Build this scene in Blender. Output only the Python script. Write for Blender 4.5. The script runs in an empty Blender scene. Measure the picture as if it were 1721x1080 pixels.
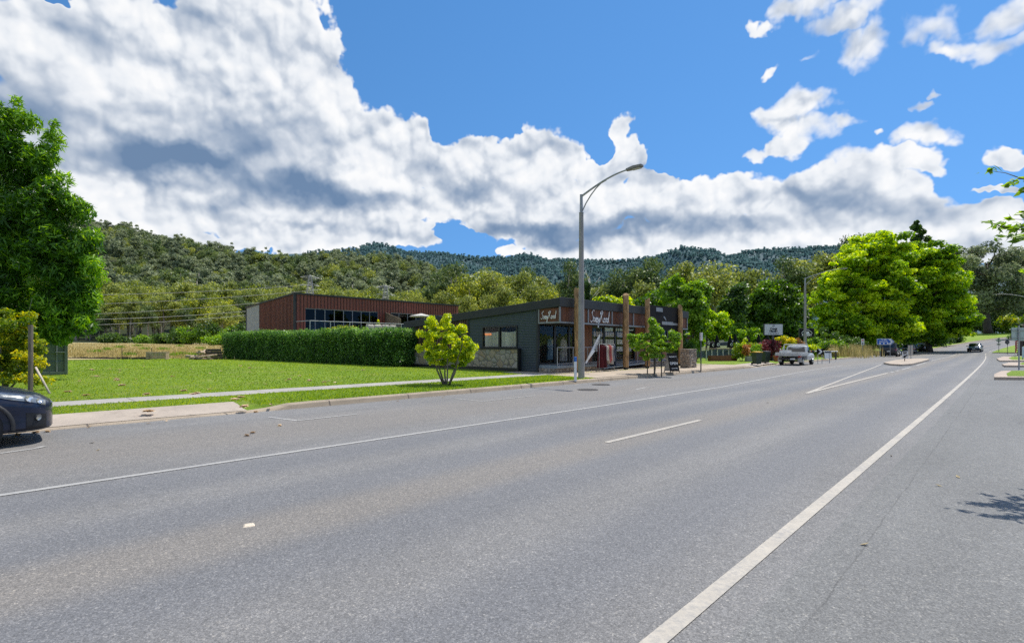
import bpy, bmesh, math, random
import numpy as np
from mathutils import Vector, Matrix, Euler
PI = math.pi
rnd = random.Random(7)
SC = bpy.context.scene
COL = SC.collection
# ---------------------------------------------------------------- camera geometry used to survey the place
F, CX, HZ, H = 850.0, 860.5, 580.0, 1.55

def X_at(u, Y): return (u - CX) / F * Y
def Z_at(v, Y): return H + (HZ - v) * Y / F

# ---------------------------------------------------------------- road alignment: s along the road, t to its left
_th0 = math.atan2(0.7124, 0.7018)
_tab = []
def _mk():
    ds = 1.0
    x = y = 0.0; th = _th0; s = 0.0
    fw = []
    while s <= 300:
        fw.append((s, x, y, th))
        k = 2.0e-4 if s < 106 else (-1 / 190.0 if s < 165 else (-1 / 90.0 if s < 235 else -1 / 400.0))
        th += k * ds; x += math.cos(th) * ds; y += math.sin(th) * ds; s += ds
    bw = [(-q, -q * math.cos(_th0), -q * math.sin(_th0), _th0) for q in range(1, 81)]
    return np.array(sorted(bw + fw))
_tab = _mk()

def R(s, t):
    i = min(max((s - _tab[0, 0]), 0), len(_tab) - 1.001)
    k = int(i); f = i - k
    a = _tab[k]; b = _tab[k + 1]
    x = a[1] * (1 - f) + b[1] * f; y = a[2] * (1 - f) + b[2] * f; th = a[3] * (1 - f) + b[3] * f
    return (x - math.sin(th) * t, y + math.cos(th) * t)

def heading(s):
    i = min(max(int(s - _tab[0, 0]), 0), len(_tab) - 1)
    return _tab[i, 3]

def st(x, y):
    x = np.asarray(x, float).ravel(); y = np.asarray(y, float).ravel()
    S = np.empty_like(x); T = np.empty_like(x)
    for c in range(0, len(x), 4000):
        xx = x[c:c + 4000]; yy = y[c:c + 4000]
        d2 = (xx[:, None] - _tab[None, :, 1]) ** 2 + (yy[:, None] - _tab[None, :, 2]) ** 2
        k = d2.argmin(1)
        th = _tab[k, 3]; dx = xx - _tab[k, 1]; dy = yy - _tab[k, 2]
        S[c:c + 4000] = _tab[k, 0] + dx * np.cos(th) + dy * np.sin(th)
        T[c:c + 4000] = -dx * np.sin(th) + dy * np.cos(th)
    return S, T

def zr(s):
    s = np.asarray(s, float)
    a = np.clip(s - 90, 0, 62)
    z = 0.00055 * a * a + np.clip(s - 152, 0, 40) * 0.068
    z = z + np.clip(s - 192, 0, 200) * 0.012
    return z

def sstep(a, b, x):
    q = np.clip((np.asarray(x, float) - a) / (b - a), 0, 1)
    return q * q * (3 - 2 * q)

_cu = [-900, -300, 0, 150, 200, 260, 330, 400, 470, 560, 640, 700, 760, 830, 900, 1000, 1200, 2600]
_cv = [352, 352, 366, 399, 405, 418, 434, 447, 456, 453, 453, 466, 484, 502, 526, 548, 560, 560]
HILL_Y = 470.0
def hill(x, y):
    yy = np.maximum(y, 1.0)
    u = CX + F * x / yy
    cv = np.interp(u, _cu, _cv)
    zc = (HZ - cv) * HILL_Y / F
    up = sstep(150, HILL_Y, y) * 0.55 + 0.45 * np.clip((y - 170) / (HILL_Y - 170), 0, 1)
    dn = 1 - 0.5 * sstep(HILL_Y + 10, 800, y)
    return np.where(y > 150, zc * up * dn, 0.0)

KERB_T = 12.45
def h(x, y):
    x = np.asarray(x, float); y = np.asarray(y, float); shp = x.shape
    S, T = st(x, y)
    xf = x.ravel(); yf = y.ravel()
    z = zr(S)
    left = np.where(T > KERB_T, 0.13 + 0.003 * (np.clip(T, KERB_T, 58) - KERB_T), 0)
    pad = np.clip(T - 58, 0, 160) * 0.018 * (S < 60)
    z = z * sstep(170, 60, T) + left + pad + hill(xf, yf)
    return z.reshape(shp)

def hs(x, y): return float(h(np.array([x]), np.array([y]))[0])

def hit(u, v):
    """the ground point seen at a surveyed bearing"""
    Ys = np.geomspace(2, 420, 1500)
    Xs = (u - CX) / F * Ys
    ray = H + (HZ - v) * Ys / F
    g = h(Xs, Ys)
    k = np.argmax(ray <= g)
    if k == 0: k = len(Ys) - 1
    return float(Xs[k]), float(Ys[k]), float(g[k])

# ---------------------------------------------------------------- object helpers
def link(o):
    COL.objects.link(o); return o

def tag(o, label=None, cat=None, group=None, kind=None):
    if label: o['label'] = label
    if cat: o['category'] = cat
    if group: o['group'] = group
    if kind: o['kind'] = kind
    return o

def empty(name, loc=(0, 0, 0), rz=0.0, label=None, cat=None, group=None):
    o = link(bpy.data.objects.new(name, None))
    o.empty_display_size = 0.3
    o.location = loc; o.rotation_euler = (0, 0, rz)
    return tag(o, label, cat, group)

def kids(o): return [c for c in o.children]

def copy_tree(o, parent=None):
    c = o.copy(); link(c)
    if parent is not None: c.parent = parent
    for ch in kids(o): copy_tree(ch, c)
    return c

class MB:
    def __init__(s): s.v = []; s.f = []; s.m = []
    def add(s, vs, fs, mi=0):
        b = len(s.v); s.v += [tuple(p) for p in vs]
        s.f += [tuple(b + i for i in f) for f in fs]; s.m += [mi] * len(fs)
        return s
    def box(s, c, d, rz=0.0, mi=0, rot=None):
        hx, hy, hz = d[0] / 2, d[1] / 2, d[2] / 2
        M = rot if rot is not None else Matrix.Rotation(rz, 3, 'Z')
        vs = [Vector(c) + M @ Vector((x, y, z)) for z in (-hz, hz) for (x, y) in ((-hx, -hy), (hx, -hy), (hx, hy), (-hx, hy))]
        return s.add(vs, [(3, 2, 1, 0), (4, 5, 6, 7), (0, 1, 5, 4), (1, 2, 6, 5), (2, 3, 7, 6), (3, 0, 4, 7)], mi)
    def bx(s, x0, x1, y0, y1, z0, z1, mi=0):
        return s.box(((x0 + x1) / 2, (y0 + y1) / 2, (z0 + z1) / 2), (abs(x1 - x0), abs(y1 - y0), abs(z1 - z0)), 0, mi)
    def quad(s, a, b, c, d, mi=0): return s.add([a, b, c, d], [(0, 1, 2, 3)], mi)
    def tube(s, pts, rads, n=8, mi=0, cap=True):
        pts = [Vector(p) for p in pts]
        if not hasattr(rads, '__len__'): rads = [rads] * len(pts)
        vs = []; fs = []
        ref = None
        for i, p in enumerate(pts):
            d = (pts[min(i + 1, len(pts) - 1)] - pts[max(i - 1, 0)]).normalized()
            if ref is None:
                ref = Vector((1, 0, 0)) if abs(d.x) < 0.9 else Vector((0, 1, 0))
            a = (ref - d * ref.dot(d))
            if a.length < 1e-5: a = d.orthogonal()
            a.normalize(); b = d.cross(a); ref = a
            for k in range(n):
                t = 2 * PI * k / n
                vs.append(p + (a * math.cos(t) + b * math.sin(t)) * rads[i])
        for i in range(len(pts) - 1):
            for k in range(n):
                fs.append((i * n + k, i * n + (k + 1) % n, (i + 1) * n + (k + 1) % n, (i + 1) * n + k))
        if cap:
            fs.append(tuple(range(n - 1, -1, -1))); fs.append(tuple((len(pts) - 1) * n + k for k in range(n)))
        return s.add(vs, fs, mi)
    def cyl(s, p0, p1, r0, r1=None, n=12, mi=0):
        return s.tube([p0, p1], [r0, r0 if r1 is None else r1], n, mi)
    def lathe(s, prof, n=20, c=(0, 0, 0), axis='z', mi=0):
        vs = []; fs = []
        for (r, z) in prof:
            for k in range(n):
                t = 2 * PI * k / n; a, b = r * math.cos(t), r * math.sin(t)
                p = (a, b, z) if axis == 'z' else ((a, z, b) if axis == 'y' else (z, a, b))
                vs.append((p[0] + c[0], p[1] + c[1], p[2] + c[2]))
        for i in range(len(prof) - 1):
            for k in range(n):
                q = (i * n + k, i * n + (k + 1) % n, (i + 1) * n + (k + 1) % n, (i + 1) * n + k)
                fs.append(q if axis != 'y' else q[::-1])
        if prof[0][0] > 1e-4: fs.append(tuple(range(n))[::-1])
        if prof[-1][0] > 1e-4: fs.append(tuple((len(prof) - 1) * n + k for k in range(n)))
        return s.add(vs, fs, mi)
    def prism(s, poly, z0, z1, mi=0):
        n = len(poly)
        ar = sum(poly[i][0] * poly[(i + 1) % n][1] - poly[(i + 1) % n][0] * poly[i][1] for i in range(n))
        if ar < 0: poly = poly[::-1]
        vs = [(x, y, z0) for x, y in poly] + [(x, y, z1) for x, y in poly]
        fs = [tuple(range(n))[::-1], tuple(range(n, 2 * n))] + [(i, (i + 1) % n, n + (i + 1) % n, n + i) for i in range(n)]
        return s.add(vs, fs, mi)
    def extr(s, poly, y0, y1, mi=0):
        """polygon given in x,z pushed along y"""
        n = len(poly)
        ar = sum(poly[i][0] * poly[(i + 1) % n][1] - poly[(i + 1) % n][0] * poly[i][1] for i in range(n))
        if ar < 0: poly = poly[::-1]
        vs = [(x, y0, z) for x, z in poly] + [(x, y1, z) for x, z in poly]
        fs = [tuple(range(n)), tuple(range(n, 2 * n))[::-1]] + [(i, n + i, n + (i + 1) % n, (i + 1) % n) for i in range(n)]
        return s.add(vs, fs, mi)
    def build(s, name, mats, parent=None, smooth=False, bevel=0.0, loc=None, rz=None, auto=None):
        me = bpy.data.meshes.new(name)
        me.from_pydata(s.v, [], s.f)
        if not isinstance(mats, (list, tuple)): mats = [mats]
        for m in mats: me.materials.append(m)
        if len(mats) > 1: me.polygons.foreach_set('material_index', s.m)
        me.update()
        if smooth:
            me.polygons.foreach_set('use_smooth', [True] * len(me.polygons))
            if auto: me.set_sharp_from_angle(angle=math.radians(auto))
        o = link(bpy.data.objects.new(name, me))
        if parent is not None: o.parent = parent
        if loc is not None: o.location = loc
        if rz is not None: o.rotation_euler = (0, 0, rz)
        if bevel > 0:
            md = o.modifiers.new('bevel', 'BEVEL'); md.width = bevel; md.segments = 2; md.limit_method = 'ANGLE'; md.angle_limit = math.radians(35)
        return o

def np_mesh(name, verts, quads, mats, tint=None, smooth=False, midx=None):
    """fast mesh from arrays: verts (n,3), quads (m,4) or (m,3)"""
    verts = np.asarray(verts, np.float32); quads = np.asarray(quads, np.int32)
    me = bpy.data.meshes.new(name)
    k = quads.shape[1]
    me.vertices.add(len(verts)); me.vertices.foreach_set('co', verts.ravel())
    me.loops.add(quads.size); me.loops.foreach_set('vertex_index', quads.ravel())
    me.polygons.add(len(quads))
    me.polygons.foreach_set('loop_start', np.arange(0, quads.size, k, dtype=np.int32))
    me.polygons.foreach_set('loop_total', np.full(len(quads), k, np.int32))
    if smooth: me.polygons.foreach_set('use_smooth', np.ones(len(quads), bool))
    for m in (mats if isinstance(mats, (list, tuple)) else [mats]): me.materials.append(m)
    if midx is not None: me.polygons.foreach_set('material_index', np.asarray(midx, np.int32))
    if tint is not None:
        a = me.attributes.new('tint', 'FLOAT', 'FACE'); a.data.foreach_set('value', np.asarray(tint, np.float32))
    me.update(calc_edges=True)
    return me

def text_mesh(txt, size, extrude=0.004, offset=0.0, align='CENTER', space=1.0):
    cu = bpy.data.curves.new('lettering', 'FONT'); cu.body = txt; cu.size = size; cu.extrude = extrude; cu.offset = offset
    cu.align_x = align; cu.align_y = 'CENTER'; cu.space_character = space
    ob = bpy.data.objects.new('lettering', cu); COL.objects.link(ob)
    dg = bpy.context.evaluated_depsgraph_get(); dg.update()
    me = bpy.data.meshes.new_from_object(ob.evaluated_get(dg))
    COL.objects.unlink(ob); bpy.data.objects.remove(ob); bpy.data.curves.remove(cu)
    return me

def text(txt, size, m, parent, loc, rot=(PI / 2, 0, 0), name='lettering', **kw):
    me = text_mesh(txt, size, **kw); me.name = name; me.materials.clear(); me.materials.append(m)
    o = link(bpy.data.objects.new(name, me)); o.parent = parent; o.location = loc; o.rotation_euler = rot
    return o

# ---------------------------------------------------------------- materials
MATS = {}
def nt_new(name):
    m = bpy.data.materials.new(name); m.use_nodes = True
    nt = m.node_tree; nt.nodes.clear()
    out = nt.nodes.new('ShaderNodeOutputMaterial')
    b = nt.nodes.new('ShaderNodeBsdfPrincipled'); nt.links.new(b.outputs[0], out.inputs[0])
    return m, nt, b, out
def N_(nt, typ, **kw):
    n = nt.nodes.new(typ)
    for k, v in kw.items(): setattr(n, k, v)
    return n
def sock(n, name, val):
    n.inputs[name].default_value = val
def mathn(nt, op, a, b=None, c=None, clamp=False):
    n = nt.nodes.new('ShaderNodeMath'); n.operation = op; n.use_clamp = clamp
    for i, q in enumerate((a, b, c)):
        if q is None: continue
        if isinstance(q, (int, float)): n.inputs[i].default_value = q
        else: nt.links.new(q, n.inputs[i])
    return n.outputs[0]
def ramp(nt, fac, stops, interp='LINEAR'):
    n = nt.nodes.new('ShaderNodeValToRGB'); n.color_ramp.interpolation = interp
    el = n.color_ramp.elements
    while len(el) < len(stops): el.new(0.5)
    for e, (p, c) in zip(el, stops):
        e.position = p; e.color = (*c, 1) if len(c) == 3 else c
    nt.links.new(fac, n.inputs[0]); return n.outputs[0]
def mixc(nt, fac, a, b, typ='MIX'):
    n = nt.nodes.new('ShaderNodeMix'); n.data_type = 'RGBA'; n.blend_type = typ
    for i, q in ((0, fac), (6, a), (7, b)):
        if isinstance(q, (int, float)): n.inputs[i].default_value = q
        elif isinstance(q, tuple): n.inputs[i].default_value = (*q, 1) if len(q) == 3 else q
        else: nt.links.new(q, n.inputs[i])
    return n.outputs[2]
def noise(nt, vec, scale, detail=4, rough=0.55, dist=0.0):
    n = nt.nodes.new('ShaderNodeTexNoise'); sock(n, 'Scale', scale); sock(n, 'Detail', detail); sock(n, 'Roughness', rough); sock(n, 'Distortion', dist)
    if vec is not None: nt.links.new(vec, n.inputs['Vector'])
    return n.outputs[0]
def coords(nt, kind='Object'):
    n = nt.nodes.new('ShaderNodeTexCoord'); return n.outputs[kind]
def pos(nt):
    n = nt.nodes.new('ShaderNodeNewGeometry'); return n.outputs['Position']
def vmap(nt, vec, scale=(1, 1, 1), rot=(0, 0, 0), loc=(0, 0, 0)):
    n = nt.nodes.new('ShaderNodeMapping'); sock(n, 'Scale', scale); sock(n, 'Rotation', rot); sock(n, 'Location', loc)
    nt.links.new(vec, n.inputs[0]); return n.outputs[0]
def bumpn(nt, hgt, strength, dist=0.02):
    n = nt.nodes.new('ShaderNodeBump'); sock(n, 'Strength', strength); sock(n, 'Distance', dist)
    nt.links.new(hgt, n.inputs['Height']); return n.outputs[0]

def pm(name, col, rough=0.6, metal=0.0, var=0.25, scale=3.0, bump=0.0, bscale=40.0, spec=0.5, coat=0.0, grime=0.0, emit=None):
    """painted / plain surface: colour broken up by two octaves of noise, roughness too"""
    if name in MATS: return MATS[name]
    m, nt, b, out = nt_new(name)
    oc = coords(nt)
    n1 = noise(nt, oc, scale, 6, 0.6); n2 = noise(nt, oc, scale * 9, 3, 0.6)
    f = mathn(nt, 'ADD', mathn(nt, 'MULTIPLY', n1, 0.7), mathn(nt, 'MULTIPLY', n2, 0.3))
    dark = tuple(c * (1 - var) for c in col); lite = tuple(min(1, c * (1 + var)) for c in col)
    c = ramp(nt, f, [(0.3, dark), (0.7, lite)])
    if grime > 0:
        g = noise(nt, vmap(nt, oc, (1, 1, 0.25)), scale * 2.2, 5, 0.7)
        c = mixc(nt, mathn(nt, 'MULTIPLY', ramp(nt, g, [(0.5, (0, 0, 0)), (0.75, (1, 1, 1))]), grime), c, (0.10, 0.085, 0.07))
    nt.links.new(c, b.inputs['Base Color'])
    nt.links.new(mathn(nt, 'ADD', mathn(nt, 'MULTIPLY', n2, 0.2), rough - 0.1, clamp=True), b.inputs['Roughness'])
    b.inputs['Metallic'].default_value = metal; b.inputs['Specular IOR Level'].default_value = spec
    if coat: b.inputs['Coat Weight'].default_value = coat; b.inputs['Coat Roughness'].default_value = 0.04
    if bump > 0: nt.links.new(bumpn(nt, noise(nt, oc, bscale, 4, 0.6), bump, 0.01), b.inputs['Normal'])
    if emit:
        b.inputs['Emission Color'].default_value = (*emit[0], 1); b.inputs['Emission Strength'].default_value = emit[1]
    MATS[name] = m; return m

LEAF_GAIN = 1.75
def leafmat(name, dark, mid, lite, transl=0.35, rough=0.45, spec=0.35):
    if name in MATS: return MATS[name]
    dark, mid, lite = [tuple(min(0.85, q * g_) for q in c) for c, g_ in ((dark, LEAF_GAIN), (mid, LEAF_GAIN), (lite, LEAF_GAIN * 0.92))]
    m, nt, b, out = nt_new(name)
    a = nt.nodes.new('ShaderNodeAttribute'); a.attribute_name = 'tint'
    oi = nt.nodes.new('ShaderNodeObjectInfo')
    f = mathn(nt, 'ADD', mathn(nt, 'MULTIPLY_ADD', mathn(nt, 'SUBTRACT', a.outputs['Fac'], 0.5), 1.25, 0.48), mathn(nt, 'MULTIPLY', mathn(nt, 'SUBTRACT', oi.outputs['Random'], 0.5), 0.35))
    c = ramp(nt, f, [(0.05, dark), (0.5, mid), (0.95, lite)])
    nt.links.new(c, b.inputs['Base Color']); b.inputs['Roughness'].default_value = rough; b.inputs['Specular IOR Level'].default_value = spec
    tr = nt.nodes.new('ShaderNodeBsdfTranslucent'); mx = nt.nodes.new('ShaderNodeMixShader'); mx.inputs[0].default_value = min(0.6, transl + 0.1)
    hsv = nt.nodes.new('ShaderNodeHueSaturation'); sock(hsv, 'Saturation', 1.15); sock(hsv, 'Value', 1.5); sock(hsv, 'Hue', 0.485); nt.links.new(c, hsv.inputs['Color'])
    nt.links.new(hsv.outputs[0], tr.inputs[0]); nt.links.new(b.outputs[0], mx.inputs[1]); nt.links.new(tr.outputs[0], mx.inputs[2]); nt.links.new(mx.outputs[0], out.inputs[0])
    MATS[name] = m; return m

def bark(name, col, col2):
    if name in MATS: return MATS[name]
    m, nt, b, out = nt_new(name)
    oc = coords(nt)
    f = noise(nt, vmap(nt, oc, (3, 3, 0.7)), 3.0, 6, 0.65, 0.6)
    nt.links.new(ramp(nt, f, [(0.35, col), (0.65, col2)]), b.inputs['Base Color']); b.inputs['Roughness'].default_value = 0.85
    nt.links.new(bumpn(nt, f, 0.7, 0.03), b.inputs['Normal'])
    MATS[name] = m; return m
# ---------------------------------------------------------------- camera, sun, sky
SC.view_settings.view_transform = 'Standard'; SC.view_settings.look = 'None'; SC.view_settings.exposure = 0; SC.view_settings.gamma = 1
cam = bpy.data.cameras.new('camera'); cam.sensor_width = 36; cam.lens = 36 * F / 1721; cam.shift_y = 40 / 1721; cam.clip_start = 0.05; cam.clip_end = 9000
camo = link(bpy.data.objects.new('camera', cam)); camo.location = (0, 0, H); camo.rotation_euler = (PI / 2, 0, 0)
SC.camera = camo
SUN_AZ = math.radians(50); SUN_EL = math.radians(65)
sd = Vector((math.sin(SUN_AZ) * math.cos(SUN_EL), math.cos(SUN_AZ) * math.cos(SUN_EL), math.sin(SUN_EL)))
sun = bpy.data.lights.new('sun', 'SUN'); sun.energy = 5.0; sun.angle = math.radians(0.53); sun.color = (1.0, 0.955, 0.88)
suno = link(bpy.data.objects.new('sun', sun)); suno.location = (40, -20, 80); suno.rotation_euler = sd.to_track_quat('Z', 'Y').to_euler()

def build_sky():
    w = bpy.data.worlds.new('World'); SC.world = w; w.use_nodes = True
    nt = w.node_tree; nt.nodes.clear(); L = nt.links.new
    out = nt.nodes.new('ShaderNodeOutputWorld')
    sky = nt.nodes.new('ShaderNodeTexSky'); sky.sky_type = 'NISHITA'; sky.sun_disc = False
    sky.sun_elevation = SUN_EL; sky.sun_rotation = SUN_AZ; sky.altitude = 300; sky.air_density = 1.0; sky.dust_density = 0.05; sky.ozone_density = 2.2
    hs_ = nt.nodes.new('ShaderNodeHueSaturation'); sock(hs_, 'Saturation', 1.24); sock(hs_, 'Value', 1.50); sock(hs_, 'Hue', 0.497); L(sky.outputs[0], hs_.inputs['Color'])
    gg = coords(nt, 'Generated')
    lift = nt.nodes.new('ShaderNodeVectorMath'); lift.operation = 'MULTIPLY_ADD'; L(gg, lift.inputs[0]); lift.inputs[1].default_value = (1, 1, 0.75); lift.inputs[2].default_value = (0, 0, 0.30)
    nrm = nt.nodes.new('ShaderNodeVectorMath'); nrm.operation = 'NORMALIZE'; L(lift.outputs[0], nrm.inputs[0]); L(nrm.outputs[0], sky.inputs['Vector'])
    bg1 = nt.nodes.new('ShaderNodeBackground'); L(hs_.outputs[0], bg1.inputs[0]); sock(bg1, 'Strength', 0.115)
    g = coords(nt, 'Generated')
    sx = nt.nodes.new('ShaderNodeSeparateXYZ'); L(g, sx.inputs[0])
    az = mathn(nt, 'ARCTAN2', sx.outputs[0], sx.outputs[1])
    hyp = mathn(nt, 'SQRT', mathn(nt, 'ADD', mathn(nt, 'MULTIPLY', sx.outputs[0], sx.outputs[0]), mathn(nt, 'MULTIPLY', sx.outputs[1], sx.outputs[1])))
    el = mathn(nt, 'ARCTAN2', sx.outputs[2], hyp)
    cmb = nt.nodes.new('ShaderNodeCombineXYZ'); L(az, cmb.inputs[0]); L(el, cmb.inputs[1])
    P = cmb.outputs[0]
    # domain warp so that the cloud outlines are never ellipses
    wn = nt.nodes.new('ShaderNodeTexNoise'); wn.noise_dimensions = '2D'; sock(wn, 'Scale', 5.0); sock(wn, 'Detail', 5); sock(wn, 'Roughness', 0.6); L(P, wn.inputs['Vector'])
    ws = nt.nodes.new('ShaderNodeVectorMath'); ws.operation = 'SUBTRACT'; L(wn.outputs['Color'], ws.inputs[0]); ws.inputs[1].default_value = (0.5, 0.5, 0.5)
    wm = nt.nodes.new('ShaderNodeVectorMath'); wm.operation = 'MULTIPLY_ADD'; L(ws.outputs[0], wm.inputs[0]); wm.inputs[1].default_value = (0.16, 0.12, 0); L(P, wm.inputs[2])
    PW = wm.outputs[0]

    def ang(u, v):
        x = (u - CX) / F; z = (HZ - v) / F
        return math.atan(x), math.atan(z / math.sqrt(1 + x * x)), x, z
    def blob_field(vec, items, k=0.25, soft=False):
        res = None
        if 'v' in last:
            cb = nt.nodes.new('ShaderNodeVectorMath'); cb.operation = 'MULTIPLY_ADD'; L(last['v'], cb.inputs[0]); cb.inputs[1].default_value = (1e-7, 1e-7, 0); L(vec, cb.inputs[2]); vec = cb.outputs[0]
        for i_, it in enumerate(items):
            if i_ and i_ % 5 == 0:      # keeps the evaluation in short runs (a shader has little stack)
                cb = nt.nodes.new('ShaderNodeVectorMath'); cb.operation = 'MULTIPLY_ADD'; L(res, cb.inputs[0]); cb.inputs[1].default_value = (1e-7, 1e-7, 0); L(vec, cb.inputs[2]); vec = cb.outputs[0]
            u, v, ru, rv = it[:4]; rot = it[4] if len(it) > 4 else 0; amp = it[5] if len(it) > 5 else 1.0
            a, e, x, z = ang(u, v)
            q = 1 + x * x
            mp = nt.nodes.new('ShaderNodeMapping'); mp.vector_type = 'TEXTURE'
            sock(mp, 'Location', (a, e, 0)); sock(mp, 'Rotation', (0, 0, math.radians(-rot)))
            sock(mp, 'Scale', (ru / F / q, rv / F / math.sqrt(q) / (1 + z * z / q), 1)); L(vec, mp.inputs[0])
            d = nt.nodes.new('ShaderNodeVectorMath'); d.operation = 'DOT_PRODUCT'; L(mp.outputs[0], d.inputs[0]); L(mp.outputs[0], d.inputs[1])
            f = mathn(nt, 'MULTIPLY_ADD', d.outputs['Value'], -0.8 * amp, 0.8 * amp) if not soft else mathn(nt, 'MULTIPLY', mathn(nt, 'EXPONENT', mathn(nt, 'MULTIPLY', d.outputs['Value'], -1.1)), 0.8 * amp)
            f = mathn(nt, 'MAXIMUM', f, -1.5)
            if res is None: res = f
            else: res = mathn(nt, 'SMOOTH_MAX', res, f, k)
        last['v'] = res
        return res
    last = {}
    clouds = [(420, 260, 150, 80), (270, 310, 130, 50), (520, 290, 110, 60), (60, 90, 190, 110), (225, 75, 150, 85), (330, 95, 230, 105), (455, 60, 80, 90), (455, 165, 130, 130), (280, 240, 330, 120), (560, 215, 120, 105), (650, 235, 95, 75), (430, 330, 190, 75),
              (110, 270, 200, 110), (700, 275, 80, 66), (770, 255, 75, 62), (915, 245, 52, 68), (840, 300, 120, 58), (610, 345, 150, 50), (770, 340, 120, 30),
              (270, 352, 190, 36), (500, 388, 190, 26), (640, 395, 110, 22), (900, 372, 120, 42), (1000, 345, 100, 55), (1035, 222, 46, 44), (1030, 262, 44, 40), (1070, 250, 40, 34), (1020, 285, 70, 40), (1090, 345, 90, 52), (1200, 350, 95, 52),
              (1250, 320, 60, 34), (1340, 345, 120, 50), (1400, 310, 45, 30), (1480, 300, 75, 42, 22), (1545, 262, 52, 24, 22), (1460, 365, 130, 46), (1600, 378, 110, 48), (1660, 345, 40, 25), (1250, 398, 220, 26), (1500, 405, 200, 30), (1010, 410, 140, 24),
              (1590, 212, 46, 22, 15, .6), (470, 408, 200, 20), (200, 380, 200, 30), (660, 405, 90, 22), (1000, 425, 130, 18), (1180, 420, 200, 22), (1450, 425, 250, 26), (880, 425, 40, 9, 0, .8), (760, 300, 60, 60), (1345, 163, 62, 34, 15), (1290, 188, 52, 36, 20), (1370, 218, 66, 26, 15, .66), (1420, 208, 45, 14, 12, .7), (1270, 258, 36, 13, 0, .8), (1330, 248, 46, 16, 12, .8),
              (1345, 8, 58, 22, -8, .62), (1400, 28, 64, 18, 0, .62), (1432, 70, 44, 30, 15, .66), (1268, 45, 22, 11, 0, .8), (1570, 28, 70, 30, 8, .62), (1655, 62, 94, 20, 12, .58), (1690, 18, 64, 26, 0, .58), (1600, 72, 40, 14, 10, .8), (1702, 245, 38, 24),
              (1150, 266, 16, 6, 0, .7), (1178, 266, 14, 6, 0, .7), (1340, 95, 26, 10, 0, .55), (1285, 108, 16, 8, 0, .55), (1660, 305, 60, 5, 4, .5), (1560, 172, 20, 6, 10, .5), (1515, 212, 14, 8, 0, .6), (1570, 155, 12, 6, 0, .5)]
    holes = [(118, -2, 34, 16), (764, 398, 42, 17), (930, 118, 150, 110), (860, 60, 260, 150, -8), (1010, 236, 26, 30, 30), (1195, 235, 90, 55), (745, 205, 40, 60, -40)]
    M = blob_field(PW, clouds)
    Hh = blob_field(PW, holes)
    # billow noise group evaluated at the point and at points nearer the sun
    def noise_group(name, det, rough, wn_, octs, feature):
        ng = bpy.data.node_groups.new(name, 'ShaderNodeTree')
        ng.interface.new_socket('Vector', in_out='INPUT', socket_type='NodeSocketVector'); ng.interface.new_socket('Value', in_out='OUTPUT', socket_type='NodeSocketFloat')
        gi = ng.nodes.new('NodeGroupInput'); go = ng.nodes.new('NodeGroupOutput')
        nn = ng.nodes.new('ShaderNodeTexNoise'); nn.noise_dimensions = '2D'; sock(nn, 'Scale', 9.0); sock(nn, 'Detail', det); sock(nn, 'Roughness', rough); ng.links.new(vmap(ng, gi.outputs[0], (1, 1.25, 1), (0, 0, 0), (3.1, 1.7, 0)), nn.inputs['Vector'])
        wq = ng.nodes.new('ShaderNodeTexNoise'); wq.noise_dimensions = '2D'; sock(wq, 'Scale', 14); sock(wq, 'Detail', 4); sock(wq, 'Roughness', 0.5); ng.links.new(gi.outputs[0], wq.inputs['Vector'])
        wv = ng.nodes.new('ShaderNodeVectorMath'); wv.operation = 'MULTIPLY_ADD'; ng.links.new(wq.outputs['Color'], wv.inputs[0]); wv.inputs[1].default_value = (0.045, 0.036, 0); ng.links.new(gi.outputs[0], wv.inputs[2])
        val = mathn(ng, 'MULTIPLY', mathn(ng, 'SUBTRACT', nn.outputs[0], 0.5), wn_)
        for sc_, wt in octs:
            vo = ng.nodes.new('ShaderNodeTexVoronoi'); vo.feature = feature; vo.voronoi_dimensions = '2D'; sock(vo, 'Scale', sc_); ng.links.new(wv.outputs[0], vo.inputs['Vector'])
            if feature == 'SMOOTH_F1': sock(vo, 'Smoothness', 0.55)
            d2 = mathn(ng, 'MULTIPLY', vo.outputs['Distance'], vo.outputs['Distance'])
            val = mathn(ng, 'ADD', val, mathn(ng, 'MULTIPLY_ADD', d2, -2.2 * wt, 0.55 * wt))
        ng.links.new(val, go.inputs[0]); return ng
    edge = noise_group('billow_edge', 6, 0.5, 1.25, ((9, 0.55), (21, 0.38), (48, 0.18), (105, 0.07)), 'F1')
    swell = noise_group('billow_swell', 4, 0.48, 1.0, ((8, 0.40), (18, 0.36), (40, 0.16), (84, 0.05)), 'SMOOTH_F1')
    def billow(ng, off):
        q = nt.nodes.new('ShaderNodeGroup'); q.node_tree = ng
        if off == (0, 0): L(P, q.inputs[0])
        else:
            ad = nt.nodes.new('ShaderNodeVectorMath'); ad.operation = 'ADD'; L(P, ad.inputs[0]); ad.inputs[1].default_value = (*off, 0); L(ad.outputs[0], q.inputs[0])
        return q.outputs[0]
    b0 = billow(edge, (0, 0)); q0 = billow(swell, (0, 0)); b1 = billow(swell, (0.006, 0.012)); b2 = billow(swell, (0.018, 0.036))
    # scattered cumulus for the rest of the dome, behind the viewer
    back = mathn(nt, 'MULTIPLY', mathn(nt, 'SUBTRACT', noise(nt, g, 2.2, 4, 0.5), 0.53), 4.0)
    away = mathn(nt, 'MULTIPLY', mathn(nt, 'SUBTRACT', mathn(nt, 'ABSOLUTE', az), 0.86), 6.0, clamp=True)
    base = nt.nodes.new('ShaderNodeMix'); base.data_type = 'FLOAT'; L(away, base.inputs[0]); L(M, base.inputs[2]); L(back, base.inputs[3])
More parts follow.
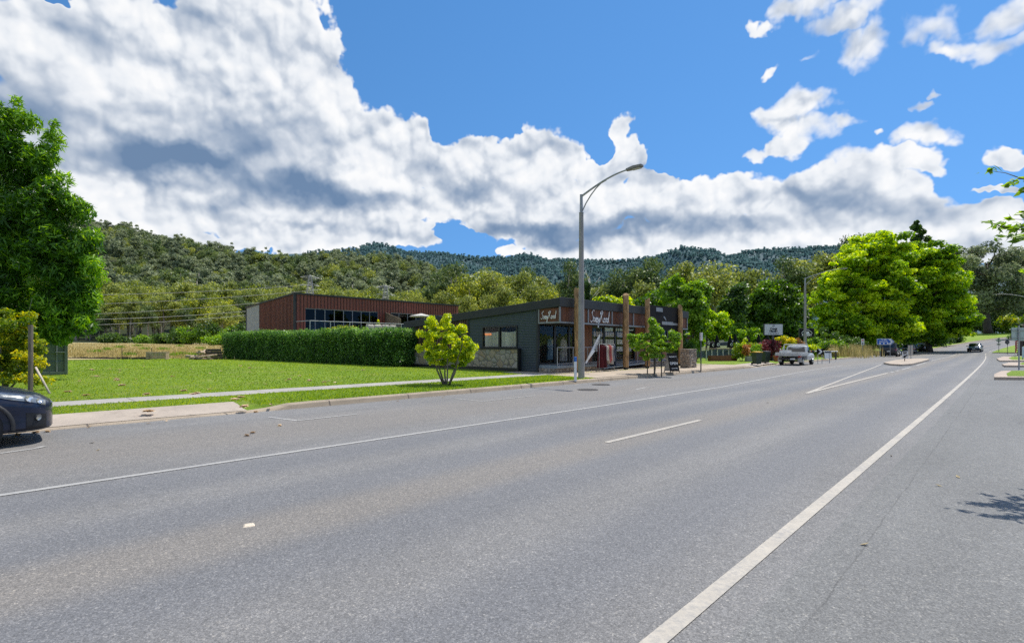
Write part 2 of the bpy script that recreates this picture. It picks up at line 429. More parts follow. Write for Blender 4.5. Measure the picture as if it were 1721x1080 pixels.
    hcut = mathn(nt, 'MULTIPLY', mathn(nt, 'MAXIMUM', mathn(nt, 'ADD', Hh, 0.35), 0.0), 1.1)
    dens = mathn(nt, 'ADD', mathn(nt, 'SUBTRACT', mathn(nt, 'MINIMUM', base.outputs[0], 1.0), hcut), mathn(nt, 'MULTIPLY', b0, mathn(nt, 'MAXIMUM', mathn(nt, 'MULTIPLY_ADD', mathn(nt, 'MAXIMUM', mathn(nt, 'SUBTRACT', base.outputs[0], 0.12), 0.0), -1.3, 0.72), 0.15)))
    cov = nt.nodes.new('ShaderNodeMapRange'); cov.interpolation_type = 'SMOOTHSTEP'; L(dens, cov.inputs[0]); sock(cov, 'From Min', -0.05); sock(cov, 'From Max', 0.24)
    soft_ = mathn(nt, 'MULTIPLY', mathn(nt, 'MULTIPLY', mathn(nt, 'SUBTRACT', az, 0.34), 5.0, clamp=True), mathn(nt, 'MULTIPLY', mathn(nt, 'SUBTRACT', el, 0.22), 7.0, clamp=True))
    L(mathn(nt, 'MULTIPLY_ADD', soft_, 0.44, 0.19), cov.inputs['From Max']); L(mathn(nt, 'MULTIPLY_ADD', soft_, -0.12, -0.05), cov.inputs['From Min'])
    # relief: brighter where the vapour thins towards the sun
    r3 = mathn(nt, 'SUBTRACT', b0, billow(edge, (0.0035, 0.007))); r1 = mathn(nt, 'SUBTRACT', q0, b1); r2 = mathn(nt, 'SUBTRACT', q0, b2)
    darks = [(290, 268, 175, 38, 0, 1.25), (190, 255, 120, 40, 0, .8), (520, 325, 110, 36, 5, 1.15), (430, 315, 120, 44, 0, .9), (600, 345, 120, 26, 0, .9), (400, 225, 190, 60, 0, .8), (190, 90, 130, 52, 0, .62), (150, 75, 24, 20, 0, .5),
             (440, 110, 80, 60, 0, .4), (790, 322, 85, 30, 0, .85), (900, 392, 120, 22, 0, 1.0), (1020, 385, 130, 26, 0, .85), (500, 230, 130, 90, 0, .55), (60, 190, 160, 80, 0, .7), (1330, 195, 66, 12, 16, .5), (1420, 345, 85, 40, 20, .8), (1500, 372, 70, 30, 0, .6), (1250, 396, 150, 24, 0, .7),
             (880, 335, 60, 30, 0, .5), (1110, 390, 90, 20, 0, .75), (1600, 405, 110, 22, 0, .5), (330, 355, 120, 18, 0, .45), (520, 392, 130, 14, 0, .6), (740, 235, 50, 40, 0, .35), (1180, 330, 50, 16, 0, .3)]
    Dk = blob_field(PW, darks, 0.3, True)
    calm = mathn(nt, 'MULTIPLY_ADD', Dk, -0.85, 1.0); calm = mathn(nt, 'MAXIMUM', calm, 0.22)
    rel = mathn(nt, 'MULTIPLY', mathn(nt, 'MULTIPLY_ADD', r3, 0.15, mathn(nt, 'ADD', mathn(nt, 'MULTIPLY', r1, 0.60), mathn(nt, 'MULTIPLY', r2, 0.16))), calm)
    dk = mathn(nt, 'MULTIPLY', mathn(nt, 'ADD', mathn(nt, 'MULTIPLY', q0, -0.16), Dk), 1.12)
    rim = nt.nodes.new('ShaderNodeMapRange'); L(dens, rim.inputs[0]); sock(rim, 'From Min', 0.10); sock(rim, 'From Max', 0.45); sock(rim, 'To Min', 0.10); sock(rim, 'To Max', 0.0)
    lit = mathn(nt, 'ADD', mathn(nt, 'SUBTRACT', mathn(nt, 'ADD', rel, 0.91), dk), rim.outputs[0], clamp=True)
    cc = ramp(nt, lit, [(0.0, (0.16, 0.25, 0.40)), (0.25, (0.30, 0.385, 0.52)), (0.5, (0.56, 0.62, 0.71)), (0.72, (0.86, 0.89, 0.93)), (0.9, (1.0, 1.0, 1.0))])
    bg2 = nt.nodes.new('ShaderNodeBackground'); L(cc, bg2.inputs[0]); sock(bg2, 'Strength', 1.0)
    up = mathn(nt, 'MULTIPLY', mathn(nt, 'ADD', el, 0.03), 30.0, clamp=True)
    mx = nt.nodes.new('ShaderNodeMixShader'); L(mathn(nt, 'MULTIPLY', mathn(nt, 'MULTIPLY', cov.outputs[0], 0.97), up), mx.inputs[0]); L(bg1.outputs[0], mx.inputs[1]); L(bg2.outputs[0], mx.inputs[2])
    L(mx.outputs[0], out.inputs[0])
    w.cycles.sampling_method = 'MANUAL'; w.cycles.sample_map_resolution = 512
build_sky()
SC.cycles.use_denoising = False
SC.cycles.max_bounces = 6; SC.cycles.diffuse_bounces = 3; SC.cycles.transparent_max_bounces = 8
SC.cycles.caustics_reflective = False; SC.cycles.caustics_refractive = False
# ---------------------------------------------------------------- ground materials
def uvn(nt):
    n = nt.nodes.new('ShaderNodeUVMap'); n.uv_map = 'st'
    sp = nt.nodes.new('ShaderNodeSeparateXYZ'); nt.links.new(n.outputs[0], sp.inputs[0]); return n.outputs[0], sp.outputs[0], sp.outputs[1]

def band(nt, t, c, w, soft):
    d = mathn(nt, 'ABSOLUTE', mathn(nt, 'SUBTRACT', t, c))
    m = nt.nodes.new('ShaderNodeMapRange'); m.interpolation_type = 'SMOOTHSTEP'; nt.links.new(d, m.inputs[0])
    sock(m, 'From Min', w); sock(m, 'From Max', w + soft); sock(m, 'To Min', 1.0); sock(m, 'To Max', 0.0); return m.outputs[0]

def asphalt(name, base, park=False):
    m, nt, b, out = nt_new(name)
    p = pos(nt); uv, S, T = uvn(nt)
    vo = nt.nodes.new('ShaderNodeTexVoronoi'); sock(vo, 'Scale', 130.0); nt.links.new(p, vo.inputs['Vector'])
    sp = nt.nodes.new('ShaderNodeSeparateColor'); nt.links.new(vo.outputs['Color'], sp.inputs[0])
    stones = ramp(nt, sp.outputs[0], [(0.0, (0.66, 0.66, 0.66)), (0.35, (0.86, 0.86, 0.86)), (0.72, (1.0, 1.0, 1.0)), (0.93, (1.14, 1.13, 1.12)), (1.0, (1.5, 1.47, 1.42))])
    pit = ramp(nt, vo.outputs['Distance'], [(0.25, (1, 1, 1)), (0.8, (0.74, 0.74, 0.74))])
    agg = mixc(nt, 1.0, stones, pit, 'MULTIPLY')
    vo2 = nt.nodes.new('ShaderNodeTexVoronoi'); sock(vo2, 'Scale', 70.0); nt.links.new(p, vo2.inputs['Vector'])
    sp2 = nt.nodes.new('ShaderNodeSeparateColor'); nt.links.new(vo2.outputs['Color'], sp2.inputs[0])
    agg = mixc(nt, 1.0, agg, ramp(nt, sp2.outputs[1], [(0.0, (0.82, 0.82, 0.82)), (0.9, (1.06, 1.06, 1.06)), (0.97, (1.35, 1.32, 1.26))]), 'MULTIPLY')
    big = noise(nt, p, 0.22, 4, 0.6); mid = noise(nt, vmap(nt, uv, (0.16, 1.1, 1)), 1.0, 6, 0.65); fine = noise(nt, p, 5.0, 6, 0.7)
    var = mathn(nt, 'ADD', mathn(nt, 'ADD', mathn(nt, 'MULTIPLY', big, 0.40), mathn(nt, 'MULTIPLY', mid, 0.55)), mathn(nt, 'MULTIPLY', fine, 0.32))
    tone = ramp(nt, var, [(0.35, tuple(c * 0.72 for c in base)), (0.62, base), (0.9, tuple(c * 1.28 for c in base))])
    if not park:
        wig = mathn(nt, 'ADD', T, mathn(nt, 'MULTIPLY', mathn(nt, 'SUBTRACT', noise(nt, vmap(nt, uv, (0.05, 0.3, 1)), 1.0, 2), 0.5), 0.8))
        tr = None
        for c in (2.15, 3.75, 5.35, 6.85):
            q = band(nt, wig, c, 0.12, 0.62); tr = q if tr is None else mathn(nt, 'MAXIMUM', tr, q)
        tone = mixc(nt, mathn(nt, 'MULTIPLY', tr, 0.62), tone, tuple(c * 0.80 for c in (base[0] * 0.95, base[1], base[2] * 1.10)))
        oil = mathn(nt, 'MAXIMUM', band(nt, wig, 4.55, 0.15, 0.55), band(nt, wig, 9.6, 0.4, 1.6))
        tone = mixc(nt, mathn(nt, 'MULTIPLY', oil, 0.55), tone, (0.265, 0.236, 0.203))
    else:
        vo3 = nt.nodes.new('ShaderNodeTexVoronoi'); vo3.feature = 'DISTANCE_TO_EDGE'; sock(vo3, 'Scale', 0.42)
        wv = nt.nodes.new('ShaderNodeTexNoise'); sock(wv, 'Scale', 2.5); sock(wv, 'Detail', 6); nt.links.new(p, wv.inputs['Vector'])
        ad = nt.nodes.new('ShaderNodeVectorMath'); ad.operation = 'MULTIPLY_ADD'; nt.links.new(wv.outputs['Color'], ad.inputs[0]); ad.inputs[1].default_value = (0.5, 0.5, 0); nt.links.new(p, ad.inputs[2])
        nt.links.new(ad.outputs[0], vo3.inputs['Vector'])
        crk = ramp(nt, vo3.outputs['Distance'], [(0.0, (1, 1, 1)), (0.006, (0, 0, 0))])
        gate = ramp(nt, noise(nt, p, 0.35, 3), [(0.52, (0, 0, 0)), (0.62, (1, 1, 1))])
        tone = mixc(nt, mathn(nt, 'MULTIPLY', mathn(nt, 'MULTIPLY', crk, gate), 0.55), tone, (0.03, 0.03, 0.03))
        seam = mathn(nt, 'ADD', T, mathn(nt, 'MULTIPLY', mathn(nt, 'SUBTRACT', noise(nt, vmap(nt, uv, (0.8, 0, 1)), 1.0, 5, 0.7), 0.5), 0.10))
        sg = ramp(nt, noise(nt, vmap(nt, uv, (0.6, 0, 1)), 1.3, 4), [(0.35, (0, 0, 0)), (0.5, (1, 1, 1))])
        tone = mixc(nt, mathn(nt, 'MULTIPLY', mathn(nt, 'MULTIPLY', band(nt, seam, 0.80, 0.001, 0.010), sg), 0.32), tone, (0.03, 0.028, 0.026))
    c = mixc(nt, 1.0, tone, agg, 'MULTIPLY')
    nt.links.new(c, b.inputs['Base Color'])
    nt.links.new(mathn(nt, 'MULTIPLY_ADD', sp.outputs[1], 0.2, 0.66), b.inputs['Roughness']); b.inputs['Specular IOR Level'].default_value = 0.35
    hgt = mathn(nt, 'ADD', mathn(nt, 'MULTIPLY', vo.outputs['Distance'], -0.8), mathn(nt, 'MULTIPLY', sp.outputs[0], 0.5))
    nt.links.new(bumpn(nt, hgt, 0.4, 0.004), b.inputs['Normal'])
    return m

def grassmat(name, a, b_, c, dry=(0.20, 0.17, 0.07), dryamt=0.5, fine=55.0):
    m, nt, b, out = nt_new(name)
    p = pos(nt)
    n1 = noise(nt, p, 0.16, 4, 0.6); n2 = noise(nt, p, 1.6, 6, 0.7); n3 = noise(nt, vmap(nt, p, (1, 1, 1)), fine, 3, 0.8)
    f = mathn(nt, 'ADD', mathn(nt, 'ADD', mathn(nt, 'MULTIPLY', n1, 0.35), mathn(nt, 'MULTIPLY', n2, 0.35)), mathn(nt, 'MULTIPLY', n3, 0.42))
    col = ramp(nt, f, [(0.32, a), (0.55, b_), (0.78, c)])
    d = ramp(nt, noise(nt, p, 0.55, 6, 0.72), [(0.50, (0, 0, 0)), (0.72, (1, 1, 1))])
    col = mixc(nt, mathn(nt, 'MULTIPLY', d, dryamt), col, dry)
    nt.links.new(col, b.inputs['Base Color']); b.inputs['Roughness'].default_value = 0.75; b.inputs['Specular IOR Level'].default_value = 0.2
    nt.links.new(bumpn(nt, mathn(nt, 'ADD', n3, n2), 0.9, 0.05), b.inputs['Normal'])
    return m

def concrete(name, base, joint=0.0, stain=0.5):
    m, nt, b, out = nt_new(name)
    p = pos(nt); uv, S, T = uvn(nt)
    f = mathn(nt, 'ADD', mathn(nt, 'MULTIPLY', noise(nt, p, 0.7, 6, 0.65), 0.6), mathn(nt, 'MULTIPLY', noise(nt, p, 30, 4, 0.7), 0.4))
    c = ramp(nt, f, [(0.3, tuple(x * 0.70 for x in base)), (0.55, base), (0.75, tuple(min(1, x * 1.15) for x in base))])
    g = ramp(nt, noise(nt, p, 2.4, 7, 0.75), [(0.52, (0, 0, 0)), (0.72, (1, 1, 1))])
    c = mixc(nt, mathn(nt, 'MULTIPLY', g, stain), c, (0.13, 0.10, 0.075))
    if joint:
        fr = mathn(nt, 'ABSOLUTE', mathn(nt, 'SUBTRACT', mathn(nt, 'FRACT', mathn(nt, 'DIVIDE', S, joint)), 0.5))
        c = mixc(nt, ramp(nt, fr, [(0.0, (1, 1, 1)), (0.012, (0, 0, 0))]), c, (0.06, 0.05, 0.045))
    nt.links.new(c, b.inputs['Base Color']); b.inputs['Roughness'].default_value = 0.85
    nt.links.new(bumpn(nt, f, 0.35, 0.01), b.inputs['Normal'])
    return m

def paint(name, col, wear=0.45, under=(0.23, 0.225, 0.22)):
    m, nt, b, out = nt_new(name)
    p = pos(nt)
    w = mathn(nt, 'ADD', mathn(nt, 'MULTIPLY', noise(nt, p, 22, 6, 0.75), 0.6), mathn(nt, 'MULTIPLY', noise(nt, p, 1.5, 4, 0.6), 0.4))
    k = ramp(nt, w, [(0.62 - wear * 0.3, (0, 0, 0)), (0.72 - wear * 0.12, (1, 1, 1))])
    c = ramp(nt, noise(nt, p, 6, 6, 0.7), [(0.3, tuple(x * 0.78 for x in col)), (0.7, col)])
    nt.links.new(mixc(nt, mathn(nt, 'MULTIPLY', k, 0.85), c, under), b.inputs['Base Color']); b.inputs['Roughness'].default_value = 0.7
    nt.links.new(bumpn(nt, noise(nt, p, 90, 3), 0.4, 0.004), b.inputs['Normal'])
    return m

A_BASE = (0.238, 0.231, 0.224)
M_road = asphalt('asphalt', A_BASE); M_park = asphalt('asphalt_parking', (0.212, 0.210, 0.203), True)
M_lawn = grassmat('lawn_grass', (0.085, 0.155, 0.010), (0.172, 0.276, 0.016), (0.285, 0.385, 0.034), (0.35, 0.32, 0.11), 0.6)
M_pad = grassmat('paddock_grass', (0.26, 0.22, 0.09), (0.42, 0.34, 0.16), (0.54, 0.45, 0.23), (0.28, 0.27, 0.09), 0.6, 12.0)
M_ground = grassmat('rough_grass', (0.045, 0.07, 0.015), (0.09, 0.12, 0.03), (0.16, 0.17, 0.06), (0.18, 0.14, 0.07), 0.6, 8.0)
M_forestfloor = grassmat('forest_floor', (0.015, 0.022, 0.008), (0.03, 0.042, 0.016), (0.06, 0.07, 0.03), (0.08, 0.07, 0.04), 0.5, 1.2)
M_kerb = concrete('kerb_concrete', (0.36, 0.29, 0.21), 2.4, 0.65)
M_path = concrete('path_concrete', (0.38, 0.355, 0.315), 1.6, 0.25)
M_pave = concrete('pavement_concrete', (0.44, 0.36, 0.27), 3.0, 0.4)
M_apron = concrete('apron_concrete', (0.43, 0.36, 0.29), 0, 0.45)
M_line = paint('line_paint', (0.50, 0.450, 0.375), 0.50); M_worn = paint('worn_paint', (0.44, 0.425, 0.395), 0.55, (0.26, 0.255, 0.25))

# ---------------------------------------------------------------- sheets laid out along the road
def sheet(name, ss, ts, zf, mat_, kind='structure', tfun=None):
    v = []; uv = []
    for s in ss:
        for t in ts:
            tt = tfun(s, t) if tfun else t
            x, y = R(s, tt); v.append((x, y, zf(s, tt))); uv.append((s, tt))
    nt_ = len(ts); f = []
    for i in range(len(ss) - 1):
        for j in range(nt_ - 1):
            a = i * nt_ + j; f.append((a, a + nt_, a + nt_ + 1, a + 1)[::1])
    me = bpy.data.meshes.new(name); me.from_pydata(v, [], f); me.materials.append(mat_)
    u = me.uv_layers.new(name='st')
    u.data.foreach_set('uv', [q for l in me.loops for q in uv[l.vertex_index]])
    me.polygons.foreach_set('use_smooth', [True] * len(me.polygons))
    me.update()
    if me.polygons[0].normal.z < 0: me.flip_normals()
    o = link(bpy.data.objects.new(name, me)); o['kind'] = kind
    return o

def fr(a, b, d):
    n = max(1, int(round((b - a) / d))); return [a + (b - a) * i / n for i in range(n + 1)]
zroad = lambda s, t: float(zr(s))
sheet('parking_area', fr(-60, 118, 2.0), [-34, -26, -18, -12, -8, -4, -2, 0, 1.05], zroad, M_park)

def hk(s):      # kerb height: dropped at the two driveways
    z = 0.125
    for a, b in ((-3.5, 4.3), (37.2, 44.0)):
        z = min(z, 0.125 - 0.11 * float(sstep(a - 0.9, a + 0.2, s) * (1 - sstep(b - 0.2, b + 0.9, s))))
    return z
def kw(s):     # kerb line offset: a wider bay at the parked cars, narrower towards the crest
    return 0.5 * float(sstep(36, 42, s)) + 1.5 * float(sstep(78, 88, s)) - 4.0 * float(sstep(103, 120, s))
def kerb(name, ss, t0, side, hf, width=0.30, m=None):
    v = []; f = []; uv = []
    for s in ss:
        z0 = float(zr(s)); q = hf(s)
        for dt, z in ((0, z0 - 0.02), (0.05, z0 + q - 0.02), (0.08, z0 + q), (width, z0 + q + 0.006), (width + 0.005, z0 - 0.05)):
            x, y = R(s, t0 + kw(s) + side * dt); v.append((x, y, z)); uv.append((s, dt))
    n = 5
    for i in range(len(ss) - 1):
        for j in range(n - 1):
            a = i * n + j; q = (a, a + n, a + n + 1, a + 1); f.append(q if side > 0 else q[::-1])
    me = bpy.data.meshes.new(name); me.from_pydata(v, [], f); me.materials.append(m or M_kerb)
    u = me.uv_layers.new(name='st'); u.data.foreach_set('uv', [q for l in me.loops for q in uv[l.vertex_index]])
    me.update(); o = link(bpy.data.objects.new(name, me)); o['kind'] = 'structure'; return o
sheet('road', fr(-60, 290, 2.0), [1.05, 3, 5, 7, 9, 11, KERB_T], zroad, M_road, tfun=lambda s, t: t + (kw(s) + 0.03) * max(0, (t - 5) / (KERB_T - 5)))
kerb('kerb', fr(-60, 200, 0.5), KERB_T, 1, hk)
zl = lambda s, t: float(zr(s)) + 0.135 + 0.003 * max(0, min(t, 58) - KERB_T)
zp = lambda s, t: float(zr(s)) + hk(s) + 0.004 + (0.137 - hk(s)) * float(sstep(0.3, 1.3, t - KERB_T)) + 0.003 * (t - KERB_T)
KT = KERB_T + 0.30
sheet('verge', fr(-60, 18.2, 0.6), [KT, 13.2, 13.8, 14.5, 15.5], lambda s, t: zp(s, t) - 0.004, M_lawn)
sheet('footpath', fr(-60, 18.6, 1.0), [15.5, 16.75], lambda s, t: zl(s, t) + 0.01, M_path)
sheet('lawn', fr(-90, 60, 3.0), [16.75, 18, 20, 23, 27, 32, 38, 46, 58], lambda s, t: zl(s, t) - 0.004, M_lawn)
sheet('driveway', fr(-3.6, 4.1, 0.35), [KT, 13.0, 13.4, 13.75], lambda s, t: zp(s, t) + 0.010, M_apron)
sheet('pavement', fr(18.2, 37.2, 0.95), [KT, 14, 15.5, 17, 18.6], lambda s, t: zl(s, t) + 0.008, M_pave)
sheet('verge', fr(37.2, 200, 1.5), [KT, 14, 16, 19, 24, 32], lambda s, t: float(hs(*R(s, t))) + 0.02 if t - kw(s) > KT + 0.2 else zp(s, KT) - 0.004, M_lawn, tfun=lambda s, t: t + kw(s) * (32 - t) / (32 - KT))
sheet('driveway', fr(37.2, 44.0, 0.5), [KT, 13.2, 13.9], lambda s, t: zp(s, t) + 0.012, M_apron, tfun=lambda s, t: t + kw(s))
sheet('footpath', fr(37.2, 64, 1.0), [0, 1.15], lambda s, t: zl(s, t) + 0.012, M_path, tfun=lambda s, t: 15.2 + t - 0.6 * float(sstep(40, 46, s)))
def padz(s, t):
    x, y = R(s, t); return hs(x, y) + 0.03
sheet('paddock', fr(-78, 60, 6.0), [58, 62, 68, 76, 86, 98, 112, 128, 146, 165, 190], padz, M_pad)

# ---------------------------------------------------------------- open ground and hills (polar sheets round the viewpoint)
def polar(name, ths, rs, zf, m, kind='structure'):
    th, rr = np.meshgrid(np.radians(ths), rs, indexing='ij')
    x = np.sin(th) * rr; y = np.cos(th) * rr
    z = zf(x, y)
    v = np.stack([x.ravel(), y.ravel(), z.ravel()], 1)
    n = len(rs); i, j = np.meshgrid(np.arange(len(ths) - 1), np.arange(n - 1), indexing='ij')
    a = (i * n + j).ravel(); q = np.stack([a, a + 1, a + n + 1, a + n], 1)
    me = np_mesh(name, v, q, m, smooth=True)
    if me.polygons[0].normal.z < 0: me.flip_normals()
    o = link(bpy.data.objects.new(name, me)); o['kind'] = kind; return o
ths = list(np.arange(-180, 180.1, 2.0))
polar('ground', ths, np.concatenate([[0.01], np.geomspace(6, 160, 60), np.geomspace(175, 6000, 30)]), lambda x, y: h(x, y) - 0.24, M_ground)
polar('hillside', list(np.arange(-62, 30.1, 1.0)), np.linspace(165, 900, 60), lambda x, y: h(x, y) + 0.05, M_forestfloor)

_mu = [-1500, 0, 300, 560, 585, 618, 640, 720, 800, 870, 950, 1000, 1060, 1110, 1150, 1200, 1222, 1234, 1260, 1330, 1400, 1480, 1560, 1700, 2200, 3200]
_mv = [470, 450, 430, 424, 421, 417, 421, 428, 433, 437, 441, 441, 439, 431, 423, 428, 435, 431, 423, 419, 419, 429, 440, 448, 442, 442]
MY = 2100.0
def mount(x, y):
    yy = np.maximum(y, 1); u = CX + F * x / yy
    zc = (HZ - np.interp(u, _mu, _mv)) * MY / F
    k = np.clip((y - 900) / (MY - 900), 0, 1)
    spur = 1 + 0.14 * np.sin(x / 95.0 + np.sin(y / 210.0) * 1.3) * np.sin(np.pi * np.clip(k, 0, 1)) + 0.10 * np.sin(x / 41.0 + 1.7 + y / 160.0) * np.sin(np.pi * k)
    z = zc * (k ** 0.9) * spur
    return np.where(y > MY, zc * (1 - 0.4 * (y - MY) / 600), z)
M_mount = grassmat('mountain_forest', (0.036, 0.076, 0.088), (0.046, 0.092, 0.104), (0.058, 0.110, 0.118), (0.05, 0.10, 0.11), 0.3, 0.05)  # blue-green of the distant haze mixed into the ground colour
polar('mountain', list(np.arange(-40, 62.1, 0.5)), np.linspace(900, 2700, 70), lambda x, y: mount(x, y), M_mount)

# ---------------------------------------------------------------- painted markings
def strip(name, pts, w, m=None, dz=0.006):
    """painted band along surveyed road points (s, t)"""
    v = []; f = []
    P = [Vector((*R(s, t), float(zr(s)) + dz)) for s, t in pts]
    for i, p in enumerate(P):
        d = (P[min(i + 1, len(P) - 1)] - P[max(i - 1, 0)]); n = Vector((-d.y, d.x, 0)).normalized() * (w / 2)
        v += [p + n, p - n]
    for i in range(len(P) - 1): f.append((2 * i + 1, 2 * i + 3, 2 * i + 2, 2 * i))
    mb = MB(); mb.add(v, f); o = mb.build(name, m or M_line); o['kind'] = 'structure'; return o
def dense(pts, d=1.0):
    out = []
    for (a, b) in zip(pts[:-1], pts[1:]):
        n = max(1, int(math.hypot(b[0] - a[0], b[1] - a[1]) / d))
        out += [(a[0] + (b[0] - a[0]) * i / n, a[1] + (b[1] - a[1]) * i / n) for i in range(n)]
    return out + [pts[-1]]
def px_st(u, v):
    x, y, z = hit(u, v); S, T = st([x], [y]); return float(S[0]), float(T[0])
strip('edge_line', dense([(-6, 1.32), (60, 1.34), (84, 1.40), (99, 1.52)]), 0.105)
strip('edge_line', dense([(104, 1.55), (110, 1.6)]), 0.105)
strip('edge_line', dense([(117, 1.6), (185, 1.7)]), 0.10)
strip('lane_line', dense([(-9, 7.44), (11, 7.42), (19, 7.60), (27, 8.15), (36, 8.7), (46, 9.0)]), 0.10, M_worn)
strip('lane_line', [(6.8, 4.58), (8.5, 4.57), (10.2, 4.56)], 0.105)
T0 = px_st(1355, 661)
strip('lane_line', dense([T0, px_st(1415, 638), px_st(1482, 612)]), 0.10)
strip('lane_line', dense([T0, px_st(1440, 640), px_st(1492, 627)]), 0.13, None, 0.0095)
for a, b in (((1497, 626), (1502, 624.6)), ((1506, 623.6), (1511, 622.4)), ((1516, 621), (1531, 616.8)), ((1540, 614), (1556, 609))):
    strip('lane_line', [px_st(*a), px_st(*b)], 0.12, M_worn)
strip('centre_line', dense([px_st(1565, 606), px_st(1608, 594.5)]), 0.12)
for a, b, c in (((450, 701), (500, 707), (600, 696)), ((765, 670), (812, 674.5), (900, 665)), ((1068, 655), (1085, 651), (1100, 650)), ((0, 762), (60, 754), (75, 750))):
    strip('bay_line', [px_st(*a), px_st(*b)], 0.08, M_worn); strip('bay_line', [px_st(*b), px_st(*c)], 0.08, M_worn, 0.0075)
# ---------------------------------------------------------------- foliage
def leaf_arrays(rs, clumps, n, ln, wd, up=0.5, droop=0.0, shell=0.62, fill=0.18, tv=0.22, spread=1.05, flat=1.0):
    """n leaves spread through ellipsoid clumps [(centre, radii, tint)] -> verts, quads, tint"""
    C = np.array([c[0] for c in clumps], float); Rr = np.array([c[1] for c in clumps], float); Tt = np.array([c[2] for c in clumps], float)
    w = (Rr[:, 0] * Rr[:, 1] + Rr[:, 0] * Rr[:, 2] + Rr[:, 1] * Rr[:, 2]); w = w / w.sum()
    k = rs.choice(len(clumps), n, p=w)
    d = rs.normal(size=(n, 3)); d /= np.linalg.norm(d, axis=1)[:, None]
    rad = shell + (1.08 - shell) * rs.random(n)
    inn = rs.random(n) < fill; rad[inn] = rs.random(inn.sum()) ** 0.5 * shell
    p = C[k] + d * Rr[k] * rad[:, None]
    nn = d * 0.75 + rs.normal(size=(n, 3)) * spread * 0.7; nn[:, 2] += up; nn[:, 2] *= flat
    nn /= np.linalg.norm(nn, axis=1)[:, None]
    a = rs.normal(size=(n, 3)); a[:, 2] -= droop; a -= nn * (a * nn).sum(1)[:, None]; a /= np.linalg.norm(a, axis=1)[:, None] + 1e-9
    b = np.cross(nn, a)
    sz = (0.65 + 0.7 * rs.random(n))[:, None]
    L = a * ln * 0.5 * sz; W = b * wd * 0.5 * sz
    v = np.stack([p - L, p - L * 0.1 + W + nn * wd * 0.12, p + L, p - L * 0.1 - W + nn * wd * 0.12], 1).reshape(-1, 3)
    q = np.arange(4 * n).reshape(n, 4)
    t = Tt[k] + rs.normal(size=n) * tv
    return v, q, np.clip(t, 0, 1)

def crown_obj(name, parent, arrs, m):
    if not isinstance(arrs, list): arrs = [arrs]
    vs = []; qs = []; ts = []; o = 0
    for v, q, t in arrs: vs.append(v); qs.append(q + o); ts.append(t); o += len(v)
    me = np_mesh(name, np.concatenate(vs), np.concatenate(qs), m, np.concatenate(ts))
    ob = link(bpy.data.objects.new(name, me))
    if parent is not None: ob.parent = parent
    return ob

def clump_cloud(rs, blobs, n, r0, r1, tint=(0.35, 0.65), flat=0.75, surf=0.72):
    """clump centres placed near the surface of big blobs [(centre, radii)]"""
    out = []
    w = np.array([b[1][0] * b[1][1] + b[1][0] * b[1][2] + b[1][1] * b[1][2] for b in blobs]); w = w / w.sum()
    for i in range(n):
        c, r = blobs[rs.choice(len(blobs), p=w)]
        d = rs.normal(size=3); d /= np.linalg.norm(d)
        f = surf + (1 - surf) * rs.random() if rs.random() < 0.8 else rs.random() * surf
        p = np.array(c) + d * np.array(r) * f
        q = r0 + (r1 - r0) * rs.random()
        out.append((p, (q, q, q * flat), tint[0] + (tint[1] - tint[0]) * rs.random()))
    return out

def limbs(mb, rs, base, top, r0, clumps, n=8, bend=0.4, mi=0, fork=0.45, thin=0.35):
    """tapered trunk with boughs running out to some of the clumps"""
    base = Vector(base); top = Vector(top)
    pts = [base.lerp(top, f) + Vector((rs.normal() * bend * 0.12, rs.normal() * bend * 0.12, 0)) * (1 if 0 < f < 1 else 0) for f in (0, 0.08, 0.3, 0.55, 0.8, 1)]
    rad = [r0 * 1.35, r0, r0 * 0.86, r0 * 0.68, r0 * 0.48, r0 * thin * 0.7]
    mb.tube(pts, rad, 8, mi)
    idx = rs.permutation(len(clumps))[:n]
    for k in idx:
        c = Vector(clumps[k][0])
        f = fork + (0.95 - fork) * rs.random()
        j = min(int(f * 5), 4); s0 = base.lerp(top, f)
        if c.z < s0.z: s0 = base.lerp(top, fork * 0.9)
        m1 = s0.lerp(c, 0.45) + Vector((rs.normal() * 0.1, rs.normal() * 0.1, 0.12)) * (c - s0).length
        rr = r0 * (0.42 - 0.2 * f)
        mb.tube([s0, m1, c], [rr, rr * 0.65, rr * 0.25], 6, mi)

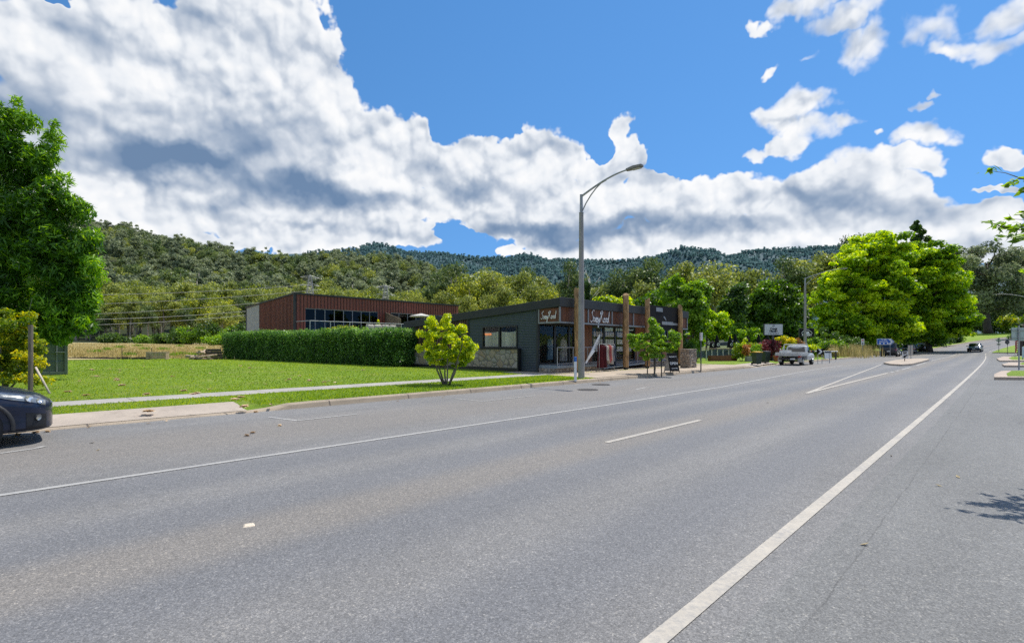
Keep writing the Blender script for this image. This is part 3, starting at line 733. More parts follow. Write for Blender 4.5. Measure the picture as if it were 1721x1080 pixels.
M_bark = bark('grey_bark', (0.10, 0.085, 0.07), (0.24, 0.21, 0.17))
M_gumbark = bark('gum_bark', (0.16, 0.13, 0.10), (0.42, 0.38, 0.32))
M_darkbark = bark('dark_bark', (0.035, 0.028, 0.022), (0.10, 0.08, 0.065))
LM = dict(
    gum_olive=leafmat('gum_leaves_olive', (0.058, 0.078, 0.020), (0.138, 0.170, 0.040), (0.275, 0.290, 0.072), 0.25, 0.5),
    gum_grey=leafmat('gum_leaves_grey', (0.046, 0.062, 0.036), (0.104, 0.130, 0.070), (0.200, 0.225, 0.120), 0.2, 0.55),
    gum_dark=leafmat('gum_leaves_dark', (0.032, 0.054, 0.018), (0.076, 0.110, 0.036), (0.152, 0.188, 0.060), 0.22, 0.5),
    gum_bright=leafmat('gum_leaves_bright', (0.080, 0.105, 0.016), (0.185, 0.220, 0.034), (0.340, 0.355, 0.064), 0.3, 0.5),
    maple=leafmat('maple_leaves', (0.050, 0.108, 0.008), (0.160, 0.275, 0.012), (0.350, 0.430, 0.022), 0.42, 0.4),
    green=leafmat('broad_leaves', (0.035, 0.075, 0.010), (0.085, 0.165, 0.018), (0.190, 0.300, 0.035), 0.36, 0.4),
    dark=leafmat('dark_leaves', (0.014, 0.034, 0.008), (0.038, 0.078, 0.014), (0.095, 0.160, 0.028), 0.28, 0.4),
    bamboo=leafmat('bamboo_leaves', (0.030, 0.078, 0.010), (0.098, 0.200, 0.022), (0.240, 0.370, 0.048), 0.40, 0.35),
    yellow=leafmat('yellow_leaves', (0.045, 0.085, 0.010), (0.165, 0.215, 0.014), (0.440, 0.390, 0.018), 0.40, 0.45),
    lime=leafmat('lime_leaves', (0.065, 0.120, 0.008), (0.190, 0.275, 0.014), (0.400, 0.430, 0.026), 0.45, 0.4),
    hedge=leafmat('hedge_leaves', (0.026, 0.066, 0.014), (0.090, 0.185, 0.038), (0.240, 0.350, 0.095), 0.38, 0.35),
    red=leafmat('red_leaves', (0.055, 0.014, 0.016), (0.130, 0.030, 0.035), (0.250, 0.070, 0.060), 0.3, 0.4),
    orange=leafmat('orange_leaves', (0.090, 0.060, 0.020), (0.240, 0.120, 0.040), (0.400, 0.220, 0.070), 0.35, 0.45),
    straw=leafmat('straw', (0.075, 0.080, 0.025), (0.190, 0.170, 0.070), (0.340, 0.290, 0.140), 0.3, 0.7),
    blue=leafmat('hazed_leaves', (0.072, 0.122, 0.128), (0.084, 0.140, 0.142), (0.098, 0.158, 0.152), 0.30, 0.7),  # haze over the far ranges put into the leaf colour
)

# ---- gum prototypes: each a thing with trunk and crown, copied with obj.copy()
def make_gum(name, seed, hgt, wid, kind, leaves, ln, nclump=16, trunkm=None, lo=0.34, clr=(0.13, 0.2), tint=(0.25, 0.75)):
    rs = np.random.RandomState(seed)
    root = empty(name)
    nb = 3 + seed % 3
    blobs = []
    for i in range(nb):
        a = rs.random() * 6.28; rr = wid * 0.24 * rs.random() ** 0.5
        blobs.append(((math.cos(a) * rr, math.sin(a) * rr, hgt * (lo + 0.16 + (0.84 - lo - 0.28) * rs.random())), (wid * (0.26 + 0.1 * rs.random()), wid * (0.26 + 0.1 * rs.random()), hgt * (0.15 + 0.06 * rs.random()))))
    blobs.append(((0, 0, hgt * 0.80), (wid * 0.26, wid * 0.26, hgt * 0.15)))
    cl = clump_cloud(rs, blobs, nclump, wid * clr[0], wid * clr[1], tint, 0.72)
    tb = MB(); limbs(tb, rs, (0, 0, -0.3), (rs.normal() * 0.3, rs.normal() * 0.3, hgt * 0.82), hgt * 0.018 + 0.05, cl, 7, hgt * 0.12, 0, 0.3)
    tb.build('trunk', trunkm or M_gumbark, root, smooth=True)
    crown_obj('crown', root, leaf_arrays(rs, cl, leaves, ln, ln * 0.5, 0.35, 0.5, fill=0.25), LM[kind])
    return root
# ---------------------------------------------------------------- gum trees of the valley
G_PROTO = [make_gum('gum_tree', 11, 16, 11, 'gum_olive', 3800, 0.62, 26), make_gum('gum_tree', 12, 16, 13, 'gum_bright', 3800, 0.62, 28),
           make_gum('gum_tree', 13, 16, 10, 'gum_dark', 3600, 0.60, 24), make_gum('gum_tree', 14, 16, 12, 'gum_olive', 3800, 0.60, 30, tint=(0.4, 0.95))]
H_PROTO = [make_gum('gum_tree', 21, 17, 10, 'gum_grey', 1300, 0.95, 16), make_gum('gum_tree', 22, 17, 11, 'gum_dark', 1300, 0.95, 18),
           make_gum('gum_tree', 23, 17, 9.5, 'gum_grey', 1300, 0.95, 15, tint=(0.45, 0.95)), make_gum('gum_tree', 24, 17, 11, 'gum_olive', 1300, 0.95, 18), make_gum('gum_tree', 25, 19, 8, 'gum_grey', 900, 0.95, 11, tint=(0.5, 1.0), lo=0.45), make_gum('gum_tree', 26, 15, 12, 'gum_dark', 1500, 0.9, 22)]
_used = set()
def place(proto, x, y, hgt, ph=16.0, wide=1.0, label=None, cat='tree', group=None, name=None, z=None):
    if id(proto) not in _used: _used.add(id(proto)); o = proto
    else: o = copy_tree(proto)
    s = hgt / ph
    o.location = (x, y, hs(x, y) - 0.1 if z is None else z); o.scale = (s * wide * (0.88 + 0.24 * rnd.random()), s * wide * (0.88 + 0.24 * rnd.random()), s); o.rotation_euler = (0, 0, rnd.random() * 6.28)
    for k in ('label', 'group'):
        if k in o: del o[k]
    tag(o, label, cat, group)
    if name: o.name = name
    return o
rs0 = np.random.RandomState(5)
# front row by the paddock, then the pale belt behind it
for i in range(9):
    u = 175 + i * 25 + rs0.normal() * 6; Y = 138 + rs0.normal() * 3
    if 345 < u < 362: continue
    vt = [520, 508, 500, 512, 496, 500, 515, 530, 540][i] + rs0.normal() * 3
    place(G_PROTO[[2, 0, 0][i % 3]], X_at(u, Y), Y, Z_at(vt, Y) - hs(X_at(u, Y), Y), 16, 1.0, 'dark olive gum tree with bare trunk at the far edge of the dry paddock', group='gum trees along the far edge of the paddock')
place(G_PROTO[3], X_at(376, 128), 128, Z_at(508, 128) - hs(X_at(376, 128), 128), 16, 1.35, 'round pale green gum standing alone at the right end of the paddock')
for row, (Y0, a, b, step, v0) in enumerate(((152, 128, 760, 25, 495), (164, 120, 780, 24, 482), (176, 120, 800, 24, 474))):
    u = a
    while u < b:
        Y = Y0 + rs0.normal() * 3; vt = v0 + rs0.normal() * 5 + 10 * sstep(480, 640, u); uu = u + rs0.normal() * 5
        x = X_at(uu, Y)
        place(G_PROTO[[1, 0, 3, 1, 3, 0][rs0.randint(6)] if row else [0, 3, 2, 1][rs0.randint(4)]], x, Y, max(8, float(Z_at(vt, Y)) - hs(x, Y)), 16, 0.85 + 0.25 * rs0.random(),
              'olive gum tree in the sunlit belt at the foot of the hill', group='gum trees in the belt at the foot of the hill')
        u += step * (0.85 + 0.3 * rs0.random())
# taller stand between the two buildings and along the creek
for (u, Y, vt, k, w) in ((735, 120, 452, 2, .9), (762, 112, 438, 2, 1.0), (790, 108, 460, 1, .85), (812, 116, 446, 1, .9), (836, 110, 448, 3, .9), (850, 100, 475, 0, .8), (872, 112, 452, 0, .9), (888, 118, 446, 2, .8), (905, 104, 470, 3, .85),
                         (925, 108, 476, 1, .8), (938, 116, 470, 3, .8), (975, 112, 478, 1, .8), (820, 98, 488, 3, .8), (745, 104, 484, 0, .8), (700, 112, 490, 3, .8), (868, 96, 492, 1, .7), (780, 96, 492, 0, .8), (960, 104, 488, 0, .8), (1010, 118, 474, 0, .8), (1030, 112, 480, 3, .8),
                         (905, 130, 462, 0, .9), (855, 132, 462, 2, .9), (1000, 135, 470, 2, .9)):
    x = X_at(u, Y); place(G_PROTO[k], x, Y, Z_at(vt, Y) - hs(x, Y), 16, w, 'tall green gum in the stand rising behind the two buildings', group='gum trees in the stand behind the buildings')
place(G_PROTO[2], X_at(957, 92), 92, Z_at(433, 92) - 0.3, 16, 0.75, 'dark domed evergreen behind the shop, just left of the street lamp pole')
for (u, Y, vt, k, w, lab) in ((1052, 100, 446, 2, .8, 'dark leaning gum behind the shop, right of the street lamp pole'), (1098, 98, 430, 2, .95, 'tallest dark grey-green gum behind the shop roof'),
                              (1085, 90, 468, 0, .9, 'mid-green gum just behind the shop roof, under a taller dark one'), (1142, 104, 436, 0, .8, 'olive gum behind the bright street tree beyond the shop'),
                              (1205, 84, 432, 3, 1.05, 'broad yellow-olive gum with thick pale trunk behind the outdoor bar'), (1262, 96, 446, 0, .95, 'brownish olive gum between the yellow-olive gum and the round dark tree'),
                              (1318, 118, 428, 2, .95, 'dark olive gum on the skyline left of the second street lamp'), (1352, 122, 430, 0, 1.0, 'olive gum on the skyline behind the second street lamp'), (1395, 126, 418, 0, .9, 'brown olive gum on the skyline left of the great maple'),
                              (1432, 122, 390, 2, .6, 'dark gum whose thin top shows over the left of the great maple'), (1462, 124, 386, 0, .6, 'gum with loose top showing over the middle of the great maple')):
    x = X_at(u, Y); place(G_PROTO[k], x, Y, Z_at(vt, Y) - hs(x, Y), 16, w, lab)
# the slope: nearest ones as things, the rest of the wood as one mass
pts = []
for Y in np.arange(186, 482, 8.2):
    for x in np.arange(X_at(-60, Y), X_at(930, Y), 7.6):
        xx = x + rs0.normal() * 2.8; yy = Y + rs0.normal() * 2.8
        if math.sin(xx * 0.035) * math.sin(yy * 0.05 + xx * 0.012) > 0.86: continue
        if float(hill(np.array([xx]), np.array([yy]))[0]) > 1.0: pts.append((xx, yy))
pts.sort(key=lambda p: p[1])
near = [p for p in pts if 130 < CX + F * p[0] / p[1] < 780][:150]
ns = set(near)
for (x, y) in near:
    place(H_PROTO[rs0.randint(6)], x, y, 11 + 11 * rs0.random() ** 1.4, 17, 0.9 + 0.3 * rs0.random(), 'grey-green gum tree on the lower slope of the wooded hill', group='gum trees on the lower slope of the hill')
rest = [p for p in pts if p not in ns]

def scatter(name, pts, protos, smin, smax, zf, label=None):
    """one mass of trees: points with instances of the given crowns"""
    P = np.array(pts); z = zf(P[:, 0], P[:, 1])
    me = bpy.data.meshes.new(name); me.vertices.add(len(P)); me.vertices.foreach_set('co', np.stack([P[:, 0], P[:, 1], z], 1).astype(np.float32).ravel())
    r = np.random.RandomState(len(P))
    a = me.attributes.new('size', 'FLOAT', 'POINT'); a.data.foreach_set('value', (smin + (smax - smin) * r.random(len(P)) ** 1.4).astype(np.float32))
    a = me.attributes.new('spin', 'FLOAT', 'POINT'); a.data.foreach_set('value', (r.random(len(P)) * 6.28).astype(np.float32))
    a = me.attributes.new('pick', 'INT', 'POINT'); a.data.foreach_set('value', r.randint(0, len(protos), len(P)).astype(np.int32))
    o = link(bpy.data.objects.new(name, me)); o['kind'] = 'stuff'
    g = bpy.data.node_groups.new(name, 'GeometryNodeTree')
    g.interface.new_socket('Geometry', in_out='INPUT', socket_type='NodeSocketGeometry'); g.interface.new_socket('Geometry', in_out='OUTPUT', socket_type='NodeSocketGeometry')
    gi = g.nodes.new('NodeGroupInput'); go = g.nodes.new('NodeGroupOutput'); mp = g.nodes.new('GeometryNodeMeshToPoints')
    g.links.new(gi.outputs[0], mp.inputs[0])
    jn = g.nodes.new('GeometryNodeJoinGeometry')
    for pr in protos[::-1]:
        oi = g.nodes.new('GeometryNodeObjectInfo'); oi.inputs['Object'].default_value = pr; oi.inputs['As Instance'].default_value = True; oi.transform_space = 'ORIGINAL'
        g.links.new(oi.outputs['Geometry'], jn.inputs[0])
    ip = g.nodes.new('GeometryNodeInstanceOnPoints'); ip.inputs['Pick Instance'].default_value = True
    def na(nm, ty):
        n = g.nodes.new('GeometryNodeInputNamedAttribute'); n.data_type = ty; n.inputs['Name'].default_value = nm; return n.outputs['Attribute']
    cb = g.nodes.new('ShaderNodeCombineXYZ'); g.links.new(na('spin', 'FLOAT'), cb.inputs[2])
    g.links.new(mp.outputs[0], ip.inputs['Points']); g.links.new(jn.outputs[0], ip.inputs['Instance']); g.links.new(na('pick', 'INT'), ip.inputs['Instance Index'])
    er = g.nodes.new('FunctionNodeEulerToRotation'); g.links.new(cb.outputs[0], er.inputs[0]); g.links.new(er.outputs[0], ip.inputs['Rotation'])
    g.links.new(na('size', 'FLOAT'), ip.inputs['Scale']); g.links.new(ip.outputs[0], go.inputs[0])
    md = o.modifiers.new('wood', 'NODES'); md.node_group = g
    return o
hc = [c for p in H_PROTO for c in p.children if c.name.startswith('crown')]
scatter('hillside_forest', rest, hc, 0.65, 1.2, lambda x, y: h(x, y) - 0.5)
# the far ranges, with the blue of distant haze mixed into their leaf colour
mt = np.random.RandomState(31)
blue = []
for sd_ in (41, 42, 43):
    r = np.random.RandomState(sd_)
    cl = clump_cloud(r, [((0, 0, 13), (5, 5, 6)), ((1.5, 1, 18), (3.5, 3.5, 5))], 9, 2.0, 3.4, (0.15, 0.85), 0.9)
    blue.append(leaf_arrays(r, cl, 170, 3.2, 2.2, 0.5, 0.2, fill=0.3))
mp_ = []
for Y in np.geomspace(930, 2130, 84):
    st_ = 7.5 + Y * 0.0032
    for x in np.arange(X_at(540, Y), X_at(1500, Y), st_): mp_.append((x + mt.normal() * 4, Y + mt.normal() * 9))
for rg in range(3):      # ridge line trees stand thicker
    for u in np.arange(520, 1600, 3.2): mp_.append((X_at(u + mt.normal() * 1.5, MY - 6 - rg * 14), MY - 6 - rg * 14))
mpn = np.array(mp_); kk = mt.randint(0, 3, len(mpn)); sz = 0.6 + 0.5 * mt.random(len(mpn)) ** 1.5
mz = mount(mpn[:, 0], mpn[:, 1])
V_ = []; Q_ = []; T_ = []; off = 0
for b_ in range(3):
    v, q, t = blue[b_]
    ix = np.where(kk == b_)[0]
    an = mt.random(len(ix)) * 6.28
    vv = np.stack([v[None, :, 0] * np.cos(an)[:, None] - v[None, :, 1] * np.sin(an)[:, None], v[None, :, 0] * np.sin(an)[:, None] + v[None, :, 1] * np.cos(an)[:, None], np.repeat(v[None, :, 2], len(ix), 0)], 2) * sz[ix][:, None, None]
    vv += np.stack([mpn[ix, 0], mpn[ix, 1], mz[ix] - 6], 1)[:, None, :]
    qq = q[None] + (np.arange(len(ix)) * len(v))[:, None, None]
    tt = np.clip(t[None] + (mt.random(len(ix)) - 0.5)[:, None] * 0.7, 0, 1)
    V_.append(vv.reshape(-1, 3)); Q_.append(qq.reshape(-1, 4) + off); T_.append(tt.ravel()); off += vv.shape[0] * vv.shape[1]
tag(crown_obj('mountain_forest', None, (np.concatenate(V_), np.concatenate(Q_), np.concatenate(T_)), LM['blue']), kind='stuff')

# ---------------------------------------------------------------- trees and shrubs near the road
def px_blobs(Y, lst, depth=1.0):
    """crown lobes surveyed as (u, v, half width, half height) at depth Y"""
    return [((X_at(u, Y + dy), Y + dy, Z_at(v, Y)), (ru * Y / F, ru * Y / F * depth, rv * Y / F)) for (u, v, ru, rv, dy) in [(*q, 0)[:5] if len(q) == 4 else q for q in lst]]

def tree(name, label, Y, ubase, blobs, nclump, r0, r1, n, ln, wd, kind, trunk_r, barkm=None, depth=1.0, tint=(0.3, 0.7), up=0.5, droop=0.2, stems=1, seed=1, limbsn=9, flat=0.75, fill=0.2, sprigs=(), fork=0.35, cat='tree', spread=1.05, shell=0.62):
    rs = np.random.RandomState(seed)
    bx_, by_ = X_at(ubase, Y), Y; bz = hs(bx_, by_)
    root = empty(name, (bx_, by_, bz), 0, label, cat)
    bl = px_blobs(Y, blobs, depth)
    bl = [(tuple(np.array(c) - (bx_, by_, bz)), r) for c, r in bl]
    cl = clump_cloud(rs, bl, nclump, r0, r1, tint, flat)
    for (u, v, r) in sprigs:
        cl.append((np.array((X_at(u, Y) - bx_, rs.normal() * 0.2, Z_at(v, Y) - bz)), (r * Y / F,) * 3, 0.7))
    top = max(c[0][2] for c in cl)
    mb = MB()
    if stems == 1: limbs(mb, rs, (0, 0, -0.15), (bl[0][0][0] * 0.5, bl[0][0][1] * 0.5, top * 0.8), trunk_r, cl, limbsn, top * 0.08, 0, fork)
    else:
        for k in range(stems):
            a = 6.28 * k / stems + rs.random(); c = Vector(cl[rs.randint(len(cl))][0]); c.z = max(c.z, top * 0.55) if name != 'bamboo_thicket' else top * 0.28
            c.x = c.x * 0.5 + math.cos(a) * top * 0.16; c.y = c.y * 0.5 + math.sin(a) * top * 0.16
            p0 = Vector((math.cos(a) * trunk_r * 1.6, math.sin(a) * trunk_r * 1.6, -0.1))
            mb.tube([p0, p0.lerp(c, 0.35) + Vector((math.cos(a), math.sin(a), 0)) * top * 0.035, p0.lerp(c, 0.7), c], [trunk_r, trunk_r * 0.8, trunk_r * 0.55, trunk_r * 0.25], 7)
    mb.build('trunk', barkm or M_bark, root, smooth=True)
    crown_obj('crown', root, leaf_arrays(rs, cl, n, ln, wd, up, droop, fill=fill, spread=spread, shell=shell), LM[kind])
    return root
# tall bamboo-leaved tree at the left edge
tree('bamboo_thicket', 'tall dense bright green thicket of narrow leaves overhanging the shipping container', 20.5, 20,
     [(-45, 330, 50, 110), (0, 290, 42, 90), (20, 230, 34, 56), (45, 330, 52, 70), (60, 400, 62, 70), (108, 400, 46, 72), (60, 470, 80, 60), (122, 470, 36, 62), (0, 420, 60, 80), (-20, 490, 60, 70), (84, 275, 18, 44), (112, 520, 42, 34), (88, 545, 40, 24), (30, 550, 60, 40), (75, 350, 40, 50), (30, 260, 34, 50), (135, 440, 26, 40), (4, 450, 34, 60), (2, 380, 34, 60)], 340, 0.26, 0.58, 68000, 0.30, 0.062, 'bamboo', 0.028, M_bark,
     0.75, (0.05, 0.75), 0.45, 0.9, 4, 3, 9, 0.85, 0.12, sprigs=[(30, 172, 9), (20, 190, 14), (100, 212, 8), (92, 228, 13), (96, 300, 16), (158, 440, 16), (150, 500, 15), (156, 395, 14), (130, 350, 18), (148, 540, 12), (40, 205, 14), (8, 200, 18), (88, 240, 16), (75, 260, 18)], cat='bamboo')
tree('bush', 'golden yellow bush beside a weathered timber post at the left edge', 15.5, 5, [(-20, 570, 62, 48), (20, 580, 36, 46), (44, 596, 20, 38), (8, 545, 42, 26), (-10, 615, 60, 26), (35, 632, 40, 16)], 120, 0.16, 0.30, 17000, 0.115, 0.05, 'yellow', 0.03, M_bark, 0.9, (0.15, 0.85), 0.7, 0.2, 8, 5, 8, 0.6, 0.25, cat='bush')
# small lime tree on the verge in front of the stone wall
p = hit(750, 647)
tree('small_tree', 'small multi-stemmed lime green tree on the verge before the stone wall', p[1], 750, [(752, 575, 40, 34), (735, 560, 28, 28), (768, 585, 30, 32), (722, 580, 20, 22), (782, 592, 16, 20), (745, 600, 32, 18)], 150, 0.06, 0.17, 17000, 0.078, 0.055, 'lime', 0.035, M_bark, 1.0, (0.25, 0.85), 0.5, 0.3, 6, 8, 8, 0.7, 0.25,
     sprigs=[(752, 533, 7), (727, 538, 7), (796, 583, 8), (791, 596, 8), (778, 552, 8), (704, 560, 7), (708, 585, 7), (748, 542, 9), (728, 546, 9)])
p = hit(1100, 629)
tree('street_tree', 'young green street tree between thin stakes in front of the shop', p[1], 1100, [(1100, 580, 30, 18), (1082, 575, 22, 15), (1120, 578, 22, 16), (1100, 594, 24, 12), (1068, 572, 9, 8), (1136, 570, 9, 8)], 110, 0.07, 0.19, 11000, 0.095, 0.075, 'green', 0.045, M_bark, 1.0, (0.45, 0.95), 0.5, 0.2, 1, 9, 10, 0.6, 0.2,
     sprigs=[(1096, 540, 7), (1098, 552, 8), (1104, 548, 6), (1113, 556, 6), (1060, 566, 6), (1141, 564, 6), (1062, 580, 5), (1127, 560, 6)])
# bright street trees beyond the shop
tree('street_tree', 'tall loose light green tree just beyond the far end of the shop', 44, 1168, [(1155, 510, 34, 34), (1140, 490, 18, 22), (1172, 500, 18, 30), (1150, 548, 34, 26), (1172, 560, 24, 24), (1122, 490, 12, 22)], 110, 0.3, 0.6, 12000, 0.28, 0.2, 'green', 0.13, M_bark, 1.0, (0.35, 0.95), 0.4, 0.4, 1, 15, 10, 0.85, 0.15,
     sprigs=[(1135, 466, 7), (1142, 474, 8), (1183, 474, 6), (1180, 482, 8), (1118, 478, 7), (1110, 490, 8), (1186, 495, 8)])
tree('street_tree', 'yellow-green spreading tree over the outdoor seating', 54, 1186, [(1190, 542, 30, 26), (1205, 552, 20, 18), (1180, 560, 24, 16), (1215, 538, 14, 16)], 80, 0.3, 0.55, 9000, 0.26, 0.19, 'maple', 0.12, M_bark, 1.0, (0.25, 0.85), 0.5, 0.3, 1, 16, 10, 0.8, 0.2)
tree('street_tree', 'small green tree behind the closed black umbrellas', 60, 1250, [(1245, 560, 24, 18), (1262, 566, 18, 12), (1232, 566, 16, 12)], 50, 0.35, 0.6, 6000, 0.28, 0.2, 'green', 0.1, M_bark, 1.0, (0.4, 1.0), 0.5, 0.3, 1, 17, 8)
tree('broad_tree', 'round dark green leafy tree behind the white sign on its pole', 68, 1300, [(1300, 520, 42, 44), (1270, 535, 30, 38), (1330, 540, 34, 42), (1300, 488, 26, 20), (1255, 560, 26, 26), (1340, 570, 26, 24), (1290, 560, 50, 26)], 190, 0.7, 1.3, 24000, 0.42, 0.30, 'green', 0.28, M_darkbark, 0.9, (0.05, 0.62), 0.6, 0.3, 1, 18, 12, 0.7, 0.3)
tree('broad_tree', 'leafy green tree between the shop end and the round dark tree', 62, 1228, [(1232, 520, 20, 30), (1245, 500, 16, 20), (1225, 545, 20, 24)], 60, 0.6, 1.0, 8000, 0.4, 0.28, 'dark', 0.2, M_darkbark, 0.9, (0.3, 0.9), 0.6, 0.3, 1, 19, 10)
# the two great maples by the bend
tree('maple_tree', 'great yellow-green spreading maple over the parked cars, left of a pair', 84, 1452, [(1452, 470, 62, 62), (1415, 500, 44, 56), (1488, 480, 44, 60), (1450, 425, 40, 28), (1400, 540, 36, 34), (1440, 545, 54, 34), (1492, 410, 30, 22), (1480, 545, 50, 32)], 470, 0.55, 1.7, 60000, 0.48, 0.36, 'maple', 0.45, M_darkbark, 0.85, (0.1, 0.95), 0.9, 0.3, 1, 21, 16, 0.5, 0.3)
tree('maple_tree', 'great yellow-green spreading maple nearest the bend, right of a pair', 90, 1562, [(1560, 480, 56, 60), (1525, 470, 44, 62), (1595, 500, 40, 50), (1558, 432, 40, 26), (1610, 530, 30, 26), (1570, 540, 54, 32), (1525, 540, 44, 34), (1618, 555, 20, 14)], 470, 0.55, 1.7, 60000, 0.50, 0.38, 'maple', 0.45, M_darkbark, 0.85, (0.1, 0.95), 0.9, 0.3, 1, 22, 16, 0.5, 0.3)
tree('poplar_tree', 'dark narrow poplar rising above the right great maple', 135, 1546, [(1546, 405, 11, 26), (1543, 382, 6, 12), (1548, 440, 14, 26)], 60, 0.5, 0.9, 7000, 0.7, 0.5, 'dark', 0.35, M_darkbark, 1.0, (0.3, 0.9), 0.4, 0.3, 1, 23, 8, 1.0)
# old gum beside the crest and its neighbours
tree('gum_tree', 'old gum with massive dark trunk standing at the road crest', 148, 1661, [(1655, 450, 46, 34), (1690, 470, 50, 36), (1625, 450, 22, 30), (1720, 440, 40, 22), (1668, 422, 30, 12), (1640, 500, 30, 26), (1700, 510, 30, 20)], 110, 1.6, 2.8, 15000, 0.85, 0.4, 'gum_grey', 0.95, M_darkbark, 0.8, (0.3, 0.95), 0.4, 0.5, 1, 24, 22, 0.6, 0.12)
tree('gum_tree', 'dark gum on the right skyline behind the old gum', 175, 1720, [(1720, 450, 40, 26), (1700, 500, 60, 50), (1740, 520, 60, 40), (1780, 470, 60, 60)], 120, 1.8, 3.0, 14000, 0.95, 0.45, 'gum_dark', 0.6, M_gumbark, 0.8, (0.2, 0.8), 0.4, 0.5, 1, 25, 14, 0.7)
tree('gum_tree', 'gum with small dark top between the maple and the old gum', 165, 1605, [(1600, 425, 26, 16), (1590, 450, 40, 30), (1620, 480, 30, 50), (1625, 530, 26, 30)], 80, 1.6, 2.6, 10000, 0.9, 0.45, 'gum_dark', 0.5, M_gumbark, 0.8, (0.2, 0.8), 0.4, 0.5, 1, 26, 14, 0.7)
tree('bush', 'olive shrub on the right verge behind the large sign back', 118, 1712, [(1712, 535, 26, 16), (1735, 545, 26, 22), (1695, 545, 12, 10)], 40, 0.8, 1.3, 5000, 0.5, 0.35, 'yellow', 0.1, M_darkbark, 1.0, (0.0, 0.55), 0.5, 0.3, 3, 27, 8, cat='bush')
tree('broad_tree', 'tallest dark park tree beyond the crest, left of the old gum', 235, 1600, [(1600, 520, 80, 40), (1680, 525, 60, 30), (1540, 540, 60, 40)], 90, 2, 3.4, 9000, 1.2, 0.8, 'dark', 0.6, M_darkbark, 0.6, (0.1, 0.7), 0.5, 0.3, 1, 28, 8)
for k_, (u_, Y_) in enumerate(((1590, 205), (1635, 225), (1690, 215), (1735, 205), (1775, 195))):
    o_ = tree('broad_tree', 'dark low park tree beyond the crest behind the old gum', Y_, u_, [(u_, 530, 34, 24), (u_ + 14, 544, 26, 16), (u_ - 16, 546, 24, 14)], 50, 1.6, 2.8, 4200, 1.1, 0.8, 'dark', 0.4, M_darkbark, 0.7, (0.1, 0.8), 0.5, 0.3, 1, 140 + k_, 6)
    o_['group'] = 'park trees beyond the crest'
tree('cypress_tree', 'thin dark cypress behind the shop roof, right of the lamp pole', 62, 987, [(987, 500, 5, 26), (987, 480, 3, 14), (987, 525, 6, 26)], 26, 0.3, 0.5, 3000, 0.22, 0.12, 'dark', 0.12, M_darkbark, 1.0, (0.1, 0.5), 0.2, 0.0, 1, 29, 4, 1.2)
tree('bush', 'lime green bush showing over the shop roof', 50, 1030, [(1035, 510, 22, 10), (1010, 512, 14, 9), (1050, 516, 12, 8)], 36, 0.4, 0.7, 4000, 0.28, 0.2, 'lime', 0.08, M_bark, 1.0, (0.1, 0.7), 0.5, 0.2, 3, 30, 6, cat='bush')
tree('bush', 'green bush row behind the far shop roof edge', 56, 1080, [(1080, 520, 26, 16), (1110, 510, 20, 20), (1060, 530, 26, 14)], 40, 0.6, 1.0, 5000, 0.34, 0.24, 'green', 0.1, M_bark, 1.0, (0.0, 0.6), 0.5, 0.2, 3, 31, 6, cat='bush')
# dead tree with bleached boughs
def dead_tree():
    Y = 96; x = X_at(991, Y); z = hs(x, Y); root = empty('dead_tree', (x, Y, z), 0, 'bleached leafless tree behind the shop, right beside the lamp pole', 'tree')
    mb = MB(); H_ = Z_at(458, Y) - z; r = np.random.RandomState(3)
    mb.tube([(0, 0, 0), (0.1, 0, H_ * 0.5), (0, 0, H_ * 0.95)], [0.3, 0.2, 0.05], 7)
    bo = MB()
    for k in range(12):
        z0 = H_ * (0.45 + 0.045 * k); a = r.random() * 6.28; l = 1.2 + 1.6 * r.random()
        bo.tube([(0.05, 0, z0), (math.cos(a) * l * 0.5, math.sin(a) * l * 0.5, z0 + l * 0.35), (math.cos(a) * l, math.sin(a) * l, z0 + l * 1.0)], [0.10, 0.07, 0.02], 5)
    m = bark('bleached_wood', (0.30, 0.28, 0.25), (0.55, 0.52, 0.48)); mb.build('trunk', m, root, smooth=True); bo.build('bough', m, root, smooth=True)
dead_tree()
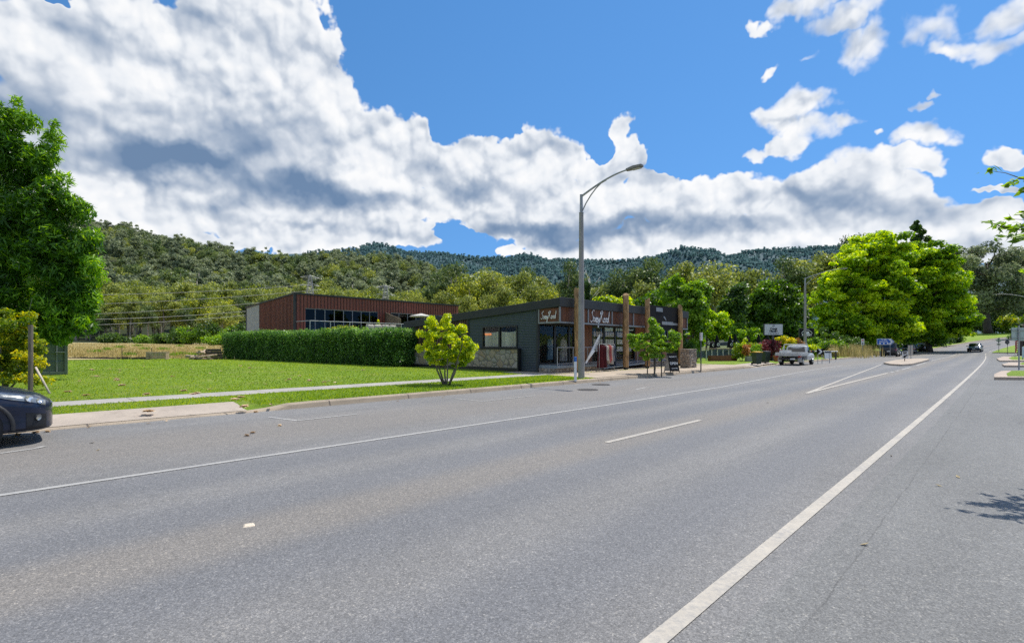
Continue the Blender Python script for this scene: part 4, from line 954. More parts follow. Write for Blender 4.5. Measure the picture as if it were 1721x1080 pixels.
# a bough of a roadside tree reaching in from the right, with its trunk out of frame
def roadside_tree():
    root = empty('roadside_tree', (8.6, 5.6, 0), 0, 'leafy bough hanging in from a roadside tree at the right edge', 'tree')
    r = np.random.RandomState(77); mb = MB()
    mb.tube([(0, 0, -0.1), (0.05, 0, 1.2), (0.0, 0.05, 2.6), (0.1, 0, 3.8)], [0.13, 0.10, 0.08, 0.04], 8)
    arrs = []
    def bough(pts, n, tint):
        P = [Vector(p) - Vector((8.6, 5.6, 0)) for p in pts]
        mb.tube(P, list(np.linspace(0.024, 0.003, len(P))), 6)
        cl = []
        for i in range(len(P) - 2):      # side twigs with their leaves along the inner part
            for k in range(4):
                q = P[i].lerp(P[i + 1], (k + 0.5) / 4); e = q + Vector((r.normal() * 0.14, r.normal() * 0.22, 0.10 * r.normal() + 0.03))
                mb.tube([q, q.lerp(e, 0.5) + Vector((0, 0, 0.02)), e], [0.006, 0.004, 0.002], 4)
                arrs.append(leaf_arrays(r, [(np.array(e), (0.13, 0.13, 0.06), tint)], 11, 0.105, 0.042, 1.2, 0.6, shell=0.1, fill=0.5))
        for i in range(len(P) - 1):
            for k in range(4):
                q = P[i].lerp(P[i + 1], (k + 0.5) / 4)
                if (i + k / 4) / (len(P) - 1) > 0.25: cl.append((np.array(q), (0.10, 0.10, 0.05), tint))
        arrs.append(leaf_arrays(r, cl, n, 0.105, 0.042, 1.2, 0.6, shell=0.2, fill=0.3, spread=0.5))
    def P_(u, v, Y): return (X_at(u, Y), Y, Z_at(v, Y))
    bough([(8.6, 5.6, 2.9), P_(1790, 375, 5.75), P_(1730, 378, 5.8), P_(1695, 385, 5.8), P_(1660, 372, 5.85)], 75, 0.5)
    bough([P_(1790, 375, 5.75), P_(1745, 398, 5.7), P_(1705, 398, 5.7), P_(1680, 396, 5.7)], 34, 0.4)
    bough([(8.6, 5.6, 3.2), P_(1800, 300, 5.6), P_(1750, 302, 5.6), P_(1712, 300, 5.6), P_(1688, 314, 5.6)], 46, 0.5)
    bough([(8.6, 5.6, 2.6), P_(1800, 455, 5.8), P_(1755, 452, 5.8), P_(1722, 455, 5.8)], 26, 0.6)
    r2 = np.random.RandomState(5)
    cl = clump_cloud(r2, [((0.9, -0.3, 4.0), (1.0, 1.0, 0.9)), ((0.5, 0.3, 4.6), (0.6, 0.6, 0.5))], 40, 0.2, 0.35, (0.3, 0.7))
    arrs.append(leaf_arrays(r2, cl, 2600, 0.105, 0.042, 0.7, 0.5))
    mb.build('trunk', M_bark, root, smooth=True); crown_obj('crown', root, arrs, LM['green'])
roadside_tree()

# ---------------------------------------------------------------- hedge, shrubs, grass
def hedge():
    A = Vector((X_at(690, 32.6), 32.6, 0)); Bq = Vector((X_at(384, 50.0), 50.0, 0)); d = (Bq - A); Ln = d.length; d.normalize(); n = Vector((-d.y, d.x, 0))
    root = empty('hedge', (*A.to_2d(), hs(A.x, A.y)), math.atan2(d.y, d.x), 'long tall dense dark green hedge along the lawn in front of the red building', 'hedge')
    r = np.random.RandomState(8); cl = []
    nseg = int(Ln / 0.42)
    for i in range(nseg):
        x = 0.3 + i * (Ln - 0.4) / nseg; hh = 2.34 + 0.12 * x / Ln + r.normal() * 0.09
        for k in range(9):
            z = 0.15 + (hh - 0.3) * (k / 8); cl.append((np.array((x + r.normal() * 0.1, (0.62 + r.normal() * 0.06), z)), (0.34, 0.26, 0.36), 0.12 + 0.5 * r.random()))
        for y in (-0.5, 0, 0.45): cl.append((np.array((x, y + r.normal() * 0.05, hh - 0.12)), (0.34, 0.3, 0.28 + 0.1 * r.random()), 0.3 + 0.55 * r.random()))
    for k in range(60): cl.append((np.array((0.1 + r.random() * 0.1, -0.6 + 1.2 * r.random(), 0.2 + 2.1 * r.random())), (0.25, 0.3, 0.3), 0.1 + 0.6 * r.random()))
    core = MB(); core.bx(0.25, Ln, -0.5, 0.42, 0, 2.2); core.build('branches', pm('hedge_core', (0.012, 0.018, 0.008), 0.9), root)
    crown_obj('foliage', root, leaf_arrays(r, cl, 62000, 0.13, 0.062, 0.45, -0.5, fill=0.1, tv=0.2), LM['hedge'])
hedge()
def grow(name, label, u, v, blobs_px, kind, n, ln, wd, nclump=24, r0=0.15, r1=0.3, seed=1, Y=None, tint=(0.2, 0.8), cat='shrub', up=0.6, droop=0.1, group=None, flat=0.8):
    if Y is None: x, Y, z = hit(u, v)
    o = tree(name, label, Y, u, blobs_px, nclump, r0, r1, n, ln, wd, kind, 0.02, M_bark, 1.0, tint, up, droop, 4, seed, 4, flat, 0.25, cat=cat)
    if group: o['group'] = group
    return o
grow('shrub', 'golden orange-tipped shrub beyond the slat fence by the hedge end', 688, 600, [(688, 562, 14, 14), (680, 570, 14, 12), (694, 575, 10, 14)], 'yellow', 4500, 0.09, 0.05, 40, 0.2, 0.34, 51, 36.5)
grow('shrub', 'yellow shrub poking over the hedge top below the balcony', 575, 580, [(572, 556, 16, 8), (590, 558, 14, 7), (560, 562, 18, 8)], 'yellow', 4200, 0.10, 0.05, 40, 0.25, 0.4, 52, 41.5)
# ---------------------------------------------------------------- building materials
def wallmat(name, kind, col, col2, pitch, rough=0.45, vertical=False, metal=0.0):
    """ribbed or boarded cladding: ribs as bump and as slight tone change, in object space"""
    m, nt, b, out = nt_new(name)
    oc = coords(nt); sp = nt.nodes.new('ShaderNodeSeparateXYZ'); nt.links.new(oc, sp.inputs[0])
    ax = mathn(nt, 'ADD', sp.outputs[0], sp.outputs[1]) if vertical else sp.outputs[2]
    ph = mathn(nt, 'DIVIDE', ax, pitch)
    if kind == 'corrugated': w = mathn(nt, 'MULTIPLY_ADD', mathn(nt, 'SINE', mathn(nt, 'MULTIPLY', ph, 2 * PI)), 0.5, 0.5)
    else: w = ramp(nt, mathn(nt, 'FRACT', ph), [(0.0, (0, 0, 0)), (0.06, (1, 1, 1)), (0.94, (1, 1, 1)), (1.0, (0, 0, 0))])
    n = noise(nt, vmap(nt, oc, (2.5, 2.5, 0.6)), 1.2, 6, 0.65)
    if kind == 'boards':
        wn = nt.nodes.new('ShaderNodeTexWhiteNoise'); wn.noise_dimensions = '1D'; nt.links.new(mathn(nt, 'FLOOR', ph), wn.inputs['W'])
        n = mathn(nt, 'ADD', mathn(nt, 'MULTIPLY', n, 0.55), mathn(nt, 'MULTIPLY', wn.outputs[0], 0.45))
    c = ramp(nt, n, [(0.25, col), (0.75, col2)])
    c = mixc(nt, mathn(nt, 'MULTIPLY', mathn(nt, 'SUBTRACT', 1.0, w), 0.35 if kind == 'corrugated' else 0.8), c, tuple(q * 0.45 for q in col))
    nt.links.new(c, b.inputs['Base Color']); b.inputs['Roughness'].default_value = rough; b.inputs['Metallic'].default_value = metal
    nt.links.new(bumpn(nt, w, 0.8, 0.02), b.inputs['Normal'])
    return m
def stonemat(name, scale, cols, mortar):
    m, nt, b, out = nt_new(name)
    oc = coords(nt)
    wn = nt.nodes.new('ShaderNodeTexNoise'); sock(wn, 'Scale', 1.6); sock(wn, 'Detail', 3); nt.links.new(oc, wn.inputs['Vector'])
    ad = nt.nodes.new('ShaderNodeVectorMath'); ad.operation = 'MULTIPLY_ADD'; nt.links.new(wn.outputs['Color'], ad.inputs[0]); ad.inputs[1].default_value = (0.28, 0.28, 0.28); nt.links.new(oc, ad.inputs[2])
    v1 = nt.nodes.new('ShaderNodeTexVoronoi'); sock(v1, 'Scale', scale); nt.links.new(ad.outputs[0], v1.inputs['Vector'])
    v2 = nt.nodes.new('ShaderNodeTexVoronoi'); v2.feature = 'DISTANCE_TO_EDGE'; sock(v2, 'Scale', scale); nt.links.new(ad.outputs[0], v2.inputs['Vector'])
    sp = nt.nodes.new('ShaderNodeSeparateColor'); nt.links.new(v1.outputs['Color'], sp.inputs[0])
    c = ramp(nt, sp.outputs[0], [(i / (len(cols) - 1), q) for i, q in enumerate(cols)])
    c = mixc(nt, mathn(nt, 'MULTIPLY', noise(nt, oc, 14, 6, 0.7), 0.7), c, (0.20, 0.17, 0.13))
    k = ramp(nt, v2.outputs['Distance'], [(0.02, (1, 1, 1)), (0.06, (0, 0, 0))])
    nt.links.new(mixc(nt, k, c, mortar), b.inputs['Base Color']); b.inputs['Roughness'].default_value = 0.85
    hh = mathn(nt, 'ADD', mathn(nt, 'MINIMUM', mathn(nt, 'MULTIPLY', v2.outputs['Distance'], 3.0), 0.5), mathn(nt, 'MULTIPLY', noise(nt, oc, 20, 4), 0.25))
    nt.links.new(bumpn(nt, hh, 0.9, 0.06), b.inputs['Normal'])
    return m
def glassmat(name, tint=(0.02, 0.025, 0.03), see=0.9):
    m, nt, b, out = nt_new(name)
    nt.nodes.remove(b)
    gl = nt.nodes.new('ShaderNodeBsdfGlossy'); sock(gl, 'Roughness', 0.015); sock(gl, 'Color', (0.9, 0.93, 0.95, 1))
    tr = nt.nodes.new('ShaderNodeBsdfTransparent'); sock(tr, 'Color', (see, see, see * 0.99, 1))
    fz = nt.nodes.new('ShaderNodeFresnel'); sock(fz, 'IOR', 1.55)
    nt.links.new(bumpn(nt, noise(nt, coords(nt), 0.8, 2), 0.03, 0.2), gl.inputs['Normal'])
    mx = nt.nodes.new('ShaderNodeMixShader'); nt.links.new(mathn(nt, 'MULTIPLY_ADD', fz.outputs[0], 0.38, 0.0, clamp=True), mx.inputs[0])
    nt.links.new(tr.outputs[0], mx.inputs[1]); nt.links.new(gl.outputs[0], mx.inputs[2]); nt.links.new(mx.outputs[0], out.inputs[0])
    return m
M_corr = wallmat('corrugated_slate', 'corrugated', (0.034, 0.049, 0.058), (0.048, 0.066, 0.077), 0.085, 0.5)
M_cap = pm('dark_metal_capping', (0.022, 0.025, 0.027), 0.62, 0.0, 0.3, 1.5)
M_frame = pm('black_aluminium', (0.014, 0.015, 0.016), 0.4, 0, 0.3, 3)
M_grey = pm('grey_steel', (0.24, 0.25, 0.26), 0.45, 0.2, 0.2, 4)
M_gal = pm('galvanised_steel', (0.36, 0.37, 0.38), 0.5, 0.3, 0.25, 6, grime=0.3)
M_rust = wallmat('timber_fascia', 'boards', (0.095, 0.030, 0.010), (0.180, 0.060, 0.020), 0.14, 0.6, True)
M_soffit = wallmat('timber_soffit', 'boards', (0.22, 0.085, 0.03), (0.40, 0.17, 0.06), 0.11, 0.6, True)
M_stone = stonemat('fieldstone', 2.7, [(0.36, 0.31, 0.24), (0.46, 0.38, 0.27), (0.34, 0.33, 0.31), (0.48, 0.42, 0.33), (0.40, 0.28, 0.17), (0.50, 0.46, 0.40)], (0.15, 0.13, 0.11))
M_stone2 = stonemat('rubble_stone', 4.6, [(0.42, 0.34, 0.25), (0.30, 0.23, 0.17), (0.50, 0.42, 0.33), (0.36, 0.32, 0.28)], (0.09, 0.075, 0.06))
M_post = bark('weathered_timber', (0.16, 0.092, 0.040), (0.50, 0.31, 0.14))
M_glass = glassmat('shop_glass'); M_white = pm('white_paint', (0.78, 0.78, 0.76), 0.5, 0, 0.08, 3)
M_curt = wallmat('net_curtain', 'corrugated', (0.74, 0.72, 0.62), (0.86, 0.84, 0.74), 0.09, 0.8, True)
M_dark = pm('dark_interior', (0.012, 0.011, 0.010), 0.8, 0, 0.4, 1.0); M_floor = pm('shop_floor', (0.32, 0.26, 0.20), 0.5)
M_int = pm('shop_inner_wall', (0.30, 0.30, 0.24), 0.8, 0, 0.6, 0.9)
M_black = pm('black_paint', (0.010, 0.010, 0.011), 0.8, spec=0.2); M_paper = pm('paper', (0.72, 0.73, 0.70), 0.7, 0, 0.12, 9)
M_slat = wallmat('timber_slats', 'boards', (0.05, 0.025, 0.016), (0.20, 0.12, 0.085), 0.16, 0.7, True)
M_bluegrey = pm('deck_edge_steel', (0.20, 0.24, 0.27), 0.45)
M_redclad = wallmat('red_standing_seam', 'boards', (0.230, 0.060, 0.036), (0.275, 0.076, 0.046), 0.36, 0.5, True)
M_greyclad = wallmat('pale_grey_cladding', 'corrugated', (0.30, 0.32, 0.33), (0.36, 0.38, 0.39), 0.14, 0.5)
M_script = pm('sign_white', (0.80, 0.80, 0.79), 0.4, 0, 0.05, 3)

# script lettering of the shop, drawn as pen strokes (unit: one letter height)
def script_sign(name, parent, loc, rz, width, m):
    """the shop's name in a brush script: capital S, a, s, s, y, then R, o, a, d"""
    S = []
    S.append([(0.62, 0.98), (0.50, 1.06), (0.34, 0.98), (0.24, 0.78), (0.34, 0.60), (0.44, 0.42), (0.36, 0.16), (0.18, 0.02), (0.02, 0.05), (-0.04, 0.16)])
    def a(x): return [(x + 0.24, 0.36), (x + 0.12, 0.40), (x + 0.0, 0.22), (x + 0.06, 0.04), (x + 0.18, 0.16), (x + 0.26, 0.38), (x + 0.24, 0.10), (x + 0.34, 0.06)]
    def s_(x): return [(x - 0.06, 0.06), (x + 0.14, 0.44), (x + 0.18, 0.16), (x + 0.06, 0.0), (x - 0.02, 0.06)]
    S.append(a(0.52)); S.append(s_(0.90)); S.append(s_(1.10))
    S.append([(1.30, 0.40), (1.32, 0.14), (1.42, 0.10), (1.54, 0.40), (1.48, -0.10), (1.36, -0.40), (1.26, -0.32), (1.40, -0.06), (1.62, 0.16), (1.74, 0.42)])
    S.append([(1.92, 0.92), (1.84, 0.5), (1.76, 0.04)]); S.append([(1.70, 0.72), (1.86, 0.98), (2.08, 1.06), (2.16, 0.88), (2.02, 0.62), (1.88, 0.54), (2.06, 0.28), (2.24, 0.06), (2.34, 0.16)])
    S.append([(2.50, 0.40), (2.38, 0.34), (2.34, 0.14), (2.44, 0.02), (2.56, 0.14), (2.54, 0.36), (2.48, 0.40), (2.66, 0.36)])
    S.append(a(2.70)); S.append([(3.22, 0.36), (3.10, 0.40), (3.02, 0.20), (3.08, 0.04), (3.20, 0.16), (3.36, 0.70), (3.42, 1.12), (3.30, 0.50), (3.26, 0.10), (3.36, 0.04)])
    k = width / 3.5; mb = MB()
    for pl in S:
        P = []
        for i in range(len(pl) - 1):      # Catmull-Rom through the pen points
            p0, p1, p2, p3 = pl[max(i - 1, 0)], pl[i], pl[i + 1], pl[min(i + 2, len(pl) - 1)]
            for q in range(4):
                t = q / 4
                P.append(tuple(0.5 * (2 * p1[c] + (p2[c] - p0[c]) * t + (2 * p0[c] - 5 * p1[c] + 4 * p2[c] - p3[c]) * t * t + (3 * p1[c] - p0[c] - 3 * p2[c] + p3[c]) * t ** 3) for c in (0, 1)))
        P.append(pl[-1])
        mb.tube([(x * k - width / 2, 0, (z - 0.35) * k) for x, z in P], [k * (0.044 + 0.022 * math.sin(i * 0.7)) for i in range(len(P))], 6)
    o = mb.build(name, m, parent, smooth=True); o.location = loc; o.rotation_euler = (0, 0, rz); o.scale = (1, 0.5, 1)
    return o

# ---------------------------------------------------------------- the shop. local x runs along the street front (to the right), local y towards the back
C0 = Vector((1.34, 26.2)); fd = Vector((0.6779, 0.7352)); SRZ = math.atan2(fd.y, fd.x)
shop = empty('shop_building', (C0.x, C0.y, 0.12), SRZ, 'low dark corrugated shop with timber fascia, white script signs and tall timber posts', 'shop')
Lf, Dp = 15.0, 10.9           # street front, depth
# zones of the roof: front edge level, falling to the back
def roofz(y): return 3.80 - 0.118 * (y + 1.43) if y > 1.8 else 3.80 - 0.118 * (y + 1.43) * 1.0
WO = 1.43                    # overhang to the street
def shop_build():
    fl = 0.42
    # roof slab with deep dark capping along the gable and the street
    rb = MB()
    rb.extr([(-WO - 0.02, 3.80), (Dp + 0.75, 3.00), (Dp + 0.75, 2.56), (-WO - 0.02, 3.36)], 0, 1)
    v = [(y if 0 else -0.10 if yy == 0 else Lf, x, z) for (x, yy, z) in rb.v]
    r2 = MB(); r2.add(v, [f[::-1] for f in rb.f]); r2.build('roof', M_cap, shop, bevel=0.02)
    cap = MB(); cap.bx(-0.13, Lf + 0.03, -WO - 0.10, -WO - 0.022, 3.36, 3.83); cap.build('roof_capping', M_cap, shop, bevel=0.015)
    # side wall: slate corrugated gable with window opening
    wx = 0.0
    def gable(y0, y1, z0, z1f):
        return
    yw0, yw1, zw0, zw1 = 1.42, 4.12, 1.28, 2.50
    sw = MB()
    top = lambda y: 3.35 - 0.0611 * (y + WO)
    def face(y0, y1, za, zb0, zb1, mi=0):
        sw.add([(wx, y0, za), (wx, y1, za), (wx, y1, zb1), (wx, y0, zb0), (wx + 0.15, y0, za), (wx + 0.15, y1, za), (wx + 0.15, y1, zb1), (wx + 0.15, y0, zb0)],
               [(0, 3, 2, 1), (4, 5, 6, 7), (0, 1, 5, 4), (3, 7, 6, 2), (0, 4, 7, 3), (1, 2, 6, 5)], mi)
    face(0.0, yw0, 0.0, top(0), top(yw0)); face(yw1, 5.3, 0.0, top(yw1), top(5.3)); face(yw0, yw1, 0, zw0, zw0); face(yw0, yw1, zw1, top(yw0), top(yw1))
    sw.build('corrugated_wall', M_corr, shop)
    sl = MB()
    sl.add([(wx + 0.04, 5.3, 1.25), (wx + 0.04, Dp, 1.25), (wx + 0.04, Dp, top(Dp)), (wx + 0.04, 5.3, top(5.3))], [(0, 3, 2, 1)])
    for k in range(32):
        y = 5.44 + k * (Dp - 5.5) / 32; sl.box((wx + 0.0, y, (1.25 + top(y)) / 2), (0.07, 0.085, top(y) - 1.27))
    sl.build('slat_screen', M_slat, shop)
    cv = MB(); cv.bx(-0.06, 0.04, -0.05, 0.06, 0.0, 3.29); cv.bx(-0.035, 0.05, 5.26, 5.38, 1.25, top(5.35)); cv.build('corner_trim', M_cap, shop)
    cp = MB(); cp.bx(-0.10, 0.06, Dp - 0.06, Dp + 0.06, -0.1, top(Dp)); cp.build('corner_post', pm('cream_post', (0.42, 0.38, 0.32), 0.6), shop)
    st_ = MB(); st_.bx(-0.24, -0.005, 1.22, Dp - 0.07, 0.22, 1.205); st_.build('stone_wall', M_stone, shop)
    sc = MB(); sc.bx(-0.28, -0.005, 1.15, Dp - 0.06, 1.208, 1.262); sc.bx(-0.255, -0.005, 1.15, Dp - 0.07, -0.15, 0.217); sc.bx(-0.26, -0.005, 1.155, 1.218, 0.218, 1.206); sc.build('wall_capping', M_frame, shop)
    wf = MB()
    for (a, b_, c, d) in ((yw0, yw1, zw1 - 0.07, zw1), (yw0, yw1, zw0, zw0 + 0.07), (yw0, yw0 + 0.07, zw0 + 0.07, zw1 - 0.07), (yw1 - 0.07, yw1, zw0 + 0.07, zw1 - 0.07), ((yw0 + yw1) / 2 - 0.05, (yw0 + yw1) / 2 + 0.05, zw0 + 0.07, zw1 - 0.07)):
        wf.bx(-0.045, 0.10, a, b_, c, d)
    wn = wf.build('window', M_frame, shop)
    pg = MB(); pg.quad((0.03, yw0 + 0.05, zw0 + 0.05), (0.03, yw0 + 0.05, zw1 - 0.05), (0.03, yw1 - 0.05, zw1 - 0.05), (0.03, yw1 - 0.05, zw0 + 0.05)); pg.build('pane', M_glass, wn)
    cu = MB()
    for (a, b_) in ((yw0 + 0.1, 2.70), (2.84, yw1 - 0.1)):
        pts = [(a + (b_ - a) * i / 40, 0.10 + 0.03 * math.sin(i * 1.9)) for i in range(41)]
        for (p, q) in zip(pts[:-1], pts[1:]):
            cu.quad((p[1], p[0], zw0 - 0.1), (p[1], p[0], 2.17 + 0.02 * math.sin(p[0] * 5)), (q[1], q[0], 2.17 + 0.02 * math.sin(q[0] * 5)), (q[1], q[0], zw0 - 0.1))
    cu.build('curtain', M_curt, wn)
    neon = MB(); neon.tube([(0.055, 3.98 - 0.018 * i, 2.06 + 0.05 * math.sin(i * 1.3) + 0.02 * math.sin(i * 2.7)) for i in range(30)], 0.012, 5)
    neon.build('neon_lettering', pm('neon_orange', (0.9, 0.3, 0.1), 0.4, emit=((1.0, 0.35, 0.12), 0.7)), wn)
    # back wall, far end wall, inner walls, floor
    bk = MB(); bk.bx(0.05, Lf, Dp - 0.15, Dp - 0.001, -0.1, 2.5); bk.bx(Lf - 0.15, Lf - 0.001, 0.02, Dp - 0.16, -0.1, 2.55); bk.build('rear_wall', M_corr, shop)
    iw = MB(); iw.bx(0.16, Lf - 0.16, 5.3, 5.4, fl, 2.8); iw.bx(4.9, 5.0, 0.3, 5.29, fl, 2.8); iw.bx(0.16, Lf - 0.16, 0.15, 5.29, 2.9, 2.95); iw.build('inner_wall', M_int, shop)
    f_ = MB(); f_.bx(0.16, Lf - 0.16, -0.02, 5.29, fl - 0.12, fl); f_.build('floor', M_floor, shop)
    # fascia boxes with timber boards, grey steel frame and soffit
    fb = MB(); fb.bx(0.12, Lf - 0.05, -WO + 0.02, -WO + 0.10, 2.62, 3.36); fb.bx(-0.02, 0.10, -WO + 0.02, -0.06, 2.62, 3.30); fb.build('timber_fascia', M_rust, shop)
    sf = MB(); sf.bx(0.08, Lf - 0.05, -WO + 0.11, 0.10, 2.66, 2.70); sf.build('soffit', M_soffit, shop)
    fr_ = MB()
    fr_.bx(-0.05, Lf - 0.02, -WO - 0.05, -WO + 0.018, 2.54, 2.62); fr_.bx(-0.06, -0.021, -WO + 0.02, -0.07, 2.54, 2.62)
    for x in (-0.02, 2.45, 4.84, 7.27, Lf - 0.06): fr_.bx(x - 0.04, x + 0.04, -WO - 0.045, -WO + 0.018, 2.622, 3.355)
    fr_.bx(-0.055, -0.022, -0.13, -0.066, 2.622, 3.28)
    fr_.build('fascia_frame', M_grey, shop)
    sg_ = script_sign('side_sign', shop, (-0.06, -0.76, 2.90), -PI / 2, 1.0, M_script); sg_.scale = (1, 0.5, 1.3)
    sg_ = script_sign('front_sign', shop, (3.65, -WO - 0.02, 2.90), 0, 1.9, M_script); sg_.scale = (1, 0.5, 1.12)
    # dark sign boards of the neighbouring shop unit at the far end
    db = MB(); db.bx(9.05, 13.2, -WO - 0.17, -WO - 0.11, 2.40, 3.98); dbo = db.build('sign_board', M_black, shop)
    w2 = MB(); w2.bx(10.7, 12.3, -WO - 0.188, -WO - 0.172, 2.78, 2.99); w2.bx(12.32, 13.15, -WO - 0.186, -WO - 0.172, 2.78, 2.93); w2.bx(9.9, 10.8, -WO - 0.186, -WO - 0.172, 3.60, 3.86)
    w2.add([(10.9, -WO - 0.176, 3.3), (11.35, -WO - 0.176, 3.02), (11.3, -WO - 0.176, 3.14), (11.1, -WO - 0.176, 3.34)], [(0, 1, 2, 3)]); w2.build('sign_strip', M_grey, dbo)
    # street glazing: bays of dark frames and glass
    bays = [(0.06, 1.45), (1.45, 2.75), (2.75, 4.05), (5.0, 6.3), (6.3, 7.6), (7.6, 8.9), (8.9, 10.1), (11.4, 12.9), (12.9, Lf - 0.1)]
    for i, (a, b_) in enumerate(bays):
        z0 = fl; fm = MB(); gl = MB()
        fm.bx(a, a + 0.07, 0, 0.09, z0, 2.62); fm.bx(b_ - 0.07, b_, 0, 0.09, z0, 2.62); fm.bx(a + 0.07, b_ - 0.07, 0, 0.09, 2.52, 2.62); fm.bx(a + 0.07, b_ - 0.07, 0, 0.09, z0, z0 + 0.09)
        gl.quad((a + 0.06, 0.045, z0 + 0.08), (b_ - 0.06, 0.045, z0 + 0.08), (b_ - 0.06, 0.045, 2.54), (a + 0.06, 0.045, 2.54))
        so = fm.build('shopfront', M_frame, shop); gl.build('pane', M_glass, so)
        if i == 3: nso = so
    pn = MB(); pn.bx(4.06, 4.99, 0.0, 0.12, fl, 2.62); pn.bx(10.12, 11.38, 0.0, 0.12, fl, 2.62); pn.bx(13.0, 14.6, -0.03, -0.002, fl, 1.6); pn.build('timber_panel', wallmat('shopfront_timber', 'boards', (0.16, 0.060, 0.022), (0.27, 0.105, 0.042), 0.14, 0.6, True), shop)
    pp = MB()
    for a in (5.25, 5.75, 6.55, 7.05, 7.9, 8.35, 9.2):
        for z in (1.05, 1.5, 1.95):
            pp.bx(a, a + 0.22, 0.052, 0.058, z, z + 0.3); pp.bx(a + 0.27, a + 0.47, 0.052, 0.058, z, z + 0.3)
    pp.build('window_notice', M_paper, nso)
    # plinth, ramped walkway and rails
    for (a, b_, zt) in ((0.02, 4.2, 0.26), (9.6, Lf - 0.1, 0.36)): pl = MB(); pl.bx(a, b_, -1.20, -0.02, -0.15, zt); pl.build('stone_plinth', M_stone2, shop)
    dk = MB(); dk.bx(0.02, 4.25, -1.26, -0.01, 0.265, 0.40); dk.extr([(4.26, 0.10), (4.26, 0.16), (9.58, 0.40), (9.58, 0.26)], -1.26, -0.01); dk.bx(9.59, Lf - 0.1, -1.26, -0.01, 0.37, 0.43)
    dk.build('walkway', M_bluegrey, shop)
    rl = MB()
    def rail(x0, x1, z0, z1, y=-1.22):
        for q, zz in ((0.0, 0.92), (0.0, 0.10)): rl.tube([(x0, y, z0 + zz), (x1, y, z1 + zz)], 0.02 if zz > .5 else 0.014, 8)
        n = max(1, round((x1 - x0) / 1.3))
        for i in range(n + 1): x = x0 + (x1 - x0) * i / n; z = z0 + (z1 - z0) * i / n; rl.tube([(x, y, z), (x, y, z + 0.92)], 0.022, 8)
    rail(0.06, 4.1, 0.40, 0.40); rail(4.35, 9.5, 0.16, 0.40); rail(9.7, 12.2, 0.43, 0.43)
    rl.build('handrail', M_gal, shop, smooth=True, auto=40)
    for i, (x, zt, w) in enumerate(((1.02, 4.28, 0.30), (5.85, 4.32, 0.34), (8.45, 4.25, 0.32), (13.15, 4.10, 0.32))):
        r = np.random.RandomState(90 + i)
        pb = MB(); n = 14; prof = []
        zs = [0.16, 0.4, 1.0, 1.7, 2.4, 3.1, 3.7, zt - 0.02, zt]
        pb.tube([(x + r.normal() * 0.012, -WO - 0.32 + r.normal() * 0.012, z) for z in zs], [w / 2 * (1 + r.normal() * 0.04) for z in zs], n)
        po = pb.build('timber_post', M_post, shop, smooth=True, auto=50)
        ft = MB(); ft.bx(x - w * 0.36, x - w * 0.18, -WO - 0.40, -WO - 0.24, -0.04, 0.30); ft.bx(x + w * 0.18, x + w * 0.36, -WO - 0.40, -WO - 0.24, -0.04, 0.30); ft.bx(x - 0.03, x + 0.03, -WO - 0.36, -WO - 0.28, -0.04, 0.17); ft.build('steel_foot', M_frame, po)
        if w > 0.31:
            bl = MB(); bl.cyl((x, -WO - 0.32 - w / 2 - 0.012, 2.58), (x, -WO - 0.32 - w / 2 + 0.03, 2.58), 0.03, n=8); bl.cyl((x, -WO - 0.32 - w / 2 - 0.012, zt - 0.3), (x, -WO - 0.32 - w / 2 + 0.03, zt - 0.3), 0.025, n=8); bl.build('bolt', M_frame, po)
shop_build()
def shop_pt(x, y, z=0.0):
    v = Matrix.Rotation(SRZ, 3, 'Z') @ Vector((x, y, z)); return (v.x + C0.x, v.y + C0.y, v.z + 0.12)

# garments, mannequins, racks -------------------------------------------------
GM = [pm('cloth_red', (0.085, 0.005, 0.010), 0.85), pm('cloth_white', (0.60, 0.57, 0.52), 0.8), pm('cloth_rose', (0.42, 0.10, 0.12), 0.8), pm('cloth_coral', (0.55, 0.18, 0.13), 0.8), pm('cloth_navy', (0.02, 0.03, 0.06), 0.8), pm('cloth_blue', (0.22, 0.36, 0.46), 0.8), pm('cloth_grey', (0.25, 0.25, 0.27), 0.8), pm('cloth_cream', (0.5, 0.42, 0.32), 0.8)]
def garment_mesh(mb, ln, wid, seed, th=0.035):
    r = np.random.RandomState(seed); n = 12; vs = []; fs = []
    zs = [0, -0.05, -0.18, -0.4, -0.7, -1.0]; ws = [0.10, 0.75, 0.85, 0.78, 0.9, 1.05]
    for z, w in zip(zs, ws):
        for k in range(n):
            a = 2 * PI * k / n; fl = 1 + (0.3 * math.sin(a * 3 + seed) * (-z))
            vs.append((math.cos(a) * th * fl * (0.6 + w * 0.5), math.sin(a) * wid / 2 * w, z * ln))
    for i in range(5):
        for k in range(n): fs.append((i * n + k, (i + 1) * n + k, (i + 1) * n + (k + 1) % n, i * n + (k + 1) % n))
    mb.add(vs, fs); mb.add([vs[k] for k in range(n)], [tuple(range(n))])
